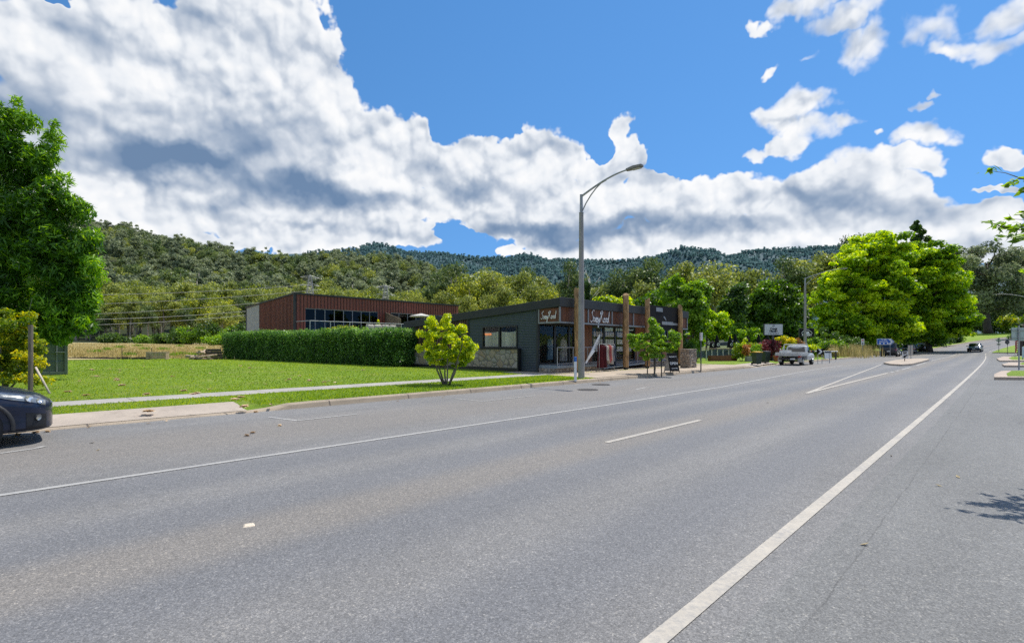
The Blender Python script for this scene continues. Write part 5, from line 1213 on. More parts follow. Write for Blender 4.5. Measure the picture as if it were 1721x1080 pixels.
def rack(x0, y0, ln, cols, lab, gl, ang=0.0):
    b = shop_pt(x0, y0, 0.0); root = empty('clothes_rack', b, SRZ + ang, lab, 'clothes rack')
    mb = MB()
    for x in (0, ln):
        mb.tube([(x, -0.22, 0.05), (x, 0.22, 0.05)], 0.014, 6); mb.tube([(x, 0, 0.05), (x, 0, 1.5)], 0.014, 6)
        for y in (-0.2, 0.2): mb.cyl((x, y, 0.0), (x, y, 0.05), 0.022, n=8)
    mb.tube([(0, 0, 1.5), (ln, 0, 1.5)], 0.014, 6); mb.tube([(0, 0, 0.2), (ln, 0, 0.2)], 0.010, 6)
    mb.build('rail_frame', M_gal, root, smooth=True)
    for i, (c, l_) in enumerate(cols):
        g = MB(); garment_mesh(g, l_, 0.44, i + 3)
        o = g.build('garment', GM[c], None, smooth=True)
        q = Matrix.Rotation(SRZ + ang, 3, 'Z') @ Vector((0.12 + (ln - 0.24) * i / max(1, len(cols) - 1), 0, 1.45))
        o.location = (b[0] + q.x, b[1] + q.y, b[2] + q.z); o.rotation_euler = (0, 0, SRZ + ang + 0.1 * math.sin(i * 7))
        tag(o, gl[i], 'garment', 'garments hanging on the outdoor rack')
rack(2.75, -1.95, 1.5, [(0, 1.22), (0, 1.1), (0, 1.2), (1, 0.85), (7, 1.0), (2, 0.95), (3, 0.85), (1, 1.05), (6, 0.9), (4, 1.15)],
     'garment rack wheeled out under the front sign of the shop',
     ['dark red dress at the left end of the outdoor rack', 'dark red dress second from left on the outdoor rack', 'dark red dress third from left on the outdoor rack', 'short white top right of the dark red dresses', 'cream long top left of the rose top', 'rose top in the middle of the outdoor rack', 'coral short top right of the rose one', 'long white top right of the coral top', 'grey top next to the navy one', 'navy dress at the right end of the outdoor rack'])
def mannequin(x, y, c, lab, sd, ln=1.15):
    b = shop_pt(x, y, 0.30); root = empty('mannequin', b, SRZ, lab, 'mannequin')
    mb = MB(); mb.tube([(0, 0, 0), (0, 0, 0.03)], 0.16, 14); mb.tube([(0, 0, 0.02), (0, 0, 1.2)], 0.015, 8); mb.build('stand', M_gal, root)
    bd = MB(); bd.lathe([(0.10, 0.75), (0.165, 0.88), (0.13, 1.08), (0.17, 1.28), (0.16, 1.40), (0.06, 1.48), (0.045, 1.56), (0.0, 1.57)], 16)
    bd.build('torso', M_curt, root, smooth=True)
    g = MB(); r = np.random.RandomState(sd)
    prof = [(0.07, 1.5), (0.19, 1.43), (0.20, 1.25), (0.17, 1.08), (0.22, 0.8), (0.27, 1.5 - ln)]
    n = 22; vs = [(math.cos(2 * PI * k / n) * q * (1 + 0.09 * math.sin(k * 2.1 + sd) * (1.5 - z)), math.sin(2 * PI * k / n) * q * 0.8 * (1 + 0.09 * math.sin(k * 2.1 + sd) * (1.5 - z)), z) for q, z in prof for k in range(n)]
    g.add(vs, [(i * n + k, (i + 1) * n + k, (i + 1) * n + (k + 1) % n, i * n + (k + 1) % n) for i in range(5) for k in range(n)])
    for sx in (-1, 1): g.tube([(sx * 0.17, 0, 1.40), (sx * 0.25, -0.02, 1.15), (sx * 0.26, -0.06, 0.92)], [0.065, 0.06, 0.055], 8)
    g.build('robe', GM[c], root, smooth=True)
mannequin(1.75, 0.55, 5, 'display dummy in a pale blue robe in the shop window, left of a paler one', 3)
mannequin(2.85, 0.5, 1, 'display dummy in a whitish blue robe behind the glass by the first timber post', 5, 1.25)
mannequin(0.55, 0.7, 6, 'display dummy in grey clothes at the left end of the shop window', 6, 0.8)
# feather flag leaning out beside the lamp pole
def flag(x, y, z, rz, lean, label, col, ln=2.6, w=0.42, lab2=None, side=1):
    root = empty('feather_flag', (x, y, z), rz, label, 'flag')
    root.rotation_euler = (0, lean, rz)
    mb = MB(); mb.tube([(0, 0, -0.02), (0, 0, ln * 0.6), (0.02 * side, 0, ln)], [0.016, 0.012, 0.006], 7); mb.tube([(-0.3, 0, 0.02), (0.3, 0, 0.02)], 0.012, 6); mb.tube([(0, -0.3, 0.02), (0, 0.3, 0.02)], 0.012, 6); mb.build('pole', M_gal, root, smooth=True)
    fb = MB(); n = 14; L_ = []; R_ = []
    for i in range(n + 1):
        t = i / n; zz = ln * (0.28 + 0.72 * t); ww = w * (0.35 + 0.65 * min(1, t * 2.2)) * (1 - max(0, (t - 0.75) / 0.25) ** 2 * 0.75)
        L_.append((0.014 * side, 0.02 * math.sin(i), zz)); R_.append((side * (0.014 + ww), 0.05 * math.sin(i * 0.8), zz))
    fb.add(L_ + R_, [(i, n + 1 + i, n + 2 + i, i + 1) for i in range(n)]); fb.build('banner', col, root, smooth=True)
    return root
fx = shop_pt(0.6, -2.2)
fo = flag(fx[0], fx[1], fx[2], 0.0, math.radians(26), 'white feather flag leaning to the right beside the street lamp', pm('flag_white', (0.74, 0.76, 0.80), 0.7), 2.2, 0.16)
ft = text('SASSY ROAD', 0.13, M_cap, fo, (0.14, -0.06, 1.75), (PI / 2, -PI / 2, 0), space=1.0)

# ---------------------------------------------------------------- the red apartment block behind the hedge
B0 = Vector((X_at(495, 50), 50.0)); BRZ = math.atan2(0.727, 0.6865)
red = empty('red_building', (B0.x, B0.y, 0.25), BRZ, 'long red-brown metal-clad two storey building with ribbon windows behind the hedge', 'building')
def red_build():
    Lb, Db = 21.2, 13.0; zt = 6.35; zb = 5.62
    side = MB()
    side.add([(0, 0, 0), (0, 9.0, 0), (0, 9.0, zt - (zt - zb) * 9 / Db), (0, 0, zt)], [(0, 3, 2, 1)])
    sm_ = MB()
    for k in range(27): y = 0.25 + k * 0.335; sm_.box((-0.02, y, (zt - (zt - zb) * y / Db) / 2), (0.045, 0.06, zt - (zt - zb) * y / Db - 0.05))
    sm_.build('batten', pm('seam_dark', (0.050, 0.016, 0.012), 0.6), side.build('side_wall', M_redclad, red))
    gw = MB(); gw.add([(0, 9.0, 0), (0, Db, 0), (0, Db, zb), (0, 9.0, zt - (zt - zb) * 9 / Db)], [(0, 3, 2, 1)]); gw.build('grey_wall', M_greyclad, red)
    deck = 2.55; w0, w1 = 2.75, 5.05
    wins = [(1.1, 9.4), (11.0, Lb - 0.6)]
    fw = MB()
    xs = [0] + [q for w in wins for q in w] + [Lb]
    for a, b_ in zip(xs[0::2], xs[1::2]): fw.bx(a, b_, 0, 0.2, 0, zt)
    for a, b_ in wins: fw.bx(a, b_, 0.0, 0.2, w1, zt); fw.bx(a, b_, 0.0, 0.2, 0, w0)
    rb_ = MB(); M_seam = pm('seam_dark', (0.050, 0.016, 0.012), 0.6)
    for k in range(int(Lb / 0.36)):
        x = 0.36 * k + 0.2
        inw = any(a < x < b_ for a, b_ in wins)
        rb_.bx(x - 0.03, x + 0.03, -0.05, -0.001, w1 if inw else 2.75, zt - 0.02)
    fwo = fw.build('front_wall', M_redclad, red); rb_.build('standing_seam', M_seam, fwo)
    bk = MB(); bk.bx(0.2, Lb, Db - 0.2, Db, 0, zb - 0.1); bk.bx(Lb - 0.2, Lb - 0.001, 0.201, Db - 0.201, 0, zb - 0.1); bk.build('rear_wall', M_redclad, red)
    rf = MB(); rf.add([(-0.1, -0.14, zt), (Lb + 0.1, -0.14, zt), (Lb + 0.1, Db + 0.1, zb), (-0.1, Db + 0.1, zb), (-0.1, -0.14, zt + 0.16), (Lb + 0.1, -0.14, zt + 0.16), (Lb + 0.1, Db + 0.1, zb + 0.16), (-0.1, Db + 0.1, zb + 0.16)],
                      [(3, 2, 1, 0), (4, 5, 6, 7), (0, 1, 5, 4), (1, 2, 6, 5), (2, 3, 7, 6), (3, 0, 4, 7)]); rf.build('roof', M_cap, red)
    tr = MB(); tr.bx(-0.08, 0.10, -0.10, 0.08, 0, zt - 0.01); tr.bx(-0.05, 0.05, Db - 0.05, Db + 0.08, 0, zb); tr.build('corner_trim', M_cap, red)
    for a, b_ in wins:
        n = 8; mb = MB()
        mb.bx(a, b_, 0.06, 0.14, w1 - 0.08, w1); mb.bx(a, b_, 0.06, 0.14, w0, w0 + 0.08)
        for i in range(n + 1): x = a + (b_ - a) * i / n; mb.bx(x - 0.035 if i else x, x + 0.035 if i < n else x, 0.05, 0.15, w0 + 0.08, w1 - 0.08)
        wo = mb.build('window', M_grey, red)
        g = MB(); g.quad((a, 0.11, w0), (b_, 0.11, w0), (b_, 0.11, w1), (a, 0.11, w1)); g.build('pane', glassmat('tinted_glass', see=0.35) if 'tg' not in MATS else MATS['tg'], wo)
    ib = MB(); ib.bx(0.3, Lb - 0.3, 3.0, 3.1, 0.1, 5.5); ib.build('inner_wall', M_dark, red)
    dk = MB(); dk.bx(0.02, Lb, -3.2, -0.03, deck - 0.22, deck); dk.build('balcony', pm('deck_boards', (0.20, 0.17, 0.14), 0.7), red)
    rl = MB(); pst = [0.1 + i * 2.05 for i in range(6)]
    for x in pst: rl.tube([(x, -3.15, deck), (x, -3.15, deck + 1.08)], 0.045, 8)
    rl.tube([(0.1, -3.15, deck + 1.08), (Lb, -3.15, deck + 1.08)], 0.035, 8); rl.tube([(0.1, -3.15, deck + 1.08), (0.1, -0.05, deck + 1.08)], 0.035, 8); rl.tube([(0.1, -3.15, deck + 0.1), (Lb, -3.15, deck + 0.1)], 0.025, 8)
    for i in range(6, 11): x = 0.1 + i * 2.05; rl.tube([(x, -3.15, deck), (x, -3.15, deck + 1.08)], 0.045, 8)
    rl.build('balustrade', M_gal, red, smooth=True, auto=40)
    gp = MB(); gp.quad((0.12, -3.15, deck + 0.12), (Lb, -3.15, deck + 0.12), (Lb, -3.15, deck + 1.03), (0.12, -3.15, deck + 1.03)); gp.build('glass_panel', M_glass, red)
    ps = MB(); ps.add([(10.3, -0.04, deck), (10.3, -3.05, deck), (10.3, -3.05, deck + 1.65), (10.3, -0.04, deck + 2.5), (10.36, -0.04, deck), (10.36, -3.05, deck), (10.36, -3.05, deck + 1.65), (10.36, -0.04, deck + 2.5)], [(0, 3, 2, 1), (4, 5, 6, 7), (0, 1, 5, 4), (3, 7, 6, 2), (1, 2, 6, 5), (0, 4, 7, 3)])
    ps.build('privacy_screen', wallmat('screen_slats', 'boards', (0.16, 0.12, 0.08), (0.26, 0.20, 0.13), 0.3, 0.7, True), red)
red_build()
def red_pt(x, y, z):
    v = Matrix.Rotation(BRZ, 3, 'Z') @ Vector((x, y, z)); return (v.x + B0.x, v.y + B0.y, v.z + 0.25)
# balcony furniture
def parasol():
    root = empty('parasol', red_pt(13.9, -1.9, 2.56), BRZ, 'flat white parasol on the balcony right of the privacy screen', 'parasol')
    mb = MB(); mb.tube([(0, 0, 0), (0, 0, 2.45)], 0.04, 8); mb.lathe([(0.3, 0), (0.3, 0.06), (0.05, 0.08)], 16); mb.build('pole', M_gal, root, smooth=True, auto=40)
    cb = MB(); n = 8; vs = [(0, 0, 2.45)] + [(1.35 * math.cos(PI / 8 + k * PI / 4), 1.35 * math.sin(PI / 8 + k * PI / 4), 2.12) for k in range(n)] + [(1.35 * math.cos(PI / 8 + k * PI / 4), 1.35 * math.sin(PI / 8 + k * PI / 4), 2.02) for k in range(n)]
    cb.add(vs, [(0, 1 + k, 1 + (k + 1) % n) for k in range(n)] + [(1 + k, 9 + k, 9 + (k + 1) % n, 1 + (k + 1) % n) for k in range(n)]); cb.build('canopy', pm('canvas', (0.55, 0.52, 0.46), 0.8), root)
parasol()
def sofa():
    root = empty('outdoor_sofa', red_pt(8.2, -2.3, 2.56), BRZ, 'pale cushioned outdoor sofa behind the balcony railing', 'sofa')
    mb = MB(); mb.bx(-1.9, 1.9, -0.4, 0.4, 0.12, 0.42); mb.build('seat', M_curt, root, bevel=0.05)
    for k in range(4):
        cb = MB(); cb.box((-1.42 + k * 0.95, -0.32, 0.68), (0.88, 0.22, 0.5)); cb.build('cushion', pm('cushion_cloth', (0.62, 0.57, 0.50), 0.85), root, bevel=0.09, smooth=True)
sofa()
def pot_plant():
    Pq = red_pt(8.6, -1.2, 2.56); root = empty('potted_plant', Pq, 0, 'small leafy potted plant standing on the balcony before the windows', 'plant')
    mb = MB(); mb.lathe([(0.14, 0), (0.2, 0.35), (0.17, 0.36), (0.0, 0.33)], 14); mb.build('pot', M_black, root, smooth=True, auto=40)
    r = np.random.RandomState(4); crown_obj('foliage', root, leaf_arrays(r, [(np.array((0, 0, 0.8)), (0.22, 0.22, 0.4), 0.6), (np.array((0.05, 0, 1.2)), (0.16, 0.16, 0.35), 0.7)], 420, 0.16, 0.07), LM['lime'])
pot_plant()
# slat fence between hedge and shop
def slat_fence():
    a = Vector(shop_pt(-0.1, Dp + 0.1, 0)); root = empty('slat_fence', (a.x, a.y, hs(a.x, a.y)), SRZ + PI / 2 + 0.05, 'dark horizontal slat fence between hedge end and shop', 'fence')
    mb = MB()
    for k in range(12): mb.bx(0.05, 2.6, -0.015, 0.015, 0.08 + k * 0.145, 0.195 + k * 0.145)
    mb.build('slats', pm('dark_slats', (0.028, 0.016, 0.014), 0.6), root)
    for x in (0.05, 1.3, 2.6): p = MB(); p.bx(x - 0.04, x + 0.04, 0.018, 0.09, -0.1, 1.85); p.build('post', M_frame, root)
slat_fence()
# ---------------------------------------------------------------- vehicles
def carpaint(name, col, flake=0.5, rough=0.28, dust=0.25):
    m, nt, b, out = nt_new(name)
    oc = coords(nt)
    d = ramp(nt, mathn(nt, 'ADD', noise(nt, oc, 2.2, 6, 0.7), mathn(nt, 'MULTIPLY', noise(nt, oc, 40, 3), 0.15)), [(0.45, (0, 0, 0)), (0.8, (1, 1, 1))])
    sp = nt.nodes.new('ShaderNodeSeparateXYZ'); nt.links.new(oc, sp.inputs[0])
    low = nt.nodes.new('ShaderNodeMapRange'); nt.links.new(sp.outputs[2], low.inputs[0]); sock(low, 'From Min', 0.2); sock(low, 'From Max', 0.75); sock(low, 'To Min', 1.0); sock(low, 'To Max', 0.15)
    c = mixc(nt, mathn(nt, 'MULTIPLY', mathn(nt, 'MULTIPLY', d, dust), low.outputs[0]), col, (0.20, 0.17, 0.13))
    nt.links.new(c, b.inputs['Base Color']); b.inputs['Metallic'].default_value = flake
    nt.links.new(mathn(nt, 'MULTIPLY_ADD', d, 0.25, rough), b.inputs['Roughness'])
    b.inputs['Coat Weight'].default_value = 0.55; b.inputs['Coat Roughness'].default_value = 0.03; b.inputs['Specular IOR Level'].default_value = 0.25
    return m
M_tyre = pm('tyre_rubber', (0.022, 0.022, 0.023), 0.85, 0, 0.3, 8); M_alloy = pm('alloy', (0.50, 0.51, 0.53), 0.3, 0.85, 0.15, 8)
M_cglass = pm('car_glass', (0.012, 0.015, 0.018), 0.06, 0, 0.2, 2, spec=0.9); M_trim = pm('black_plastic', (0.020, 0.020, 0.021), 0.55, 0, 0.2, 6)
M_lens = pm('headlamp_lens', (0.20, 0.215, 0.215), 0.14, 0.2, 0.6, 9, spec=0.9, coat=1.0); M_tail = pm('tail_lens', (0.30, 0.012, 0.012), 0.2, 0, 0.4, 12, coat=0.8); M_plate = pm('number_plate', (0.70, 0.70, 0.68), 0.5)
M_amber = pm('amber_lens', (0.6, 0.22, 0.03), 0.25)

RK = [(0.0, 0.0), (0.8, 0.0), (0.94, 0.03), (1.0, 0.20), (1.0, 0.52), (0.985, 0.78), (0.93, 0.95), (0.80, 1.0), (0.4, 1.03), (0.0, 1.04)]
class Loft:
    """body shell lofted from stations (x, half width, bottom, top)"""
    def __init__(s, stn, ring=None): s.s = stn; s.r = ring or RK
    def at(s, x):
        S = s.s
        if x <= S[0][0]: return S[0][1:]
        for a, b in zip(S[:-1], S[1:]):
            if x <= b[0]:
                f = (x - a[0]) / (b[0] - a[0]); return tuple(p + (q - p) * f for p, q in zip(a[1:], b[1:]))
        return S[-1][1:]
    def pt(s, x, k, side=1, off=0.0):
        w, zb, zt = s.at(x)
        k = min(max(k, 0), len(s.r) - 1.0001); i = int(k); f = k - i
        a, b = s.r[i], s.r[i + 1]
        y = (a[0] + (b[0] - a[0]) * f) * w; z = zb + (a[1] + (b[1] - a[1]) * f) * (zt - zb)
        if off:
            q = Vector((0, y, z - (zb + zt) / 2)); q = q.normalized() * off if q.length > 0 else q
            y += q.y; z += q.z
        return (x, y * side, z)
    def mesh(s, mb, dx=0.08, mi=0):
        xs = []
        for a, b in zip(s.s[:-1], s.s[1:]):
            n = max(1, int((b[0] - a[0]) / dx)); xs += [a[0] + (b[0] - a[0]) * i / n for i in range(n)]
        xs.append(s.s[-1][0]); n = len(s.r); m = 2 * n - 2
        vs = []
        for x in xs:
            rg = [s.pt(x, k) for k in range(n)]; rg[-1] = (x, 0, s.at(x)[1] + s.r[-1][1] * (s.at(x)[2] - s.at(x)[1])); vs += rg + [(p[0], -p[1], p[2]) for p in rg[-2:0:-1]]
        fs = [(i * m + k, (i + 1) * m + k, (i + 1) * m + (k + 1) % m, i * m + (k + 1) % m) for i in range(len(xs) - 1) for k in range(m)]
        fs.append(tuple(range(m))); fs.append(tuple((len(xs) - 1) * m + k for k in range(m))[::-1])
        mb.add(vs, [f[::-1] for f in fs], mi); return mb
    def patch(s, mb, x0, x1, k0, k1, side=1, off=0.008, nx=8, nk=5, mi=0):
        """panel lying on the shell; k0/k1 may depend on x"""
        f0 = k0 if callable(k0) else (lambda x: k0); f1 = k1 if callable(k1) else (lambda x: k1)
        vs = []
        for i in range(nx + 1):
            x = x0 + (x1 - x0) * i / nx
            for j in range(nk + 1): vs.append(s.pt(x, f0(x) + (f1(x) - f0(x)) * j / nk, side, off))
        q = [(i * (nk + 1) + j, (i + 1) * (nk + 1) + j, (i + 1) * (nk + 1) + j + 1, i * (nk + 1) + j + 1) for i in range(nx) for j in range(nk)]
        return mb.add(vs, [f if side < 0 else f[::-1] for f in q], mi)

def cut(o, cyls):
    """cut wheel arches out of a shell and bake the result"""
    tmp = []
    for (c, r, w) in cyls:
        mb = MB(); mb.lathe([(r, -w / 2), (r, w / 2)], 28, c, 'y'); k = mb.build('cutter', [], None); tmp.append(k)
        md = o.modifiers.new('arch', 'BOOLEAN'); md.operation = 'DIFFERENCE'; md.object = k; md.solver = 'EXACT'
    dg = bpy.context.evaluated_depsgraph_get(); dg.update()
    me = bpy.data.meshes.new_from_object(o.evaluated_get(dg)); old = o.data; o.modifiers.clear(); o.data = me; me.name = o.name
    me.polygons.foreach_set('use_smooth', [True] * len(me.polygons)); me.set_sharp_from_angle(angle=math.radians(32))
    for k in tmp: bpy.data.objects.remove(k)
def wheel(root, x, y, r, w, side, spokes=5, rimm=None):
    mb = MB(); mb.lathe([(r * 0.62, -w / 2), (r * 0.93, -w / 2), (r, -w / 2 + 0.03), (r, w / 2 - 0.03), (r * 0.93, w / 2), (r * 0.62, w / 2)], 30, (x, y, r), 'y')
    ty = mb.build('wheel', M_tyre, root, smooth=True, auto=35)
    rm = MB(); yo = y + side * w * 0.42
    rm.lathe([(r * 0.60, -0.01), (r * 0.64, 0.02), (r * 0.56, 0.012), (r * 0.52, -0.05)], 30, (x, yo, r), 'y')
    for k in range(spokes):
        a = 2 * PI * k / spokes; c, s = math.cos(a), math.sin(a)
        p = lambda rr, t: (x + c * rr - s * t, yo + side * (0.01 - 0.02 * (rr < r * 0.3)), r + s * rr + c * t)
        rm.add([p(r * 0.08, -0.03), p(r * 0.58, -0.045), p(r * 0.58, 0.045), p(r * 0.08, 0.03)], [(0, 1, 2, 3), (3, 2, 1, 0)])
    rm.lathe([(r * 0.15, -0.02), (r * 0.14, side * 0.02)], 14, (x, yo, r), 'y')
    rm.build('rim', rimm or M_alloy, ty)
    bd = MB(); bd.lathe([(r * 0.56, -0.005), (r * 0.56, 0.005)], 20, (x, yo - side * 0.06, r), 'y'); bd.build('brake_disc', M_trim, ty)

def car(label, loc, rz, L, W, Ht, paint, kind='suv', cat='car', group=None, name='parked_car', beltf=0.60, plate_txt=None, lights=False):
    root = empty(name, loc, rz, label, cat, group)
    h2 = L / 2; w = W / 2; zb = 0.20 if kind != 'suv' else 0.26; belt = Ht * beltf
    hood = belt * (0.97 if kind != 'suv' else 1.0)
    rear = {'sedan': belt * 1.02, 'wagon': belt * 1.0, 'suv': belt * 1.02}[kind]
    lo = Loft([(-h2, w * 0.66, zb + 0.22, rear * 0.86), (-h2 + 0.05, w * 0.84, zb + 0.13, rear * 0.97), (-h2 + 0.22, w * 0.95, zb + 0.05, rear), (-h2 + 0.8, w, zb, belt), (0.3, w, zb - 0.02, belt * 0.985), (h2 - 1.3, w, zb, hood),
               (h2 - 0.75, w * 0.99, zb + 0.01, hood * 0.95), (h2 - 0.38, w * 0.955, zb + 0.02, hood * 0.865), (h2 - 0.18, w * 0.89, zb + 0.04, hood * 0.79), (h2 - 0.07, w * 0.76, zb + 0.07, hood * 0.72), (h2 - 0.02, w * 0.60, zb + 0.12, hood * 0.655), (h2, w * 0.40, zb + 0.17, hood * 0.60)])
    mb = MB(); lo.mesh(mb); body = mb.build('body', paint, root, smooth=True)
    rw = 0.33 if kind != 'suv' else 0.375; xf, xr = h2 - 0.86, -h2 + 0.80; wy = w - 0.12
    cut(body, [((x, s * (w - 0.05), rw), rw + 0.065, 0.62) for x in (xf, xr) for s in (-1, 1)])
    for x in (xf, xr):
        for s in (-1, 1): wheel(root, x, s * wy, rw, 0.215, s)
    ir = MB()
    for x in (xf, xr): ir.bx(x - 0.38, x + 0.38, -w + 0.32, w - 0.32, 0.25, 0.7)
    ir.bx(-h2 + 0.4, h2 - 0.4, -w * 0.7, w * 0.7, zb - 0.04, zb + 0.02); ir.build('underbody', M_trim, root)
    # cabin
    x0 = {'sedan': -h2 + 0.95, 'wagon': -h2 + 0.10, 'suv': -h2 + 0.06}[kind]; xa = {'sedan': -h2 + 1.75, 'wagon': -h2 + 0.55, 'suv': -h2 + 0.30}[kind]
    x1 = h2 - 1.15; xb = h2 - 2.0
    RG = [(0.0, -0.06), (0.999, -0.06), (1.0, 0.0), (0.965, 0.35), (0.90, 0.80), (0.84, 0.93), (0.74, 1.0), (0.4, 1.03), (0.0, 1.04)]
    gh = Loft([(x0, w * 0.90, belt * 0.985, belt + 0.02), (xa, w * 0.93, belt * 0.98, Ht * 0.965), (xa + 0.35, w * 0.945, belt * 0.98, Ht * 0.99), ((xa + xb) / 2, w * 0.95, belt * 0.98, Ht), (xb, w * 0.94, belt * 0.98, Ht * 0.975), (x1, w * 0.86, belt * 0.97, belt * 0.99)], RG)
    cb = MB(); gh.mesh(cb); cb.build('cabin', paint, root, smooth=True, auto=40)
    ws = MB(); gh.patch(ws, xb + 0.05, x1 - 0.06, 4.6, 8, 1, 0.008, 6, 8); gh.patch(ws, xb + 0.05, x1 - 0.06, 4.6, 8, -1, 0.008, 6, 8); ws.build('windscreen', M_cglass, root, smooth=True)
    rwn = MB(); gh.patch(rwn, x0 + 0.03, xa - 0.02, 4.9 if kind == 'sedan' else 3.2, 8, 1, 0.01, 6, 8); gh.patch(rwn, x0 + 0.03, xa - 0.02, 4.9 if kind == 'sedan' else 3.2, 8, -1, 0.01, 6, 8); rwn.build('rear_window', M_cglass, root, smooth=True)
    nb = 2 if kind == 'sedan' else 3; a0, a1 = xa + 0.02, xb + 0.52
    for s in (-1, 1):
        for i in range(nb):
            q0 = a0 + (a1 - a0) * i / nb + 0.035; q1 = a0 + (a1 - a0) * (i + 1) / nb - 0.035
            sw = MB(); zt = lambda x: 4.25 if x < xb - 0.05 else max(2.6, 4.25 - (x - xb + 0.05) * 3.2)
            gh.patch(sw, q0, q1, 2.25, zt, s, 0.008, 6, 4); sw.build('side_window', M_cglass, root, smooth=True)
        mr = MB(); mr.box((xb + 0.42, s * (w + 0.09), belt + 0.07), (0.10, 0.20, 0.14)); mr.box((xb + 0.44, s * (w + 0.0), belt + 0.03), (0.05, 0.12, 0.04)); mr.build('mirror', paint, root, bevel=0.03)
        hl = MB(); lo.patch(hl, h2 - 0.62, h2 - 0.10, lambda x: 5.5 - 0.35 * (x - h2 + 0.62), lambda x: 6.4 + 0.3 * (x - h2 + 0.62), s, 0.01, 8, 4); hl.build('headlight', M_lens if not lights else pm('lit_headlamp', (0.9, 0.85, 0.7), 0.2, emit=((1, 0.85, 0.6), 0.35)), root, smooth=True)
        tl = MB(); lo.patch(tl, -h2 + 0.015, -h2 + 0.24, 4.3, 6.3, s, 0.012, 5, 5); tl.build('tail_light', M_tail, root, smooth=True)
        dh = MB()
        for xx in (xb + 0.0, xb - 0.95): dh.box((xx - 0.3, s * (w + 0.008), belt * 0.86), (0.18, 0.022, 0.03))
        dh.build('door_handle', paint, root)
    bp = MB(); lo.patch(bp, -h2 + 0.004, -h2 + 0.16, 1.2, 3.5, 1, 0.02, 5, 5); lo.patch(bp, -h2 + 0.004, -h2 + 0.16, 1.2, 3.5, -1, 0.02, 5, 5); bp.bx(-h2 - 0.02, -h2 + 0.06, -w * 0.66, w * 0.66, zb + 0.16, zb + 0.30); bp.build('rear_bumper', M_trim if kind == 'suv' else paint, root, smooth=True, auto=40)
    gr = MB(); gr.bx(h2 - 0.10, h2 + 0.004, -w * 0.36, w * 0.36, zb + 0.30, hood * 0.62); gr.bx(h2 - 0.12, h2 - 0.005, -w * 0.45, w * 0.45, zb + 0.06, zb + 0.20); gr.build('grille', M_trim, root, bevel=0.02)
    pl = MB(); pl.bx(-h2 - 0.032, -h2 - 0.018, -0.19, 0.19, zb + 0.42, zb + 0.54); pl.bx(h2 + 0.006, h2 + 0.016, -0.19, 0.19, zb + 0.22, zb + 0.33); pl.build('number_plate', M_plate, root)
    return root

def on_road(s, t): x, y = R(s, t); return (x, y, hs(x, y) if t > KERB_T else float(zr(s)))
car('dark four wheel drive parked nearest the viewer in the line under the maple', on_road(87.5, 11.1), heading(94) + 0.02, 4.7, 1.9, 1.86, carpaint('paint_black', (0.03, 0.03, 0.033)), 'suv')
car('blue hatchback half hidden between the dark four wheel drive and the sign backs', on_road(97, 11.9), heading(100), 4.2, 1.72, 1.45, carpaint('paint_blue', (0.05, 0.16, 0.34)), 'wagon')
car('silver station wagon parked in the shade under the right great maple', on_road(108.5, 11.0), heading(110) + 0.05, 4.75, 1.8, 1.5, carpaint('paint_silver', (0.42, 0.43, 0.45), 0.7), 'wagon')
car('dark low car parked last in the line on the grass under the maple', on_road(119, 10.6), heading(118) - 0.1, 4.6, 1.8, 1.42, carpaint('paint_charcoal', (0.02, 0.022, 0.025)), 'sedan')
car('dark blue sedan driving towards the viewer down the hill', on_road(119, 3.4), heading(119) + PI, 4.7, 1.82, 1.44, carpaint('paint_navy', (0.018, 0.03, 0.05)), 'sedan', name='moving_car', lights=True)

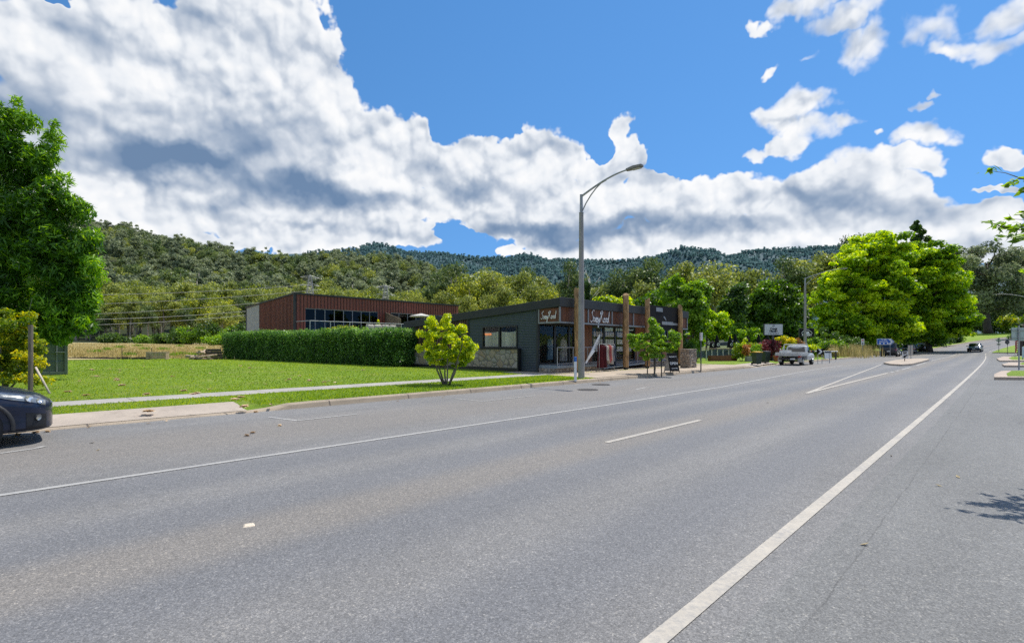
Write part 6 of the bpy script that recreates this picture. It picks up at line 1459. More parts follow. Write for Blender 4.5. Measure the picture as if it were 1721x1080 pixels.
# ---- the dark blue car at the left edge, nose in the picture
def near_car():
    s0 = 0.62; nose = s0 - 2.22
    x, y = R(nose, 11.62); rz = heading(0)
    root = empty('parked_car', (x, y, 0), rz, 'dark navy crossover parked at the left edge with only its nose in view', 'car')
    root.scale = (1, 1, 0.95)
    P = carpaint('paint_dark_navy', (0.006, 0.014, 0.040), 0.15, 0.28, 0.10)
    lo = Loft([(-2.22, .58, .46, .84), (-2.16, .76, .36, .95), (-1.98, .86, .27, 1.0), (-1.3, .89, .22, 1.02), (0.2, .89, .21, .99), (0.9, .89, .21, .975), (1.3, .888, .21, .945), (1.62, .878, .215, .895), (1.84, .85, .22, .845), (1.99, .80, .225, .795), (2.09, .72, .23, .745), (2.16, .62, .24, .70), (2.20, .52, .25, .665), (2.225, .38, .27, .63)],
              [(0, 0), (.8, 0), (.95, .02), (1.0, .12), (.995, .30), (.985, .48), (1.0, .62), (.992, .76), (.965, .88), (.91, .955), (.80, .995), (.62, 1.01), (.58, 1.022), (.3, 1.04), (0, 1.045)])
    mb = MB(); lo.mesh(mb, 0.04); body = mb.build('body', P, root, smooth=True)
    rw = 0.335; xf, xr = 1.33, -1.30
    cut(body, [((xx, sd_ * 0.86, rw), rw + 0.07, 0.62) for xx in (xf, xr) for sd_ in (-1, 1)])
    for xx in (xf, xr):
        for sd_ in (-1, 1): wheel(root, xx, sd_ * 0.775, rw, 0.22, sd_, 5)
    ir = MB(); ir.bx(-1.9, 1.9, -0.6, 0.6, 0.2, 0.7); ir.build('underbody', M_trim, root)
    for sd_ in (-1, 1):
        for xx in (xf, xr):
            ar = MB(); pr = []
            for i in range(17):
                a = math.radians(-8 + 196 * i / 16); c, s_ = math.cos(a), math.sin(a)
                pr.append([(xx + c * rr, sd_ * yy, rw + s_ * rr) for rr, yy in ((rw + .065, .80), (rw + .065, .897), (rw + .075, .903), (rw + .115, .900), (rw + .118, .88))])
            ar.add([p for q in pr for p in q], [(i * 5 + j, i * 5 + j + 1, (i + 1) * 5 + j + 1, (i + 1) * 5 + j) for i in range(16) for j in range(4)]); ar.build('arch_cladding', M_trim, root, smooth=True)
        hl = MB(); f0 = lambda q: 7.55 - 0.9 * max(0, (q - 1.95)) + 1.9 * max(0, (1.75 - q)) ; f1 = lambda q: 9.35 - 0.3 * (q - 1.5)
        lo.patch(hl, 1.50, 2.125, f0, f1, sd_, 0.009, 16, 6); ho = hl.build('headlight', M_lens, root, smooth=True)
        for (xx, kk, rr) in ((1.93, 8.35, 0.062), (2.045, 8.2, 0.045)):
            p = Vector(lo.pt(xx, kk, sd_, 0.006)); lb = MB(); lb.lathe([(rr, -0.012), (rr * 0.9, 0.012), (rr * 0.5, 0.018), (0.0, 0.02)], 18, (0, 0, 0), 'y' if sd_ > 0 else 'y')
            l_ = lb.build('lamp', pm('lamp_reflector', (0.75, 0.76, 0.75), 0.1, 0.7, 0.3, 20), ho, smooth=True); l_.location = p; l_.rotation_euler = (0.35 * sd_, 0, -0.75 * sd_ if sd_ < 0 else 0.0) if sd_ < 0 else (PI - 0.35, 0, 0.75)
        rc = MB(); lo.patch(rc, 1.90, 2.135, 2.6, 5.3, sd_, 0.006, 8, 6); ro = rc.build('fog_lamp_recess', pm('recess_black', (0.006, 0.007, 0.010), 0.5), root, smooth=True)
        p = Vector(lo.pt(2.03, 4.6, sd_, 0.012)); fl = MB(); fl.lathe([(0.05, -0.02), (0.045, 0.01), (0.0, 0.016)], 16, (0, 0, 0), 'y'); fo_ = fl.build('fog_lamp', M_lens, ro, smooth=True); fo_.location = p; fo_.rotation_euler = (0.1, 0, -0.9 * sd_ if sd_ < 0 else PI + 0.9)
        lp = MB(); lo.patch(lp, 1.70, 2.18, 1.3, 2.5, sd_, 0.012, 10, 3); lp.build('lower_lip', pm('lip_grey', (0.05, 0.055, 0.065), 0.4), root, smooth=True)
        cl = MB(); lo.patch(cl, -1.0, 0.92, 2.0, 4.3, sd_, 0.014, 14, 3); cl.build('sill_cladding', M_trim, root, smooth=True)
    gr = MB(); gr.bx(2.10, 2.212, -0.42, 0.42, 0.50, 0.655); gr.bx(2.10, 2.20, -0.48, 0.48, 0.27, 0.42); gr.build('grille', M_trim, root, bevel=0.02)
    em = MB(); em.lathe([(0.055, 0), (0.05, 0.012), (0, 0.014)], 18, (2.214, 0, 0.60), 'x'); em.build('emblem', M_alloy, root, smooth=True)
    cr = MB(); cr.bx(2.20, 2.222, -0.40, 0.40, 0.645, 0.665); cr.build('chrome_strip', M_alloy, root, bevel=0.006)
    hd = MB()
    for sd_ in (-1, 1): hd.tube([lo.pt(xx, 11.3, sd_, 0.004) for xx in (0.95, 1.3, 1.6, 1.85, 2.0)], 0.006, 5)
    hd.build('bonnet_shutline', M_trim, root)
    RG = [(0.0, -0.06), (0.999, -0.06), (1.0, 0.0), (0.965, 0.35), (0.90, 0.80), (0.84, 0.93), (0.74, 1.0), (0.4, 1.03), (0.0, 1.04)]
    gh = Loft([(-2.1, .80, .98, 1.02), (-1.75, .83, .98, 1.50), (-1.2, .84, .98, 1.57), (-0.3, .845, .97, 1.60), (0.25, .84, .97, 1.555), (1.05, .78, .955, .97)], RG)
    cb = MB(); gh.mesh(cb); cb.build('cabin', P, root, smooth=True, auto=40)
    ws = MB()
    for sd_ in (-1, 1): gh.patch(ws, 0.30, 1.0, 4.6, 8, sd_, 0.008, 6, 8)
    ws.build('windscreen', M_cglass, root, smooth=True)
    for sd_ in (-1, 1):
        for a, b in ((-1.7, -1.1), (-1.02, -0.18), (-0.10, 0.62)):
            sw = MB(); gh.patch(sw, a, b, 2.25, lambda q: 4.25 if q < 0.2 else max(2.6, 4.25 - (q - 0.2) * 3.2), sd_, 0.008, 6, 4); sw.build('side_window', M_cglass, root, smooth=True)
        mr = MB(); mr.box((0.62, sd_ * 0.99, 1.04), (0.12, 0.22, 0.15)); mr.box((0.64, sd_ * 0.9, 0.99), (0.06, 0.14, 0.04)); mr.build('mirror', P, root, bevel=0.035)
near_car()

# ---- the white ute with drop-side tray, rear towards the viewer
def ute():
    x, y, z = on_road(44.9, 12.0); root = empty('pickup_truck', (x, y, z), heading(45), 'white ute with flat tray and ladder frame parked at the left kerb', 'ute')
    P = carpaint('paint_white', (0.62, 0.62, 0.60), 0.0, 0.35, 0.35); MT = pm('tray_alloy', (0.52, 0.52, 0.50), 0.45, 0.15, 0.25, 4, grime=0.4)
    w = 0.88
    lo = Loft([(-0.05, w * .98, .42, 1.02), (0.0, w, .40, 1.05), (0.9, w, .40, 1.05), (1.3, w, .40, 1.07), (1.9, w, .42, 1.02), (2.25, w * .95, .44, .95), (2.45, w * .85, .46, .88), (2.52, w * .68, .5, .80), (2.55, w * .5, .54, .72)])
    mb = MB(); lo.mesh(mb); body = mb.build('body', P, root, smooth=True); rw = 0.36; xf, xr = 1.62, -1.35
    cut(body, [((xf, sd_ * 0.84, rw), rw + 0.08, 0.6) for sd_ in (-1, 1)])
    for xx in (xf, xr):
        for sd_ in (-1, 1): wheel(root, xx, sd_ * 0.76, rw, 0.23, sd_, 6)
    RG = [(0.0, -0.06), (0.999, -0.06), (1.0, 0.0), (0.965, 0.35), (0.90, 0.80), (0.84, 0.93), (0.74, 1.0), (0.4, 1.03), (0.0, 1.04)]
    gh = Loft([(-0.04, .84, 1.02, 1.05), (0.10, .85, 1.02, 1.66), (0.3, .855, 1.02, 1.71), (0.75, .85, 1.02, 1.70), (1.55, .78, 1.03, 1.06)], RG)
    cb = MB(); gh.mesh(cb, 0.05); cb.build('cabin', P, root, smooth=True, auto=40)
    rwn = MB(); rwn.add([(-0.035, -.70, 1.12), (-0.035, .70, 1.12), (0.075, .62, 1.56), (0.075, -.62, 1.56)], [(0, 3, 2, 1)]); rwn.build('rear_window', M_cglass, root)
    ws = MB()
    for sd_ in (-1, 1): gh.patch(ws, 0.80, 1.5, 4.6, 8, sd_, 0.008, 6, 8)
    ws.build('windscreen', M_cglass, root, smooth=True)
    for sd_ in (-1, 1):
        sw = MB(); gh.patch(sw, 0.16, 1.2, 2.25, lambda q: 4.25 if q < 0.7 else max(2.5, 4.25 - (q - 0.7) * 3.2), sd_, 0.008, 8, 4); sw.build('side_window', M_cglass, root, smooth=True)
        mr = MB(); mr.box((1.15, sd_ * 1.0, 1.16), (0.1, 0.2, 0.2)); mr.build('mirror', M_trim, root, bevel=0.03)
        dh = MB(); dh.box((0.2, sd_ * 0.885, 0.93), (0.16, 0.02, 0.03)); dh.build('door_handle', M_trim, root)
        ms = MB(); ms.bx(0.05, 1.12, sd_ * 0.883 - 0.006, sd_ * 0.883 + 0.006, 0.62, 0.66); ms.build('side_moulding', M_trim, root)
        fg = MB(); fg.bx(xr - 0.48, xr - 0.46, sd_ * 0.6, sd_ * 0.9, 0.28, 0.62); fg.build('mud_flap', P, root)
        gd = MB()
        for i in range(9):
            a = math.radians(20 + 140 * i / 8); a2 = math.radians(20 + 140 * (i + 1) / 8)
            if i < 8: gd.add([(xr + 0.46 * math.cos(a), sd_ * .62, rw + .46 * math.sin(a)), (xr + .46 * math.cos(a2), sd_ * .62, rw + .46 * math.sin(a2)), (xr + .46 * math.cos(a2), sd_ * .89, rw + .46 * math.sin(a2)), (xr + .46 * math.cos(a), sd_ * .89, rw + .46 * math.sin(a))], [(0, 1, 2, 3)])
        gd.build('mudguard', P, root)
        tl = MB(); tl.bx(-2.49, -2.44, sd_ * 0.86 - 0.17, sd_ * 0.86 + 0.07, 0.70, 0.82); tl.build('tail_light', M_tail, root, bevel=0.01)
    tr = MB(); tr.bx(-2.42, -0.12, -0.92, 0.92, 0.80, 0.87); tr.build('tray_floor', MT, root)
    for sd_ in (-1, 1): sb = MB(); sb.bx(-2.40, -0.14, sd_ * 0.93 - 0.015, sd_ * 0.93 + 0.015, 0.84, 1.09); sb.build('drop_side', MT, root, bevel=0.01)
    tg = MB(); tg.bx(-2.445, -2.415, -0.93, 0.93, 0.84, 1.09); tg.build('tailgate', MT, root, bevel=0.01)
    hb = MB()
    for yy in (-0.88, 0.88): hb.tube([(-0.18, yy, 0.88), (-0.18, yy, 1.80)], 0.03, 8)
    hb.tube([(-0.18, -0.88, 1.80), (-0.18, 0.88, 1.80)], 0.035, 8); hb.tube([(-0.18, -0.88, 1.08), (-0.18, 0.88, 1.08)], 0.025, 8); hb.tube([(-0.18, 0.88, 1.8), (-0.6, 0.9, 1.09)], 0.02, 6)
    hb.build('ladder_frame', P, root, smooth=True, auto=40)
    bx_ = MB(); bx_.bx(-1.6, -0.5, 0.2, 0.85, 0.88, 1.28); bx_.build('tool_box', P, root, bevel=0.02)
    ch = MB(); ch.bx(-2.3, 0.2, -0.42, -0.30, 0.52, 0.72); ch.bx(-2.3, 0.2, 0.30, 0.42, 0.52, 0.72); ch.bx(-2.35, -2.2, -0.7, 0.7, 0.50, 0.62); ch.bx(xr - 0.06, xr + 0.06, -0.7, 0.7, 0.30, 0.42); ch.build('chassis', M_trim, root)
    pl = MB(); pl.bx(-2.37, -2.355, -0.55, -0.2 + 0.02, 0.50, 0.62); pl.build('number_plate', M_plate, root)
    tb = MB(); tb.tube([(-2.3, 0, 0.5), (-2.62, 0, 0.46)], 0.03, 8); tb.lathe([(0.0, -.03), (0.03, 0), (0.0, 0.03)], 10, (-2.62, 0, 0.52)); tb.build('tow_bar', M_trim, root); root.scale = (0.94, 0.94, 0.90)
ute()
# ---------------------------------------------------------------- street furniture
def ground_at(u, v): return hit(u, v)
M_conc_pole = pm('concrete_pole', (0.30, 0.285, 0.265), 0.8, 0, 0.25, 2, bump=0.3, bscale=60)
def street_lamp(x, y, z, rz, label, hp=8.7, r0=0.15, reach=3.1, rise=0.75):
    root = empty('street_lamp', (x, y, z), rz, label, 'street lamp', None)
    mb = MB(); mb.tube([(0, 0, -0.1), (0, 0, hp * 0.45), (0, 0, hp * 0.9)], [r0, r0 * 0.84, r0 * 0.66], 20); mb.build('pole', M_conc_pole, root, smooth=True, auto=40)
    sp = MB(); sp.tube([(0, 0, hp * 0.9), (0, 0, hp * 0.902)], [r0 * 0.72, r0 * 0.72], 16); sp.tube([(0, 0, hp * 0.89), (0, 0, hp)], [r0 * 0.5, r0 * 0.45], 14); sp.build('spigot', M_gal, root, smooth=True, auto=40)
    ar = MB(); n = 16; P = []
    for i in range(n + 1): t = i / n; P.append((reach * t, 0, hp - 0.08 + rise * math.sin(t * PI / 2 * 0.96)))
    ar.tube(P, list(np.linspace(0.045, 0.03, n + 1)), 10)
    Q = [(0.03, 0, hp * 0.905)] + [(reach * t * 0.55, 0, hp * 0.905 + (P[int(n * 0.55)][2] - hp * 0.905) * (1 - (1 - t) ** 1.7)) for t in (0.2, 0.4, 0.6, 0.8, 1.0)]
    ar.tube(Q, 0.026, 8); ar.build('arm', M_gal, root, smooth=True, auto=40)
    tip = P[-1]; hd = MB()
    hd.add([(tip[0] - 0.08, -0.07, tip[2] + 0.04), (tip[0] + 0.25, -0.13, tip[2] + 0.07), (tip[0] + 0.62, -0.10, tip[2] + 0.06), (tip[0] + 0.62, 0.10, tip[2] + 0.06), (tip[0] + 0.25, 0.13, tip[2] + 0.07), (tip[0] - 0.08, 0.07, tip[2] + 0.04),
            (tip[0] - 0.08, -0.07, tip[2] - 0.05), (tip[0] + 0.25, -0.13, tip[2] - 0.05), (tip[0] + 0.62, -0.10, tip[2] - 0.03), (tip[0] + 0.62, 0.10, tip[2] - 0.03), (tip[0] + 0.25, 0.13, tip[2] - 0.05), (tip[0] - 0.08, 0.07, tip[2] - 0.05)],
           [(0, 1, 2, 3, 4, 5), (11, 10, 9, 8, 7, 6)] + [(i, 6 + i, 6 + (i + 1) % 6, (i + 1) % 6) for i in range(6)])
    ho = hd.build('lamp_head', pm('lamp_housing', (0.20, 0.19, 0.17), 0.5), root, bevel=0.015)
    df = MB(); df.bx(tip[0] + 0.18, tip[0] + 0.56, -0.085, 0.085, tip[2] - 0.075, tip[2] - 0.045); df.build('diffuser', pm('lamp_glass', (0.5, 0.5, 0.46), 0.2), ho, bevel=0.02)
    return root
AR = heading(0) - PI / 2
p = ground_at(977, 636); street_lamp(*p, AR + 0.03, 'tall grey street lamp with curved arm on the grass corner in front of the shop', float(Z_at(327, p[1])) - p[2], 0.14, 2.25, 0.62)
p2 = (X_at(1353, 54), 54.0); street_lamp(*p2, hs(*p2), AR, 'grey street lamp behind the white ute', 8.6, 0.15, 3.2, 0.7)
p3 = (X_at(1742, 92), 92.0); street_lamp(*p3, hs(*p3), AR + PI, 'distant street lamp reaching in from the right edge', 9.0, 0.15, 5.2, 1.3)
# blue and white marker post at the lamp
p = ground_at(967, 639)
def marker():
    root = empty('marker_post', p, 0.4, 'slim white marker post with blue top beside the street lamp', 'post')
    mb = MB(); mb.box((0, 0, 0.36), (0.11, 0.05, 0.80)); mb.build('shaft', M_white, root, bevel=0.01)
    tb = MB(); tb.box((0, 0, 0.86), (0.113, 0.053, 0.19)); tb.build('cap', pm('marker_blue', (0.03, 0.16, 0.50), 0.5), root, bevel=0.012)
marker()
# tree stakes
p = ground_at(1100, 629)
for dx, dy, lab in ((-0.32, 0.12, 'dark stake left of the young street tree'), (0.30, -0.15, 'dark stake right of the young street tree'), (0.1, 0.4, 'dark stake behind the young street tree')):
    mb = MB(); mb.box((0, 0, 0.55), (0.045, 0.045, 1.5)); o = mb.build('tree_stake', M_frame, None); o.location = (p[0] + dx, p[1] + dy, p[2] - 0.05); tag(o, lab, 'stake', 'stakes round the young street tree')
# A-frame board
def a_frame(u, v, rz, label, w, hh, front, lines, side=None, tcol=None):
    x, y, z = ground_at(u, v); root = empty('sandwich_board', (x, y, z + 0.005), rz, label, 'sandwich board')
    lean = 0.23 * hh
    def panel(sg):
        mb = MB(); th = 0.02
        a = [(-w / 2, sg * lean, 0.08), (w / 2, sg * lean, 0.08), (w / 2, sg * 0.02, hh), (-w / 2, sg * 0.02, hh)]
        mb.add(a + [(q[0], q[1] - sg * th, q[2]) for q in a], [(0, 1, 2, 3), (7, 6, 5, 4), (0, 4, 5, 1), (1, 5, 6, 2), (2, 6, 7, 3), (3, 7, 4, 0)] if sg < 0 else [(3, 2, 1, 0), (4, 5, 6, 7), (1, 5, 4, 0), (2, 6, 5, 1), (3, 7, 6, 2), (0, 4, 7, 3)])
        return mb
    po = panel(-1).build('front_panel', front, root); panel(1).build('rear_panel', M_gal, root)
    ft = MB()
    for sx in (-1, 1):
        for sy in (-1, 1): ft.bx(sx * w / 2 * 0.94 - 0.015, sx * w / 2 * 0.94 + 0.015, sy * lean - 0.015, sy * lean + 0.015, 0.0, 0.085)
    ft.build('feet', M_frame, root)
    sd_ = MB()
    for sx in (-1, 1): sd_.add([(sx * (w / 2 - 0.02), -lean + 0.02, 0.1), (sx * (w / 2 - 0.02), lean - 0.02, 0.1), (sx * (w / 2 - 0.02), 0, hh - 0.05)], [(0, 1, 2)])
    sd_.build('side_gusset', M_gal, root)
    ang = math.atan2(lean - 0.02, hh - 0.08)
    for (t, size, f, sp) in lines:
        yy = -lean + (lean - 0.02) * f; zz = 0.08 + (hh - 0.08) * f
        text(t, size, tcol or M_script, po, (0, yy - 0.006, zz), (PI / 2 - ang, 0, 0), offset=0.0015, space=sp)
    return root
a_frame(1129, 626, math.radians(24), 'black sandwich board reading OPEN on the pavement by the last timber post', 0.62, 1.02, M_black, [('PROPERTY', 0.085, 0.78, 1.25), ('OPEN', 0.19, 0.42, 1.05), ('10 TO 4 PM', 0.065, 0.15, 1.2)])
# thin sign post
def post_sign(name, label, u, v, vt, cat, plate=None, r=0.03, rz=0.0, Y=None, pm_=None, lines=(), back=None):
    if Y is None: x, y, z = ground_at(u, v)
    else: x, y = X_at(u, Y), Y; z = hs(x, y)
    hh = float(Z_at(vt, y)) - z
    root = empty(name, (x, y, z), rz, label, cat)
    mb = MB(); mb.tube([(0, 0, -0.05), (0, 0, hh)], r, 10); mb.build('post', pm_ or M_gal, root, smooth=True, auto=40)
    return root, hh, y
def plate_box(root, w, h_, zc, m, y=-0.04, x=0.0, th=0.012, nm='panel', bev=0.006):
    b = MB(); b.box((x, y, zc), (w, th, h_)); return b.build(nm, m, root, bevel=bev)
M_slate = pm('slate_steel', (0.06, 0.065, 0.075), 0.5)
r_, hh, Y = post_sign('sign_post', 'slim dark post with a narrow white plate seen edge-on beside the stone pillar', 1178, 625, 559, 'sign post', r=0.035, pm_=M_slate)
plate_box(r_, 0.06, 0.46, hh - 0.22, M_white, -0.045, 0.0, 0.3)
# rubble stone pillar
def pillar():
    x, y, z = ground_at(1157, 618); root = empty('stone_pillar', (x, y, z), SRZ, 'squat rubble stone wall end beside the last timber post', 'wall')
    r = np.random.RandomState(6); mb = MB(); n = 7
    vs = []; fs = []
    def grid(o, du, dv, nu, nv):
        b = len(vs)
        for i in range(nu + 1):
            for j in range(nv + 1):
                q = Vector(o) + Vector(du) * i / nu + Vector(dv) * j / nv; q += Vector((r.normal(), r.normal(), r.normal())) * 0.018 * (1 if 0 < i < nu and 0 < j < nv else 0); vs.append(tuple(q))
        for i in range(nu):
            for j in range(nv): fs.append((b + i * (nv + 1) + j, b + (i + 1) * (nv + 1) + j, b + (i + 1) * (nv + 1) + j + 1, b + i * (nv + 1) + j + 1))
    w, d, hh = 1.05, 0.6, 1.12
    grid((-w / 2, -d / 2, 0), (w, 0, 0), (0, 0, hh), 12, 12); grid((w / 2, -d / 2, 0), (0, d, 0), (0, 0, hh), 7, 12); grid((w / 2, d / 2, 0), (-w, 0, 0), (0, 0, hh), 12, 12); grid((-w / 2, d / 2, 0), (0, -d, 0), (0, 0, hh), 7, 12); grid((-w / 2, -d / 2, hh), (w, 0, 0), (0, d, 0), 12, 7)
    mb.add(vs, fs); mb.build('masonry', M_stone2, root)
    cp = MB(); cp.box((0, 0, hh + 0.035), (w + 0.06, d + 0.06, 0.06)); cp.build('coping', M_stone2, root, bevel=0.02)
pillar()
# outdoor bar: corten planters, timber rail with white posts, folded umbrellas
M_corten = pm('corten_steel', (0.17, 0.062, 0.030), 0.75, 0, 0.35, 3)
def planter(u0, u1, v, Y, hh, label):
    x0, x1 = X_at(u0, Y), X_at(u1, Y); z = hs((x0 + x1) / 2, Y); root = empty('planter_box', ((x0 + x1) / 2, Y, z), 0, label, 'planter')
    w = x1 - x0; mb = MB(); t = 0.03
    mb.bx(-w / 2, w / 2, -0.35, -0.35 + t, 0, hh); mb.bx(-w / 2, w / 2, 0.35 - t, 0.35, 0, hh); mb.bx(-w / 2, -w / 2 + t, -0.32, 0.32, 0, hh); mb.bx(w / 2 - t, w / 2, -0.32, 0.32, 0, hh); mb.build('box', M_corten, root)
    so = MB(); so.bx(-w / 2 + t, w / 2 - t, -0.32, 0.32, 0.02, hh - 0.06); so.build('soil', pm('soil', (0.05, 0.035, 0.025), 0.95), root)
planter(1192, 1226, 604, 44.5, 0.50, 'long rusty steel planter in front of the bar rail')
planter(1222, 1236, 604, 45.6, 0.52, 'short rusty steel planter at the right end of the bar rail')
def bar_rail():
    Y = 46.5; x0, x1 = X_at(1168, Y), X_at(1234, Y); z = hs(x0, Y); root = empty('bar_counter', (x0, Y, z), 0, 'timber-topped bar rail with white posts behind the rusty planters', 'bar rail')
    w = x1 - x0; t = MB(); t.bx(0, w, -0.2, 0.2, 1.06, 1.11); t.build('counter_top', pm('bar_timber', (0.36, 0.24, 0.13), 0.6), root, bevel=0.01)
    n = 8
    for i in range(n): pb = MB(); pb.bx(w * i / (n - 1) - 0.035, w * i / (n - 1) + 0.035, -0.035, 0.035, 0, 1.06); pb.build('leg', M_white, root)
    bs = MB(); bs.bx(0.05, w, 0.16, 0.19, 0.25, 0.9); bs.build('back_screen', pm('bar_screen', (0.12, 0.17, 0.20), 0.6), root)
bar_rail()
def umbrella(u, v0, v1, Y, label, logo=True):
    x, y = X_at(u, Y), Y; z = hs(x, y); hh = float(Z_at(v0, Y)) - z; lo_ = float(Z_at(v1, Y)) - z
    root = empty('folded_umbrella', (x, y, z), rnd.random() * 6, label, 'umbrella', 'folded black umbrellas at the outdoor bar')
    mb = MB(); mb.tube([(0, 0, 0), (0, 0, hh)], 0.025, 8); mb.lathe([(0.28, 0), (0.28, 0.06), (0.04, 0.08)], 14); mb.build('pole', M_frame, root, smooth=True, auto=40)
    cn = MB(); n = 20; prof = [(0.33, lo_), (0.27, lo_ + 0.12), (0.24, lo_ + 0.35), (0.17, lo_ + 0.7), (0.10, hh - 0.25), (0.05, hh - 0.05), (0.0, hh + 0.03)]
    vs = [(q * (1 + 0.16 * math.cos(k * 2 * PI / n * 8)) * math.cos(2 * PI * k / n), q * (1 + 0.16 * math.cos(k * 2 * PI / n * 8)) * math.sin(2 * PI * k / n), zz) for q, zz in prof for k in range(n)]
    cn.add(vs, [(i * n + k, i * n + (k + 1) % n, (i + 1) * n + (k + 1) % n, (i + 1) * n + k) for i in range(len(prof) - 1) for k in range(n)]); co = cn.build('canopy', M_black, root, smooth=True)
    if logo:
        d = MB(); rz = root.rotation_euler.z; c, s_ = math.cos(-PI / 2 - rz), math.sin(-PI / 2 - rz)
        P = lambda a, b: (c * 0.315 - s_ * a, s_ * 0.315 + c * a, lo_ + 0.32 + b)
        d.add([P(0.13 * math.cos(2 * PI * k / 14), 0.15 * math.sin(2 * PI * k / 14)) for k in range(14)] + [P(0.07 * math.cos(2 * PI * k / 14), 0.08 * math.sin(2 * PI * k / 14)) for k in range(14)], [(k, (k + 1) % 14, 14 + (k + 1) % 14, 14 + k) for k in range(14)])
        d.build('logo', M_white, co)
for (u, v0, v1, Y, lab) in ((1197, 571, 585, 52, 'lowest folded black umbrella at the left of the outdoor bar'), (1205, 562, 584, 50, 'folded black umbrella second from the left at the outdoor bar'), (1227, 563, 584, 51, 'folded black umbrella third from the left, over the bar rail end'),
                            (1236, 561, 583, 50, 'folded black umbrella fourth from the left, beside the leafy yellow-green bush'), (1257, 563, 580, 54, 'folded black umbrella behind the yellow-green bush'), (1275, 561, 583, 50, 'folded black umbrella left of the red-leaved shrub'), (1290, 562, 580, 53, 'folded black umbrella half hidden by the white brewery sign post')):
    umbrella(u, v0, v1, Y, lab, u not in (1257, 1290))
def bar_canopy():
    x, y = X_at(1216, 53.5), 53.5; z = hs(x, y); root = empty('serving_hut', (x, y, z), 0, 'dark low serving hut behind the folded umbrellas', 'hut')
    a = MB(); a.bx(-1.3, 1.3, -0.7, 0.7, 0, 1.05); a.build('counter', pm('hut_panel', (0.10, 0.12, 0.16), 0.5), root)
    b = MB(); b.extr([(-1.5, 1.35), (1.2, 1.9), (1.45, 1.5), (1.45, 1.35)], -0.8, 0.8); b.build('canopy', pm('hut_canvas', (0.05, 0.06, 0.09), 0.7), root)
    for sx in (-1.2, 1.2): c = MB(); c.bx(sx - 0.04, sx + 0.04, -0.6, -0.52, 1.05, 1.4); c.build('post', M_gal, root)
bar_canopy()
def brick_wall():
    x, y = X_at(1150, 47), 47.0; root = empty('low_building', (x, y, hs(x, y)), SRZ, 'small brown low building behind the street tree beyond the shop', 'building')
    a = MB(); a.bx(-1.0, 3.2, 0, 3, 0, 2.2); a.build('wall', M_corten, root); b = MB(); b.bx(-1.2, 3.4, -0.3, 3.2, 2.2, 2.35); b.build('roof', M_cap, root)
    d = MB(); d.bx(0.2, 1.0, -0.03, -0.002, 0, 2.0); d.build('door', M_frame, root); w_ = MB(); w_.bx(1.5, 2.7, -0.03, -0.002, 0.9, 1.8); w_.build('window', M_frame, root)
brick_wall()
# planting in front of the bar
grow('shrub', 'upright yellow-green bush in front of the folded umbrellas', 1246, 603, [(1246, 582, 11, 14), (1243, 592, 12, 10)], 'lime', 2600, 0.12, 0.08, 34, 0.2, 0.34, 61, 45, (0.0, 0.6))
grow('shrub', 'small orange-flushed bush between the green ones by the bins', 1256, 603, [(1256, 588, 7, 9)], 'orange', 1200, 0.10, 0.07, 16, 0.16, 0.26, 62, 44)
grow('shrub', 'arched golden bush behind the orange one', 1258, 600, [(1260, 580, 10, 7)], 'yellow', 1300, 0.11, 0.07, 18, 0.18, 0.3, 63, 46)
grow('shrub', 'fresh green bush left of the wheelie bins', 1268, 604, [(1268, 590, 10, 9), (1274, 586, 8, 7)], 'green', 1700, 0.12, 0.08, 24, 0.18, 0.3, 64, 45, (0.5, 1.0))
grow('shrub', 'dark red-leaved shrub round the brewery sign post', 1296, 604, [(1292, 582, 13, 13), (1300, 590, 12, 10), (1286, 588, 8, 8), (1305, 578, 8, 8)], 'red', 3200, 0.12, 0.09, 40, 0.2, 0.34, 65, 46)
grow('shrub', 'bright yellow shrub right of the brewery sign post', 1318, 602, [(1320, 574, 11, 9), (1328, 578, 10, 8), (1311, 570, 6, 6)], 'yellow', 2400, 0.12, 0.09, 32, 0.2, 0.32, 66, 47.5, (0.3, 1.0))
grow('shrub', 'russet shrub above the cab of the ute', 1336, 600, [(1336, 577, 8, 7), (1344, 580, 7, 6)], 'orange', 1200, 0.12, 0.09, 18, 0.2, 0.3, 67, 49, (0, 0.4))
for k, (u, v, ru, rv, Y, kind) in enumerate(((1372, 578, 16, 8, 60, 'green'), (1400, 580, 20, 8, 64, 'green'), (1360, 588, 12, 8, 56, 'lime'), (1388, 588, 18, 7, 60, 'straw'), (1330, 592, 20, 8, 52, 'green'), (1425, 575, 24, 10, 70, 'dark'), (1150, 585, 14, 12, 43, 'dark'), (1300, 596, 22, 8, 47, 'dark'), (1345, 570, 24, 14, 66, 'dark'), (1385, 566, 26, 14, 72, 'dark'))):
    grow('shrub', ['rounded green bush right of the second lamp post', 'low green bush behind the chevron sign', 'yellowish low bush behind the ute bonnet', 'dry straw-coloured scrub behind the small sandwich board', 'green undergrowth behind the ute tray', 'dark scrub behind the tall dry grass', 'dark bush behind the last timber post', 'dark undergrowth at the foot of the red shrub', 'dark shrubbery behind the black shop sign', 'dark shrubbery under the left maple edge'][k], u, 600, [(u, v, ru, rv), (u + ru * 0.5, v + 3, ru * 0.7, rv * 0.8)], kind, 2200, 0.2, 0.13, 30, 0.3, 0.5, 70 + k, Y, (0.2, 0.8))
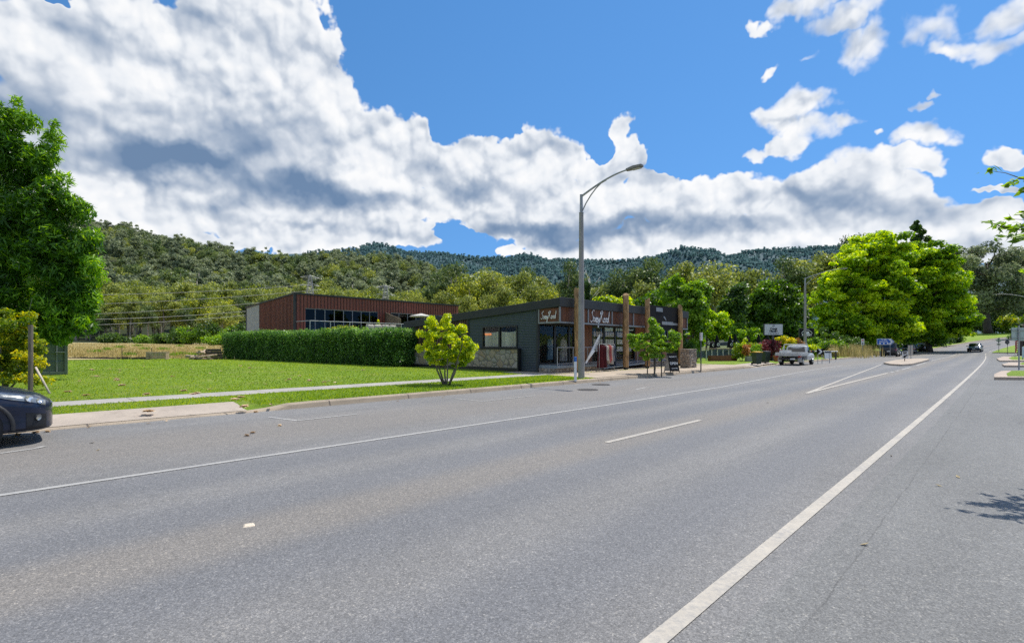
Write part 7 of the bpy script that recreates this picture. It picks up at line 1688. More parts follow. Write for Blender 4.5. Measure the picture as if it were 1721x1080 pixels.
for k, (u, v, ru, rv, Y) in enumerate(((1440, 572, 40, 18, 96), (1500, 575, 40, 16, 104), (1552, 570, 36, 18, 110), (1590, 568, 20, 14, 118), (1395, 570, 30, 20, 84), (1530, 560, 60, 22, 118), (1460, 556, 50, 24, 112))):
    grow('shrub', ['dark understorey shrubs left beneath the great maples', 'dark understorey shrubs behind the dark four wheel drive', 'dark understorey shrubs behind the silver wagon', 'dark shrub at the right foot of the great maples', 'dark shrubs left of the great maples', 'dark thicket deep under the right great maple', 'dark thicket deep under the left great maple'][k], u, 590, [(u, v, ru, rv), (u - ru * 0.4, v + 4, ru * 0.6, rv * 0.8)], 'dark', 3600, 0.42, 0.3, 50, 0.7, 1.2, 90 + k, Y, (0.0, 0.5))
# wheelie bins
def bin_(u, v, label, lid, rz):
    x, y, z = ground_at(u, v); root = empty('wheelie_bin', (x, y, z), rz, label, 'bin', 'wheelie bins on the verge')
    mb = MB(); vs = []
    for zz, w, d in ((0.06, 0.23, 0.27), (0.5, 0.26, 0.32), (0.98, 0.29, 0.36)): vs += [(-w, -d, zz), (w, -d, zz), (w, d, zz), (-w, d, zz)]
    mb.add(vs, [(3, 2, 1, 0)] + [(4 * i + k, 4 * i + (k + 1) % 4, 4 * (i + 1) + (k + 1) % 4, 4 * (i + 1) + k) for i in range(2) for k in range(4)] + [(8, 9, 10, 11)]); mb.build('body', pm('bin_green', (0.022, 0.042, 0.026), 0.5), root, bevel=0.02)
    lb = MB(); lb.extr([(-0.40, 0.985), (0.42, 0.985), (0.42, 1.03), (0.1, 1.08), (-0.40, 1.04)], -0.31, 0.31); lo_ = lb.build('lid', lid, root, bevel=0.015); lo_.rotation_euler = (0, 0, PI / 2)
    hd = MB(); hd.tube([(-0.22, 0.40, 0.98), (0.22, 0.40, 0.98)], 0.018, 8); hd.build('handle', M_frame, root)
    root.scale = (0.86, 0.86, 0.9)
    for sx in (-1, 1): wl = MB(); wl.lathe([(0.10, -0.025), (0.10, 0.025)], 16, (sx * 0.27, 0.27, 0.10), 'x'); wl.build('wheel', M_tyre, root, smooth=True, auto=40)
bin_(1272, 612.5, 'dark green wheelie bin with yellow lid', pm('lid_yellow', (0.62, 0.36, 0.015), 0.5), 0.15)
bin_(1286, 610.0, 'all dark wheelie bin behind the yellow-lidded one', pm('lid_black', (0.03, 0.03, 0.032), 0.5), 0.3)
def pot():
    x, y = X_at(1305, 44), 44.0; root = empty('flower_pot', (x, y, hs(x, y)), 0, 'terracotta pot at the foot of the brewery sign', 'pot')
    mb = MB(); mb.lathe([(0.17, 0), (0.26, 0.42), (0.29, 0.42), (0.29, 0.52), (0.24, 0.52), (0.22, 0.40), (0.0, 0.40)], 20); mb.build('vessel', pm('terracotta', (0.38, 0.12, 0.06), 0.8), root, smooth=True, auto=40)
    so = MB(); so.lathe([(0.23, 0.43), (0.0, 0.44)], 16); so.build('soil', pm('soil', (0.05, 0.035, 0.025), 0.95), root)
pot()
def trough():
    x, y = X_at(1263, 43.5), 43.5; mb = MB(); mb.bx(-0.5, 0.5, -0.2, 0.2, 0, 0.45); root = empty('garden_trough', (x, y, hs(x, y)), 0.1, 'pale grey garden trough left of the wheelie bins', 'planter'); mb.build('box', pm('grey_timber', (0.28, 0.27, 0.25), 0.8), root, bevel=0.01)
    so = MB(); so.bx(-0.45, 0.45, -0.16, 0.16, 0.40, 0.455); so.build('soil', pm('soil', (0.05, 0.035, 0.025), 0.95), root)
trough()
# brewery sign
def board_sign(u, Y, v0, v1, wpx, label, face, frame, lines, logo=None, tc=None, rz=0.0, name='shop_sign', nposts=1):
    x, y = X_at(u, Y), Y; z = hs(x, y); zt, zb = float(Z_at(v0, Y)) - z, float(Z_at(v1, Y)) - z; w = wpx * Y / F
    root = empty(name, (x, y, z), rz, label, 'sign')
    for k in range(nposts):
        xx = 0 if nposts == 1 else (-w * 0.35 + w * 0.7 * k)
        pb = MB(); pb.bx(xx - 0.08, xx + 0.08, -0.06, 0.06, -0.1, zb + 0.02); pb.build('post', frame, root)
    fb = MB(); fb.bx(-w / 2 - 0.03, w / 2 + 0.03, -0.11, 0.11, zb - 0.03, zt + 0.03); fo_ = fb.build('frame', frame, root, bevel=0.01)
    pl = MB(); pl.bx(-w / 2, w / 2, -0.125, -0.112, zb, zt); po = pl.build('panel', face, root)
    for (t, size, f, sp, of) in lines: text(t, size, tc, po, (0, -0.128, zb + (zt - zb) * f), offset=of, space=sp)
    return root, po, w, zb, zt
M_signface = pm('sign_face_grey', (0.52, 0.54, 0.56), 0.5, 0, 0.06, 3)
r_, po, w, zb, zt = board_sign(1299, 46, 545, 562.5, 30, 'white Crank Handle Brewery sign on a dark pole', M_signface, M_slate, [('Crank', 0.26, 0.57, 1.0, 0.012), ('Handle', 0.26, 0.35, 1.0, 0.012), ('BREWERY', 0.13, 0.12, 1.9, 0.006)], tc=M_black)
lg = MB(); zc = zb + (zt - zb) * 0.84
lg.tube([(0.105 * math.cos(2 * PI * k / 20), -0.13, zc + 0.105 * math.sin(2 * PI * k / 20)) for k in range(18)], 0.012, 6); lg.tube([(-0.05, -0.13, zc - 0.04), (0.0, -0.13, zc + 0.03), (0.06, -0.13, zc + 0.07)], 0.014, 6); lg.build('emblem', M_black, po)
r_, po, w, zb, zt = board_sign(1355, 58, 552, 565.5, 24, 'black and white arched bakery sign half hidden by the second lamp post', M_black, M_slate, [('BAKERY', 0.30, 0.2, 1.05, 0.014)], tc=M_script)
lg = MB(); zc = zb + (zt - zb) * 0.40
lg.tube([(-0.62 + 0.062 * i, -0.13, zc + 0.42 * math.sin(PI * i / 20) ** 0.8) for i in range(21)], 0.028, 6)
lg.add([(-0.3, -0.13, zc + 0.02), (-0.12, -0.13, zc + 0.26), (0.0, -0.13, zc + 0.16), (0.14, -0.13, zc + 0.28), (0.32, -0.13, zc + 0.02), (0.0, -0.13, zc - 0.06)], [(0, 5, 4, 3, 2, 1)]); lg.build('emblem', M_script, po)
# chevron board, small board, boom
def chevron():
    x, y, z = ground_at(1378, 611); root = empty('chevron_sign', (x, y, z), -0.25, 'black chevron board with white arrow on two short posts', 'sign')
    k = y / F
    for sx in (-3.2, 3.2): pb = MB(); pb.tube([(sx * k, 0, -0.05), (sx * k, 0, 26 * k)], 0.025, 8); pb.build('post', M_gal, root, smooth=True, auto=40)
    b = MB(); b.box((0, -0.04, 20.5 * k), (10.5 * k, 0.02, 9 * k)); po = b.build('panel', M_black, root)
    a = MB(); q = 4.2 * k; zc = 20.5 * k
    a.add([(-q * .75, -0.053, zc + q), (-q * .05, -0.053, zc + q), (q * .85, -0.053, zc), (-q * .05, -0.053, zc - q), (-q * .75, -0.053, zc - q), (q * .15, -0.053, zc)], [(0, 5, 2, 1), (5, 4, 3, 2)]); a.build('arrow', M_white, po)
chevron()
sb_ = a_frame(1391, 604, -0.2, 'small white sandwich board with dark header behind the chevron sign', 0.62, 0.85, M_white, [])
hb_ = MB(); hb_.add([(-0.29, -0.075, 0.60), (0.29, -0.075, 0.60), (0.29, -0.032, 0.83), (-0.29, -0.032, 0.83)], [(0, 1, 2, 3)]); hb_.add([(-0.22, -0.155, 0.22), (0.20, -0.155, 0.22), (0.05, -0.11, 0.44), (-0.12, -0.12, 0.40)], [(0, 1, 2, 3)]); hb_.build('header', M_slate, sb_)
r_, hh, Y = post_sign('marker_post', 'thin short post in front of the small white sandwich board', 1394, 610, 592, 'post', r=0.025)
def boom():
    x, y = X_at(1382, 52), 52.0; root = empty('barrier_rail', (x, y, hs(x, y)), -0.1, 'low white rail with a red band behind the chevron sign', 'barrier')
    a = MB(); a.tube([(-1.5, 0, 0.82), (1.5, 0, 0.78)], 0.05, 8); a.build('rail', M_white, root, smooth=True, auto=40)
    b = MB(); b.tube([(-1.15, 0, 0.816), (-0.75, 0, 0.81)], 0.055, 8); b.build('red_band', pm('red_paint', (0.5, 0.03, 0.02), 0.5), root, smooth=True, auto=40)
    for xx in (-1.3, 1.3): c = MB(); c.bx(xx - 0.06, xx + 0.06, -0.06, 0.06, -0.05, 0.8); c.build('post', M_darkbark, root)
boom()
# tall dry grass beyond the driveway
def tall_grass(name, quads_, n, hmin, hmax, m, seed, w=0.03):
    r = np.random.RandomState(seed); V = []; Q = []; T = []
    per = n // len(quads_)
    for (x0, y0, x1, y1, wd) in quads_:
        t = r.random(per); x = x0 + (x1 - x0) * t + r.normal(size=per) * wd; y = y0 + (y1 - y0) * t + r.normal(size=per) * wd; z = h(x, y)
        hh = hmin + (hmax - hmin) * r.random(per); a = r.random(per) * 6.28; lx = np.cos(a) * hh * 0.28 * r.random(per); ly = np.sin(a) * hh * 0.28 * r.random(per)
        b = a + 1.57; ww = w * (0.6 + 0.8 * r.random(per)); bx_, by_ = np.cos(b) * ww / 2, np.sin(b) * ww / 2
        P0 = np.stack([x - bx_, y - by_, z], 1); P1 = np.stack([x + bx_, y + by_, z], 1); P2 = np.stack([x + lx * .6 + bx_ * .8, y + ly * .6 + by_ * .8, z + hh * .7], 1); P3 = np.stack([x + lx, y + ly, z + hh], 1)
        V.append(np.stack([P0, P1, P2, P3], 1).reshape(-1, 3)); T.append(np.clip(0.5 + 0.25 * r.normal(size=per), 0, 1))
    V = np.concatenate(V); Q = np.arange(len(V)).reshape(-1, 4)
    o = crown_obj(name, None, (V, Q, np.concatenate(T)), m); o['kind'] = 'stuff'; return o
a, b = Vector((X_at(1398, 62), 62)), Vector((X_at(1438, 74), 74))
tall_grass('tall_grass', [(a.x, a.y, b.x, b.y, 1.2)], 7000, 0.5, 1.75, LM['straw'], 4, 0.05)
tall_grass('paddock_weeds', [(X_at(u, Y), Y, X_at(u + 4, Y), Y, 0.35) for u, Y in ((215, 52), (262, 51.5), (290, 52), (305, 56), (325, 53), (240, 75), (275, 74), (200, 82), (335, 80), (160, 60), (180, 70), (350, 66), (230, 95), (300, 96))], 2600, 0.15, 0.6, LM['green'], 6, 0.05)
tall_grass('paddock_grass', [(X_at(110, Y), Y, X_at(420, Y), Y, 1.6) for Y in (50.5, 53, 56, 60, 65, 71, 78, 86, 96, 108)], 26000, 0.10, 0.36, leafmat('paddock_straw', (0.16, 0.135, 0.05), (0.30, 0.25, 0.11), (0.42, 0.36, 0.18), 0.3, 0.7), 9, 0.06)
# road signs ahead
M_signwhite = pm('sign_sheet_white', (0.66, 0.66, 0.63), 0.5, 0, 0.06, 5); M_signback = pm('sign_back', (0.36, 0.37, 0.37), 0.5, 0.2, 0.15, 5)
r_, hh, Y = post_sign('road_sign', 'small white plate on a thin post before the tall dry grass', 1449.5, 603, 569, 'sign', Y=66)
plate_box(r_, 0.42, 0.78, hh - 0.42, M_signwhite); plate_box(r_, 0.2, 0.2, hh - 0.62, M_slate, -0.052, nm='symbol'); plate_box(r_, 0.26, 0.12, hh - 0.22, pm('red_paint', (0.5, 0.03, 0.02), 0.5), -0.052, nm='symbol')
def blue_sign():
    Y = 66.0; x = X_at(1488, Y); z = hs(x, Y); root = empty('direction_sign', (x, Y, z), 0.0, 'blue arrow-ended direction sign on two posts before the parked cars', 'sign'); k = Y / F
    z0, z1 = float(Z_at(579, Y)) - z, float(Z_at(568.8, Y)) - z; w = 29.5 * k; hh = z1 - z0; zc = (z0 + z1) / 2
    for xx in (-9 * k, 8 * k): pb = MB(); pb.tube([(xx, 0, -0.05), (xx, 0, z1 - 0.05)], 0.03, 8); pb.build('post', M_gal, root, smooth=True, auto=40)
    def ply(x0, x1, tip, y, m, nm, par):
        b = MB(); b.extr([(x0, zc - hh / 2), (x1, zc - hh / 2), (x1 + tip, zc), (x1, zc + hh / 2), (x0, zc + hh / 2)], y - 0.006, y + 0.006); return b.build(nm, m, par)
    po = ply(-w / 2, w / 2 - 0.42, 0.42, -0.05, M_signwhite, 'panel', root)
    bl = pm('sign_blue', (0.012, 0.10, 0.42), 0.45, 0, 0.06, 4)
    b = MB(); e = 0.05; b.extr([(-w / 2 + e, zc - hh / 2 + e), (w / 2 - 0.80, zc - hh / 2 + e), (w / 2 - 0.46, zc), (w / 2 - 0.80, zc + hh / 2 - e), (-w / 2 + e, zc + hh / 2 - e)], -0.066, -0.057); b.build('blue_field', bl, po)
    c = MB(); c.extr([(w / 2 - 0.50, zc - hh / 2 + e), (w / 2 - 0.42, zc - hh / 2 + e), (w / 2 - 0.08, zc), (w / 2 - 0.42, zc + hh / 2 - e), (w / 2 - 0.50, zc + hh / 2 - e), (w / 2 - 0.17, zc)], -0.066, -0.057); c.build('chevron', bl, po)
    text('The Park', 0.19, M_script, po, (-0.25, -0.07, zc + 0.24), offset=0.006); text('Mount Beauty', 0.19, M_script, po, (-0.3, -0.07, zc + 0.01), offset=0.006)
    ic = MB()
    for xx in (-0.75, -0.25, 0.25): ic.bx(xx - 0.09, xx + 0.09, -0.072, -0.067, zc - 0.31, zc - 0.17); ic.bx(xx - 0.04, xx + 0.04, -0.072, -0.067, zc - 0.17, zc - 0.12)
    ic.build('symbol', M_script, po)
blue_sign()
# traffic island with its signs
def island(name, pts, hgt, top, label=None, grass=None):
    root = None
    P = [(q[0], q[1]) for q in pts]
    n = len(P); c = (sum(q[0] for q in P) / n, sum(q[1] for q in P) / n)
    S_, T_ = st([c[0]], [c[1]]); zz = [float(zr(st([q[0]], [q[1]])[0])[0]) if False else float(zr(st([q[0]], [q[1]])[0][0])) for q in P]
    inn = lambda k: [(c[0] + (q[0] - c[0]) * k, c[1] + (q[1] - c[1]) * k) for q in P]
    mb = MB(); I1 = inn(0.97); I2 = inn(0.86)
    v = [(q[0], q[1], z - 0.03) for q, z in zip(P, zz)] + [(q[0], q[1], z + hgt - 0.02) for q, z in zip(P, zz)] + [(q[0], q[1], z + hgt) for q, z in zip(I1, zz)] + [(q[0], q[1], z + hgt + 0.005) for q, z in zip(I2, zz)]
    f = [(a * n + i, a * n + (i + 1) % n, (a + 1) * n + (i + 1) % n, (a + 1) * n + i) for a in range(3) for i in range(n)] + [tuple(3 * n + i for i in range(n))]
    ar = sum(P[i][0] * P[(i + 1) % n][1] - P[(i + 1) % n][0] * P[i][1] for i in range(n))
    mb.add(v, f if ar > 0 else [q[::-1] for q in f]); o = mb.build(name, top); o['kind'] = 'structure'
    if grass:
        g = MB(); I3 = inn(grass); g.add([(q[0], q[1], z + hgt + 0.012) for q, z in zip(I3, zz)], [tuple(range(n)) if ar > 0 else tuple(range(n))[::-1]]); q = g.build('verge', M_lawn); q['kind'] = 'structure'
    return o
M_isl = concrete('island_concrete', (0.44, 0.36, 0.28), 0, 0.55)
isl = [ground_at(u, v) for u, v in ((1485, 611.5), (1496, 614), (1515, 615), (1532, 614), (1550, 609.5), (1562, 605.8), (1560, 604.4), (1545, 604), (1525, 605), (1505, 607))]
island('traffic_island', isl, 0.15, M_isl)
def keep_left():
    x, y, z = ground_at(1520.5, 609.5); root = empty('road_sign', (x, y, z + 0.14), 0.0, 'white keep left sign with black arrow on the traffic island', 'sign'); k = y / F
    pb = MB(); pb.tube([(0, 0, 0), (0, 0, 17 * k)], 0.03, 8); pb.build('post', pm('rusty_post', (0.10, 0.06, 0.045), 0.8), root, smooth=True, auto=40)
    w = 10.4 * k; hh = 11.6 * k; zc = 10.8 * k; b = MB(); b.box((0, -0.045, zc), (w, 0.012, hh)); po = b.build('panel', pm('sign_sheet_grey', (0.50, 0.51, 0.51), 0.5), root, bevel=0.004)
    text('KEEP', 0.16, M_black, po, (-0.02, -0.055, zc + hh * 0.36), offset=0.004); text('LEFT', 0.16, M_black, po, (-0.02, -0.055, zc + hh * 0.17), offset=0.004)
    a = MB(); A = Vector((w * 0.36, zc - hh * 0.02)); B = Vector((-w * 0.34, zc - hh * 0.40)); d = (B - A).normalized(); nn = Vector((-d.y, d.x)); q = 0.045; e = B - d * 0.2
    pts = [A + nn * q, e + nn * q, e + nn * 0.14, B, e - nn * 0.14, e - nn * q, A - nn * q]; a.add([(p_.x, -0.056, p_.y) for p_ in pts], [tuple(range(7)), tuple(range(7))[::-1]]); a.build('arrow', M_black, po)
keep_left()
def panel_back():
    x, y, z = ground_at(1530.5, 605.0); root = empty('road_sign', (x, y, z + 0.12), 0.1, 'tall beige back of a sign on the traffic island', 'sign'); k = y / F
    pb = MB(); pb.tube([(0, -0.03, 0), (0, -0.03, 23 * k)], 0.035, 8); pb.build('post', M_gal, root, smooth=True, auto=40)
    b = MB(); b.box((0, 0.02, 14.4 * k), (9.4 * k, 0.012, 17.5 * k)); b.build('panel', pm('sign_back_beige', (0.40, 0.37, 0.31), 0.6), root)
    for zz in (8, 14, 20): c = MB(); c.box((0, 0.008, zz * k), (9 * k, 0.02, 0.05)); c.build('bracket', M_signback, root)
panel_back()
r_, hh, Y = post_sign('road_sign', 'pale square sign among the parked cars under the maple', 1553.5, 592, 572, 'sign', Y=92)
plate_box(r_, 0.75, 0.85, hh - 0.40, pm('sign_sheet_grey', (0.50, 0.51, 0.51), 0.5)); plate_box(r_, 0.45, 0.5, hh - 0.42, M_signback, -0.05, nm='symbol')
# right side: sign backs, flag, large sign
def sp_right(): pass
def diamond():
    Y = 84.0; x = X_at(1678.5, Y); z = hs(x, Y); root = empty('road_sign', (x, Y, z), 0.0, 'grey diamond sign back with small plate on the right grass', 'sign'); k = Y / F
    hh = float(Z_at(567, Y)) - z
    pb = MB(); pb.tube([(0, -0.03, 0), (0, -0.03, hh)], 0.035, 8); pb.build('post', M_slate, root, smooth=True, auto=40)
    b = MB(); q = 5.4 * k; zc = hh - q * 0.85; b.extr([(-q, zc), (0, zc - q * .8), (q, zc), (0, zc + q * .8)], 0.0, 0.015); b.build('panel', M_signback, root)
    c = MB(); c.box((0, 0.008, zc - q * 1.25), (6.4 * k, 0.015, 2.8 * k)); c.build('panel', M_signback, root)
diamond()
def round_sign():
    Y = 78.0; x = X_at(1693, Y); z = hs(x, Y); root = empty('road_sign', (x, Y, z), 0.0, 'dark round sign back right of the diamond sign', 'sign'); k = Y / F
    hh = float(Z_at(571, Y)) - z
    pb = MB(); pb.tube([(0, -0.03, 0), (0, -0.03, hh)], 0.035, 8); pb.build('post', M_slate, root, smooth=True, auto=40)
    b = MB(); b.lathe([(3.8 * k, -0.008), (3.8 * k, 0.008)], 22, (0, 0.01, hh - 3.6 * k), 'y'); b.build('panel', M_slate, root)
    c = MB(); c.box((0, -0.012, hh - 3.6 * k), (2.0 * k, 0.01, 2.0 * k)); c.build('bracket', M_signback, root)
round_sign()
M_flagred = pm('flag_red', (0.45, 0.035, 0.05), 0.7)
p = ground_at(1706, 603.5)
fo = flag(p[0], p[1], p[2], 0.1, 0.0, 'red feather flag on the right verge behind the large sign post', M_flagred, 2.4, 0.42)
fb = MB()
for i in range(5): fb.bx(0.12, 0.30, -0.075, -0.06, 1.1 + i * 0.24, 1.1 + i * 0.24 + 0.12)
fb.build('lettering', M_white, fo)
def big_sign():
    x, y, z = ground_at(1710.5, 624.5); root = empty('road_sign', (x, y, z + 0.1), 0.0, 'large pale grey back of a road sign on a tall pole at the right edge', 'sign'); k = y / F
    hh = float(Z_at(550, y)) - z
    pb = MB(); pb.tube([(0, -0.07, 0), (0, -0.07, hh)], 0.038, 12); pb.build('post', M_gal, root, smooth=True, auto=40)
    b = MB(); b.box((10 * k, 0, float(Z_at(561.5, y)) - z - 0.1), (41 * k, 0.014, 22 * k)); b.build('panel', pm('sign_back_pale', (0.42, 0.47, 0.48), 0.5, 0.1), root, bevel=0.01)
    for v in (555, 568): c = MB(); c.box((10 * k, -0.025, float(Z_at(v, y)) - z - 0.1), (40 * k, 0.03, 0.05)); c.build('bracket', M_gal, root)
big_sign()
def board_right():
    x, y = X_at(1728, 50), 50.0; z = hs(x, y); root = empty('notice_board', (x, y, z), 0.0, 'pale blue board standing on the verge at the right edge', 'sign')
    b = MB(); b.box((0, 0, 0.85), (1.2, 0.03, 1.1)); b.build('panel', pm('board_blue', (0.45, 0.55, 0.68), 0.5), root, bevel=0.01)
    for sx in (-0.5, 0.5): c = MB(); c.bx(sx - 0.03, sx + 0.03, 0.02, 0.07, -0.05, 1.4); c.build('post', M_gal, root)
board_right()
# kerbed islands of the angle parking on the right
M_rk = concrete('right_kerb_concrete', (0.46, 0.37, 0.29), 0, 0.4)
def bay_island(u0, v0, v1, ext, label=None):
    a = ground_at(u0, (v0 + v1) / 2); b = ground_at(u0 + 10, v1); c = ground_at(u0 + 10, v0)
    dx = Vector((1.0, -0.02)); L_ = ext
    P = [(a[0] + 0.0, a[1]), (b[0] - 0.15, b[1] + 0.12), (b[0] + 0.6, b[1]), (b[0] + L_, b[1] - 0.02 * L_), (b[0] + L_, c[1] - 0.02 * L_), (c[0] + 0.6, c[1]), (c[0] - 0.1, c[1] - 0.15)]
    return P
island('traffic_island', bay_island(1671, 627, 638.5, 22), 0.15, M_rk, grass=0.9)
island('traffic_island', bay_island(1684, 611.5, 617, 26), 0.15, M_rk, grass=0.82)
island('traffic_island', bay_island(1675, 600.5, 608, 30), 0.15, M_rk, grass=0.82)
def right_verge():
    P = [ground_at(u, v) for u, v in ((1661, 591.2), (1672, 594), (1700, 596), (1721, 597), (1760, 598))] + [(R(150, -70)), (R(200, -60)), R(215, -0.5), R(185, 1.2), R(160, 1.2), R(140, 1.2)]
    v = []; f = []
    # draped strip: rows from the road edge outwards
    ss = fr(113, 240, 3.0); ts = [1.0, 0.4, -2, -5, -9, -14, -22, -34, -50, -80]
    for s in ss:
        for t in ts:
            x, y = R(s, t); v.append((x, y, float(hs(x, y)) + 0.07 + 0.05 * min(1, (1.0 - t))))
    n = len(ts); f = [(i * n + j, i * n + j + 1, (i + 1) * n + j + 1, (i + 1) * n + j) for i in range(len(ss) - 1) for j in range(n - 1)]
    mb = MB(); mb.add(v, f); o = mb.build('verge', M_lawn, smooth=True); o['kind'] = 'structure'
    if o.data.polygons[0].normal.z < 0: o.data.flip_normals()
right_verge()
tree('street_tree', 'small dark tree with thick trunk right of the red flag', 72, 1716, [(1724, 560, 26, 12), (1745, 555, 26, 20), (1760, 545, 30, 30)], 40, 0.5, 0.9, 3500, 0.35, 0.24, 'dark', 0.35, M_darkbark, 1.0, (0.2, 0.8), 0.5, 0.3, 1, 44, 8)
# left side: container, post, stake, logs, edging, wires
def container():
    x, y, z = ground_at(114, 629.5); rz = math.radians(43.5)
    root = empty('shipping_container', (x, y, z), rz, 'dark green shipping container half buried in the bamboo thicket', 'container')
    G = pm('container_green', (0.15, 0.185, 0.165), 0.55, 0.1, 0.35, 1.2, grime=0.35); W, Hc, Lc = 2.44, 2.59, 6.06
    fr_ = MB()
    for xx in (-W, -0.12):
        fr_.bx(xx, xx + 0.12, 0, 0.12, 0.02, Hc); fr_.bx(xx, xx + 0.12, Lc - 0.12, Lc, 0.02, Hc)
    fr_.bx(-W + 0.12, -0.12, 0, 0.12, 0.02, 0.16); fr_.bx(-W + 0.12, -0.12, 0, 0.12, Hc - 0.12, Hc); fr_.build('frame', G, root, bevel=0.01)
    for k, (a, b) in enumerate(((-W + 0.13, -W / 2 - 0.01), (-W / 2 + 0.01, -0.13))):
        d = MB(); n = 0
        zs = [0.17, 0.62, 0.66, 0.96, 1.0, 1.36, 1.40, 1.52, 1.56, 1.68, 1.72, 1.84, 1.88, 2.2, 2.24, Hc - 0.13]
        off = [0, 0, .03, .03, 0, 0, .03, .03, 0, 0, .03, .03, 0, 0, .03, .03]
        for (z0, z1, o0, o1) in zip(zs[:-1], zs[1:], off[:-1], off[1:]): d.quad((a, 0.06 + o0, z0), (b, 0.06 + o0, z0), (b, 0.06 + o1, z1), (a, 0.06 + o1, z1))
        do = d.build('door', G, root)
        for xx in (a + 0.25, b - 0.25):
            lb = MB(); lb.tube([(xx, 0.02, 0.1), (xx, 0.02, Hc - 0.1)], 0.018, 8); lb.build('locking_bar', M_gal, do, smooth=True, auto=40)
            hd = MB(); hd.box((xx + 0.12, 0.0, 1.05), (0.34, 0.02, 0.04)); hd.build('handle', M_gal, do)
    for sx in (-W + 0.03, -0.03):
        w_ = MB(); v = []; n = 48
        for i in range(n + 1):
            yy = 0.12 + (Lc - 0.24) * i / n; dd = 0.036 * (1 if (i // 2) % 2 else -1) * (1 if sx > -1 else -1); v += [(sx + dd - 0.01, yy, 0.16), (sx + dd - 0.01, yy, Hc - 0.1)]
        w_.add(v, [(2 * i, 2 * i + 2, 2 * i + 3, 2 * i + 1) for i in range(n)]); w_.build('side_wall', G, root)
    rf = MB(); rf.bx(-W + 0.01, -0.01, 0.12, Lc - 0.01, Hc - 0.06, Hc - 0.02); rf.bx(-W + 0.02, -0.02, Lc - 0.06, Lc - 0.02, 0.1, Hc - 0.1); rf.bx(-W + 0.02, -0.02, 0.1, Lc - 0.1, 0.08, 0.14); rf.build('roof', G, root)
container()
p = (X_at(51, 14.4), 14.4, hs(X_at(51, 14.4), 14.4)); mb = MB(); mb.tube([(0, 0, -0.1), (0.01, 0, 0.9), (0, 0.01, 1.98)], [0.058, 0.055, 0.055], 8); o = mb.build('timber_post', bark('old_timber', (0.09, 0.07, 0.06), (0.22, 0.18, 0.15)), None, smooth=True, auto=40); o.location = p; tag(o, 'weathered brown timber post in front of the golden bush', 'post')
a = (X_at(84, 14.6), 14.6, hs(X_at(84, 14.6), 14.6)); b = a
mb = MB(); A = Vector((0, 0, 0.0)); Bv = Vector((X_at(60, a[1] + 0.3) - a[0], 0.3, float(Z_at(617, a[1] + 0.3)) - a[2])); mb.tube([A, Bv], 0.028, 7); o = mb.build('timber_stake', pm('pale_timber', (0.55, 0.47, 0.38), 0.8), None, smooth=True); o.location = a; tag(o, 'pale timber stake leaning by the golden bush', 'stake')
M_log = bark('log_wood', (0.26, 0.18, 0.11), (0.52, 0.41, 0.29)); M_logend = pm('log_end', (0.42, 0.29, 0.17), 0.85, 0, 0.3, 9)
r = np.random.RandomState(12)
for k in range(16):
    u = 322 + 30 * r.random(); Y = 45.5 + 1.6 * r.random(); x = X_at(u, Y); L_ = 0.7 + 0.9 * r.random(); rr = 0.07 + 0.08 * r.random(); lay = (k % 3) * 0.22
    root = empty('log', (x, Y, hs(x, Y) + rr + lay * (0.6 if u < 335 else 1.2)), r.random() * 3.1, ['thick brown log low in the pile at the hedge end', 'split brown log in the middle of the pile at the hedge end', 'upper brown log of the pile at the hedge end'][k % 3], 'log', 'cut logs heaped at the left end of the hedge')
    mb = MB(); t = (r.random() - 0.3) * 0.4; mb.tube([(-L_ / 2, 0, -t * L_ / 2), (0, 0.02, 0.0), (L_ / 2, 0, t * L_ / 2)], [rr, rr * 0.95, rr * 0.9], 9, 0, True); mb.build('timber', M_log, root, smooth=True, auto=50)
def stack():
    x, y = X_at(359, 46.5), 46.5; root = empty('sleeper_stack', (x, y, hs(x, y)), 0.5, 'dark stack of old sleepers between the log heap and the hedge', 'stack')
    for k in range(4): mb = MB(); mb.box((0, 0.03 * k, 0.14 + 0.24 * k), (1.5 - 0.1 * k, 0.6, 0.22)); mb.build('sleeper', M_darkbark, root, bevel=0.015)
stack()
def crate():
    x, y = X_at(265, 46.0), 46.0; root = empty('timber_crate', (x, y, hs(x, y)), 0.2, 'low brown timber crate on the lawn edge beside a thin fence post', 'crate')
    mb = MB()
    for k in range(3): mb.bx(-0.8, 0.8, -0.35, -0.32, 0.08 + k * 0.2, 0.24 + k * 0.2); mb.bx(-0.8, 0.8, 0.32, 0.35, 0.08 + k * 0.2, 0.24 + k * 0.2)
    mb.bx(-0.82, 0.82, -0.36, 0.36, 0.66, 0.70)
    for sx in (-0.76, 0.76): mb.bx(sx - 0.04, sx + 0.04, -0.31, 0.31, 0.0, 0.655)
    mb.build('boards', M_log, root)
crate()
for u, lab in ((255, 'thin dark fence post left of the timber crate'), (205, 'thin dark fence post standing in the dry paddock edge')):
    x, y = X_at(u, 46.8), 46.8; mb = MB(); mb.tube([(0, 0, -0.1), (0, 0, 1.05)], 0.03, 7); o = mb.build('fence_post', M_darkbark, None); o.location = (x, y, hs(x, y)); tag(o, lab, 'post')
mb = MB(); x0, x1 = X_at(112, 46.5), X_at(252, 46.5); n = 12
for i in range(n): mb.bx((x1 - x0) * i / n + 0.02, (x1 - x0) * (i + 1) / n - 0.02, -0.06, 0.06, -0.1, 0.16 + 0.02 * (i % 3))
o = mb.build('timber_edging', M_darkbark, None); o.location = (x0, 46.5, hs((x0 + x1) / 2, 46.5)); tag(o, 'long low dark timber edging between lawn and dry paddock', 'edging')
M_wire = pm('wire', (0.30, 0.31, 0.31), 0.5, 0.3, 0.1, 1)
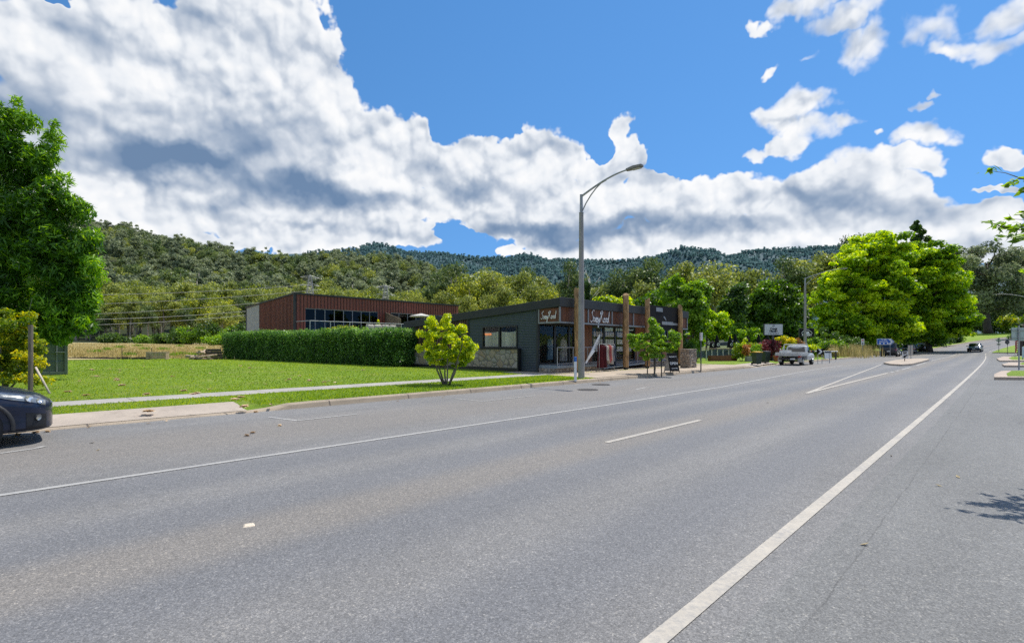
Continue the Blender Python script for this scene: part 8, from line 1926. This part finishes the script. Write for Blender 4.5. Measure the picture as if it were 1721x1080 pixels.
WL = (((60, 497), (500, 479)), ((60, 514), (510, 488)), ((60, 531), (455, 505)), ((60, 538), (415, 521.5)), ((60, 548), (410, 528.5)))
for i, ((u0, v0), (u1, v1)) in enumerate(WL):
    ts_ = np.linspace(0, 1, 24); P = []
    y0, y1 = 92.0, 121.0; A = Vector((X_at(u0, y0), y0, float(Z_at(v0, y0)))); Bv = Vector((X_at(u1 + 25, y1), y1, float(Z_at(v1 - 1.2, y1))))
    for t in ts_: q = A.lerp(Bv, t); q.z -= 0.55 * 4 * t * (1 - t); P.append(q)
    mb = MB(); mb.tube(P, 0.045, 5); o = mb.build('power_line', M_wire, None, smooth=True)
    tag(o, ['uppermost pale power line crossing in front of the hill', 'second power line from the top in front of the hill', 'middle power line of the five before the hill', 'fourth power line from the top before the hill', 'lowest power line crossing before the hill'][i], 'power line', 'power lines crossing at the left')
def pylon(u, v0, Y, label):
    x = X_at(u, Y); z = hs(x, Y); hh = float(Z_at(v0, Y)) - z; root = empty('transmission_tower', (x, Y, z), 0.6, label, 'pylon'); w = 1.7; q = 0.05
    mb = MB(); lev = [0, 0.25, 0.45, 0.6, 0.72, 0.82, 0.9, 1.0]; wd = lambda f: w * (1 - f) ** 0.9 + 0.22
    cs = [(-1, -1), (1, -1), (1, 1), (-1, 1)]
    for a, b in zip(lev[:-1], lev[1:]):
        for k in range(4):
            c0, c1 = cs[k], cs[(k + 1) % 4]; p0 = lambda c, f: (c[0] * wd(f), c[1] * wd(f), f * hh)
            mb.tube([p0(c0, a), p0(c0, b)], q, 4); mb.tube([p0(c0, a), p0(c1, b)], q * 0.7, 4); mb.tube([p0(c1, a), p0(c0, b)], q * 0.7, 4); mb.tube([p0(c0, b), p0(c1, b)], q * 0.7, 4)
    mb.build('lattice', M_gal, root)
    for f in (0.72, 0.86, 0.97): c = MB(); c.tube([(-2.2, 0, f * hh), (2.2, 0, f * hh)], q * 1.2, 4); c.tube([(-2.2, 0, f * hh), (0, 0, f * hh + 0.6)], q * 0.7, 4); c.tube([(2.2, 0, f * hh), (0, 0, f * hh + 0.6)], q * 0.7, 4); c.build('cross_arm', M_gal, root)
pylon(521, 463, 124, 'grey lattice transmission tower rising behind the red building'); pylon(648, 480, 126, 'second fainter lattice tower behind the right part of the red building')
# drain covers, raised marker, litter
for u, v, lab in ((1010, 646.3, 'round dark drain cover in the road nearer the shop kerb'), (988, 655, 'round dark drain cover further out in the road before the shop')):
    x, y, z = ground_at(u, v); mb = MB(); mb.lathe([(0.36, 0.0), (0.36, 0.012), (0.30, 0.013), (0.29, 0.008), (0.0, 0.009)], 24); o = mb.build('drain_cover', pm('cast_iron', (0.045, 0.038, 0.032), 0.7, 0, 0.4, 8), None, smooth=True, auto=30); o.location = (x, y, z + 0.002); tag(o, lab, 'drain cover')
x, y, z = ground_at(418, 883); mb = MB(); mb.add([(-0.055, -0.05, 0.001), (0.06, -0.048, 0.001), (0.055, 0.05, 0.001), (-0.05, 0.055, 0.001), (-0.04, -0.036, 0.016), (0.045, -0.035, 0.016), (0.04, 0.036, 0.016), (-0.036, 0.04, 0.016)], [(4, 5, 6, 7), (0, 1, 5, 4), (1, 2, 6, 5), (2, 3, 7, 6), (3, 0, 4, 7)]); o = mb.build('pavement_marker', pm('marker_cream', (0.62, 0.53, 0.41), 0.7), None, bevel=0.004); o.scale = (0.8, 0.8, 0.7); o.location = (x, y, z); o.rotation_euler = (0, 0, 0.5); tag(o, 'square cream raised marker stuck on the near lane', 'marker')
LIT = [leafmat('dry_leaves', (0.14, 0.10, 0.06), (0.34, 0.26, 0.16), (0.52, 0.44, 0.31), 0.3, 0.7)]
def litter(name, spots, seed, up=4.0):
    r = np.random.RandomState(seed); A = []
    for (x, y, z, n, rad, sz) in spots:
        cl = [(np.array((x, y, z + 0.02)), (rad * 1.5, rad * 1.2, 0.012), 0.5)]; v, q, t = leaf_arrays(r, cl, n, sz, sz * 0.5, up, 0, shell=0.0, fill=1.0, tv=0.3); v[:, 2] = np.maximum(v[:, 2], z + 0.004); A.append((v, q, t))
    o = crown_obj(name, None, A, LIT[0]); o['kind'] = 'stuff'; return o
r = np.random.RandomState(99); spots = []
for k in range(46):
    u = 110 + 560 * r.random(); v = 612 + 66 * r.random() ** 1.3
    x, y, z = ground_at(u, v); S_, T_ = st([x], [y])
    if T_[0] < 16.9: continue
    if k % 3 == 0: spots.append((x, y, z, 9 + int(r.random() * 16), 0.25 + 0.3 * r.random(), 0.21))
    else: spots.append((x, y, z, 3 + int(4 * r.random()), 0.35, 0.14))
for u, v, n in ((205, 648, 30), (145, 665, 14), (325, 663, 16), (405, 668, 16), (155, 622, 16), (290, 633, 12), (250, 692, 18), (395, 672, 12), (520, 640, 14), (610, 622, 8), (560, 655, 8), (410, 684, 26), (330, 662, 14)):
    x, y, z = ground_at(u, v); spots.append((x, y, z, n, 0.34, 0.22))
litter('fallen_leaves', spots, 5)
sp2 = []
for u, v, n, rad in ((425, 728, 16, 0.3), (470, 716, 12, 0.16), (415, 733, 8, 0.3), (60, 728, 40, 0.4), (30, 732, 40, 0.45), (80, 726, 25, 0.3), (430, 693, 22, 0.4), (455, 690, 12, 0.3)):
    x, y, z = ground_at(u, v); sp2.append((x, y, z, n, rad, 0.10))
for k in range(36):
    s = -6 + 40 * r.random() ** 1.4; t = KERB_T - 0.05 - 0.6 * r.random() ** 2; x, y = R(s, t); sp2.append((x, y, float(zr(s)), 3, 0.2, 0.07))
litter('kerb_leaves', sp2, 8)
for i, (u, v, s_, lab) in enumerate(((1453, 916, 0.075, 'pale yellow fallen leaf on the parking asphalt nearest the viewer'), (1610, 802, 0.08, 'dry leaf on the asphalt right of the edge line'), (1578, 817, 0.07, 'small dry leaf beside a larger one on the right asphalt'), (1498, 767, 0.07, 'dry leaf close to the right of the edge line'), (1290, 677, 0.10, 'tiny pale leaf in the middle of the far lane'), (155, 745, 0.09, 'dry leaf on the road ahead of the navy car'), (165, 757, 0.08, 'dark dry leaf on the road before the navy car'))):
    x, y, z = ground_at(u, v); mb = MB(); a = i * 1.3; c, sn = math.cos(a) * s_ / 2, math.sin(a) * s_ / 2
    mb.add([(-c, -sn, 0.004), (sn * 0.4, -c * 0.4, 0.012), (c, sn, 0.02), (-sn * 0.4, c * 0.4, 0.006), (0, 0, 0.001)], [(0, 1, 4), (1, 2, 4), (2, 3, 4), (3, 0, 4)]); o = mb.build('fallen_leaf', pm('leaf_straw', (0.42, 0.33, 0.17), 0.7, 0, 0.3, 30), None); o.location = (x, y, z + 0.003); tag(o, lab, 'leaf')
# grass blades on the verge and the near lawn
def blades():
    r = np.random.RandomState(17); n = 230000
    s = -9 + 60 * r.random(n); t = np.where(r.random(n) < 0.36, KERB_T + 0.3 + 2.8 * r.random(n), 16.8 + 41 * r.random(n) ** 1.5)
    k = (~((t < 15.45) & (t > 12.7) & (((s > -3.7) & (s < 4.4) & (t < 13.78)) | (s > 18.1)))) & ~((t > 16.7) & (s > 18)) ; s = s[k]; t = t[k]; n = len(s)
    th = _th0; x = np.cos(th) * s - np.sin(th) * t; y = np.sin(th) * s + np.cos(th) * t
    vis = (np.abs(x / np.maximum(y, .1)) < 1.06) & (y > 6); x, y, t = x[vis], y[vis], t[vis]; n = len(x)
    z = h(x, y) + 0.0
    hh = 0.018 + 0.034 * r.random(n); a = r.random(n) * 6.28; w = 0.006 + 0.0006 * y
    lx, ly = np.cos(a) * hh * 0.55, np.sin(a) * hh * 0.55; bx_, by_ = -np.sin(a) * w, np.cos(a) * w
    V = np.stack([np.stack([x - bx_, y - by_, z - 0.01], 1), np.stack([x + bx_, y + by_, z - 0.01], 1), np.stack([x + lx * .5 + bx_ * .6, y + ly * .5 + by_ * .6, z + hh * .75], 1), np.stack([x + lx, y + ly, z + hh], 1)], 1).reshape(-1, 3)
    nz = np.sin(x * 0.9) * np.cos(y * 0.7) * 0.12 + np.sin(x * 0.23 + y * 0.31) * 0.12
    o = crown_obj('grass', None, (V, np.arange(4 * n).reshape(n, 4), np.clip(0.5 + nz + 0.2 * r.normal(size=n), 0, 1)), leafmat('grass_blades', (0.078, 0.135, 0.009), (0.150, 0.232, 0.015), (0.268, 0.318, 0.040), 0.3, 0.55)); o['kind'] = 'stuff'
blades()

# understorey along the creek at the foot of the belt
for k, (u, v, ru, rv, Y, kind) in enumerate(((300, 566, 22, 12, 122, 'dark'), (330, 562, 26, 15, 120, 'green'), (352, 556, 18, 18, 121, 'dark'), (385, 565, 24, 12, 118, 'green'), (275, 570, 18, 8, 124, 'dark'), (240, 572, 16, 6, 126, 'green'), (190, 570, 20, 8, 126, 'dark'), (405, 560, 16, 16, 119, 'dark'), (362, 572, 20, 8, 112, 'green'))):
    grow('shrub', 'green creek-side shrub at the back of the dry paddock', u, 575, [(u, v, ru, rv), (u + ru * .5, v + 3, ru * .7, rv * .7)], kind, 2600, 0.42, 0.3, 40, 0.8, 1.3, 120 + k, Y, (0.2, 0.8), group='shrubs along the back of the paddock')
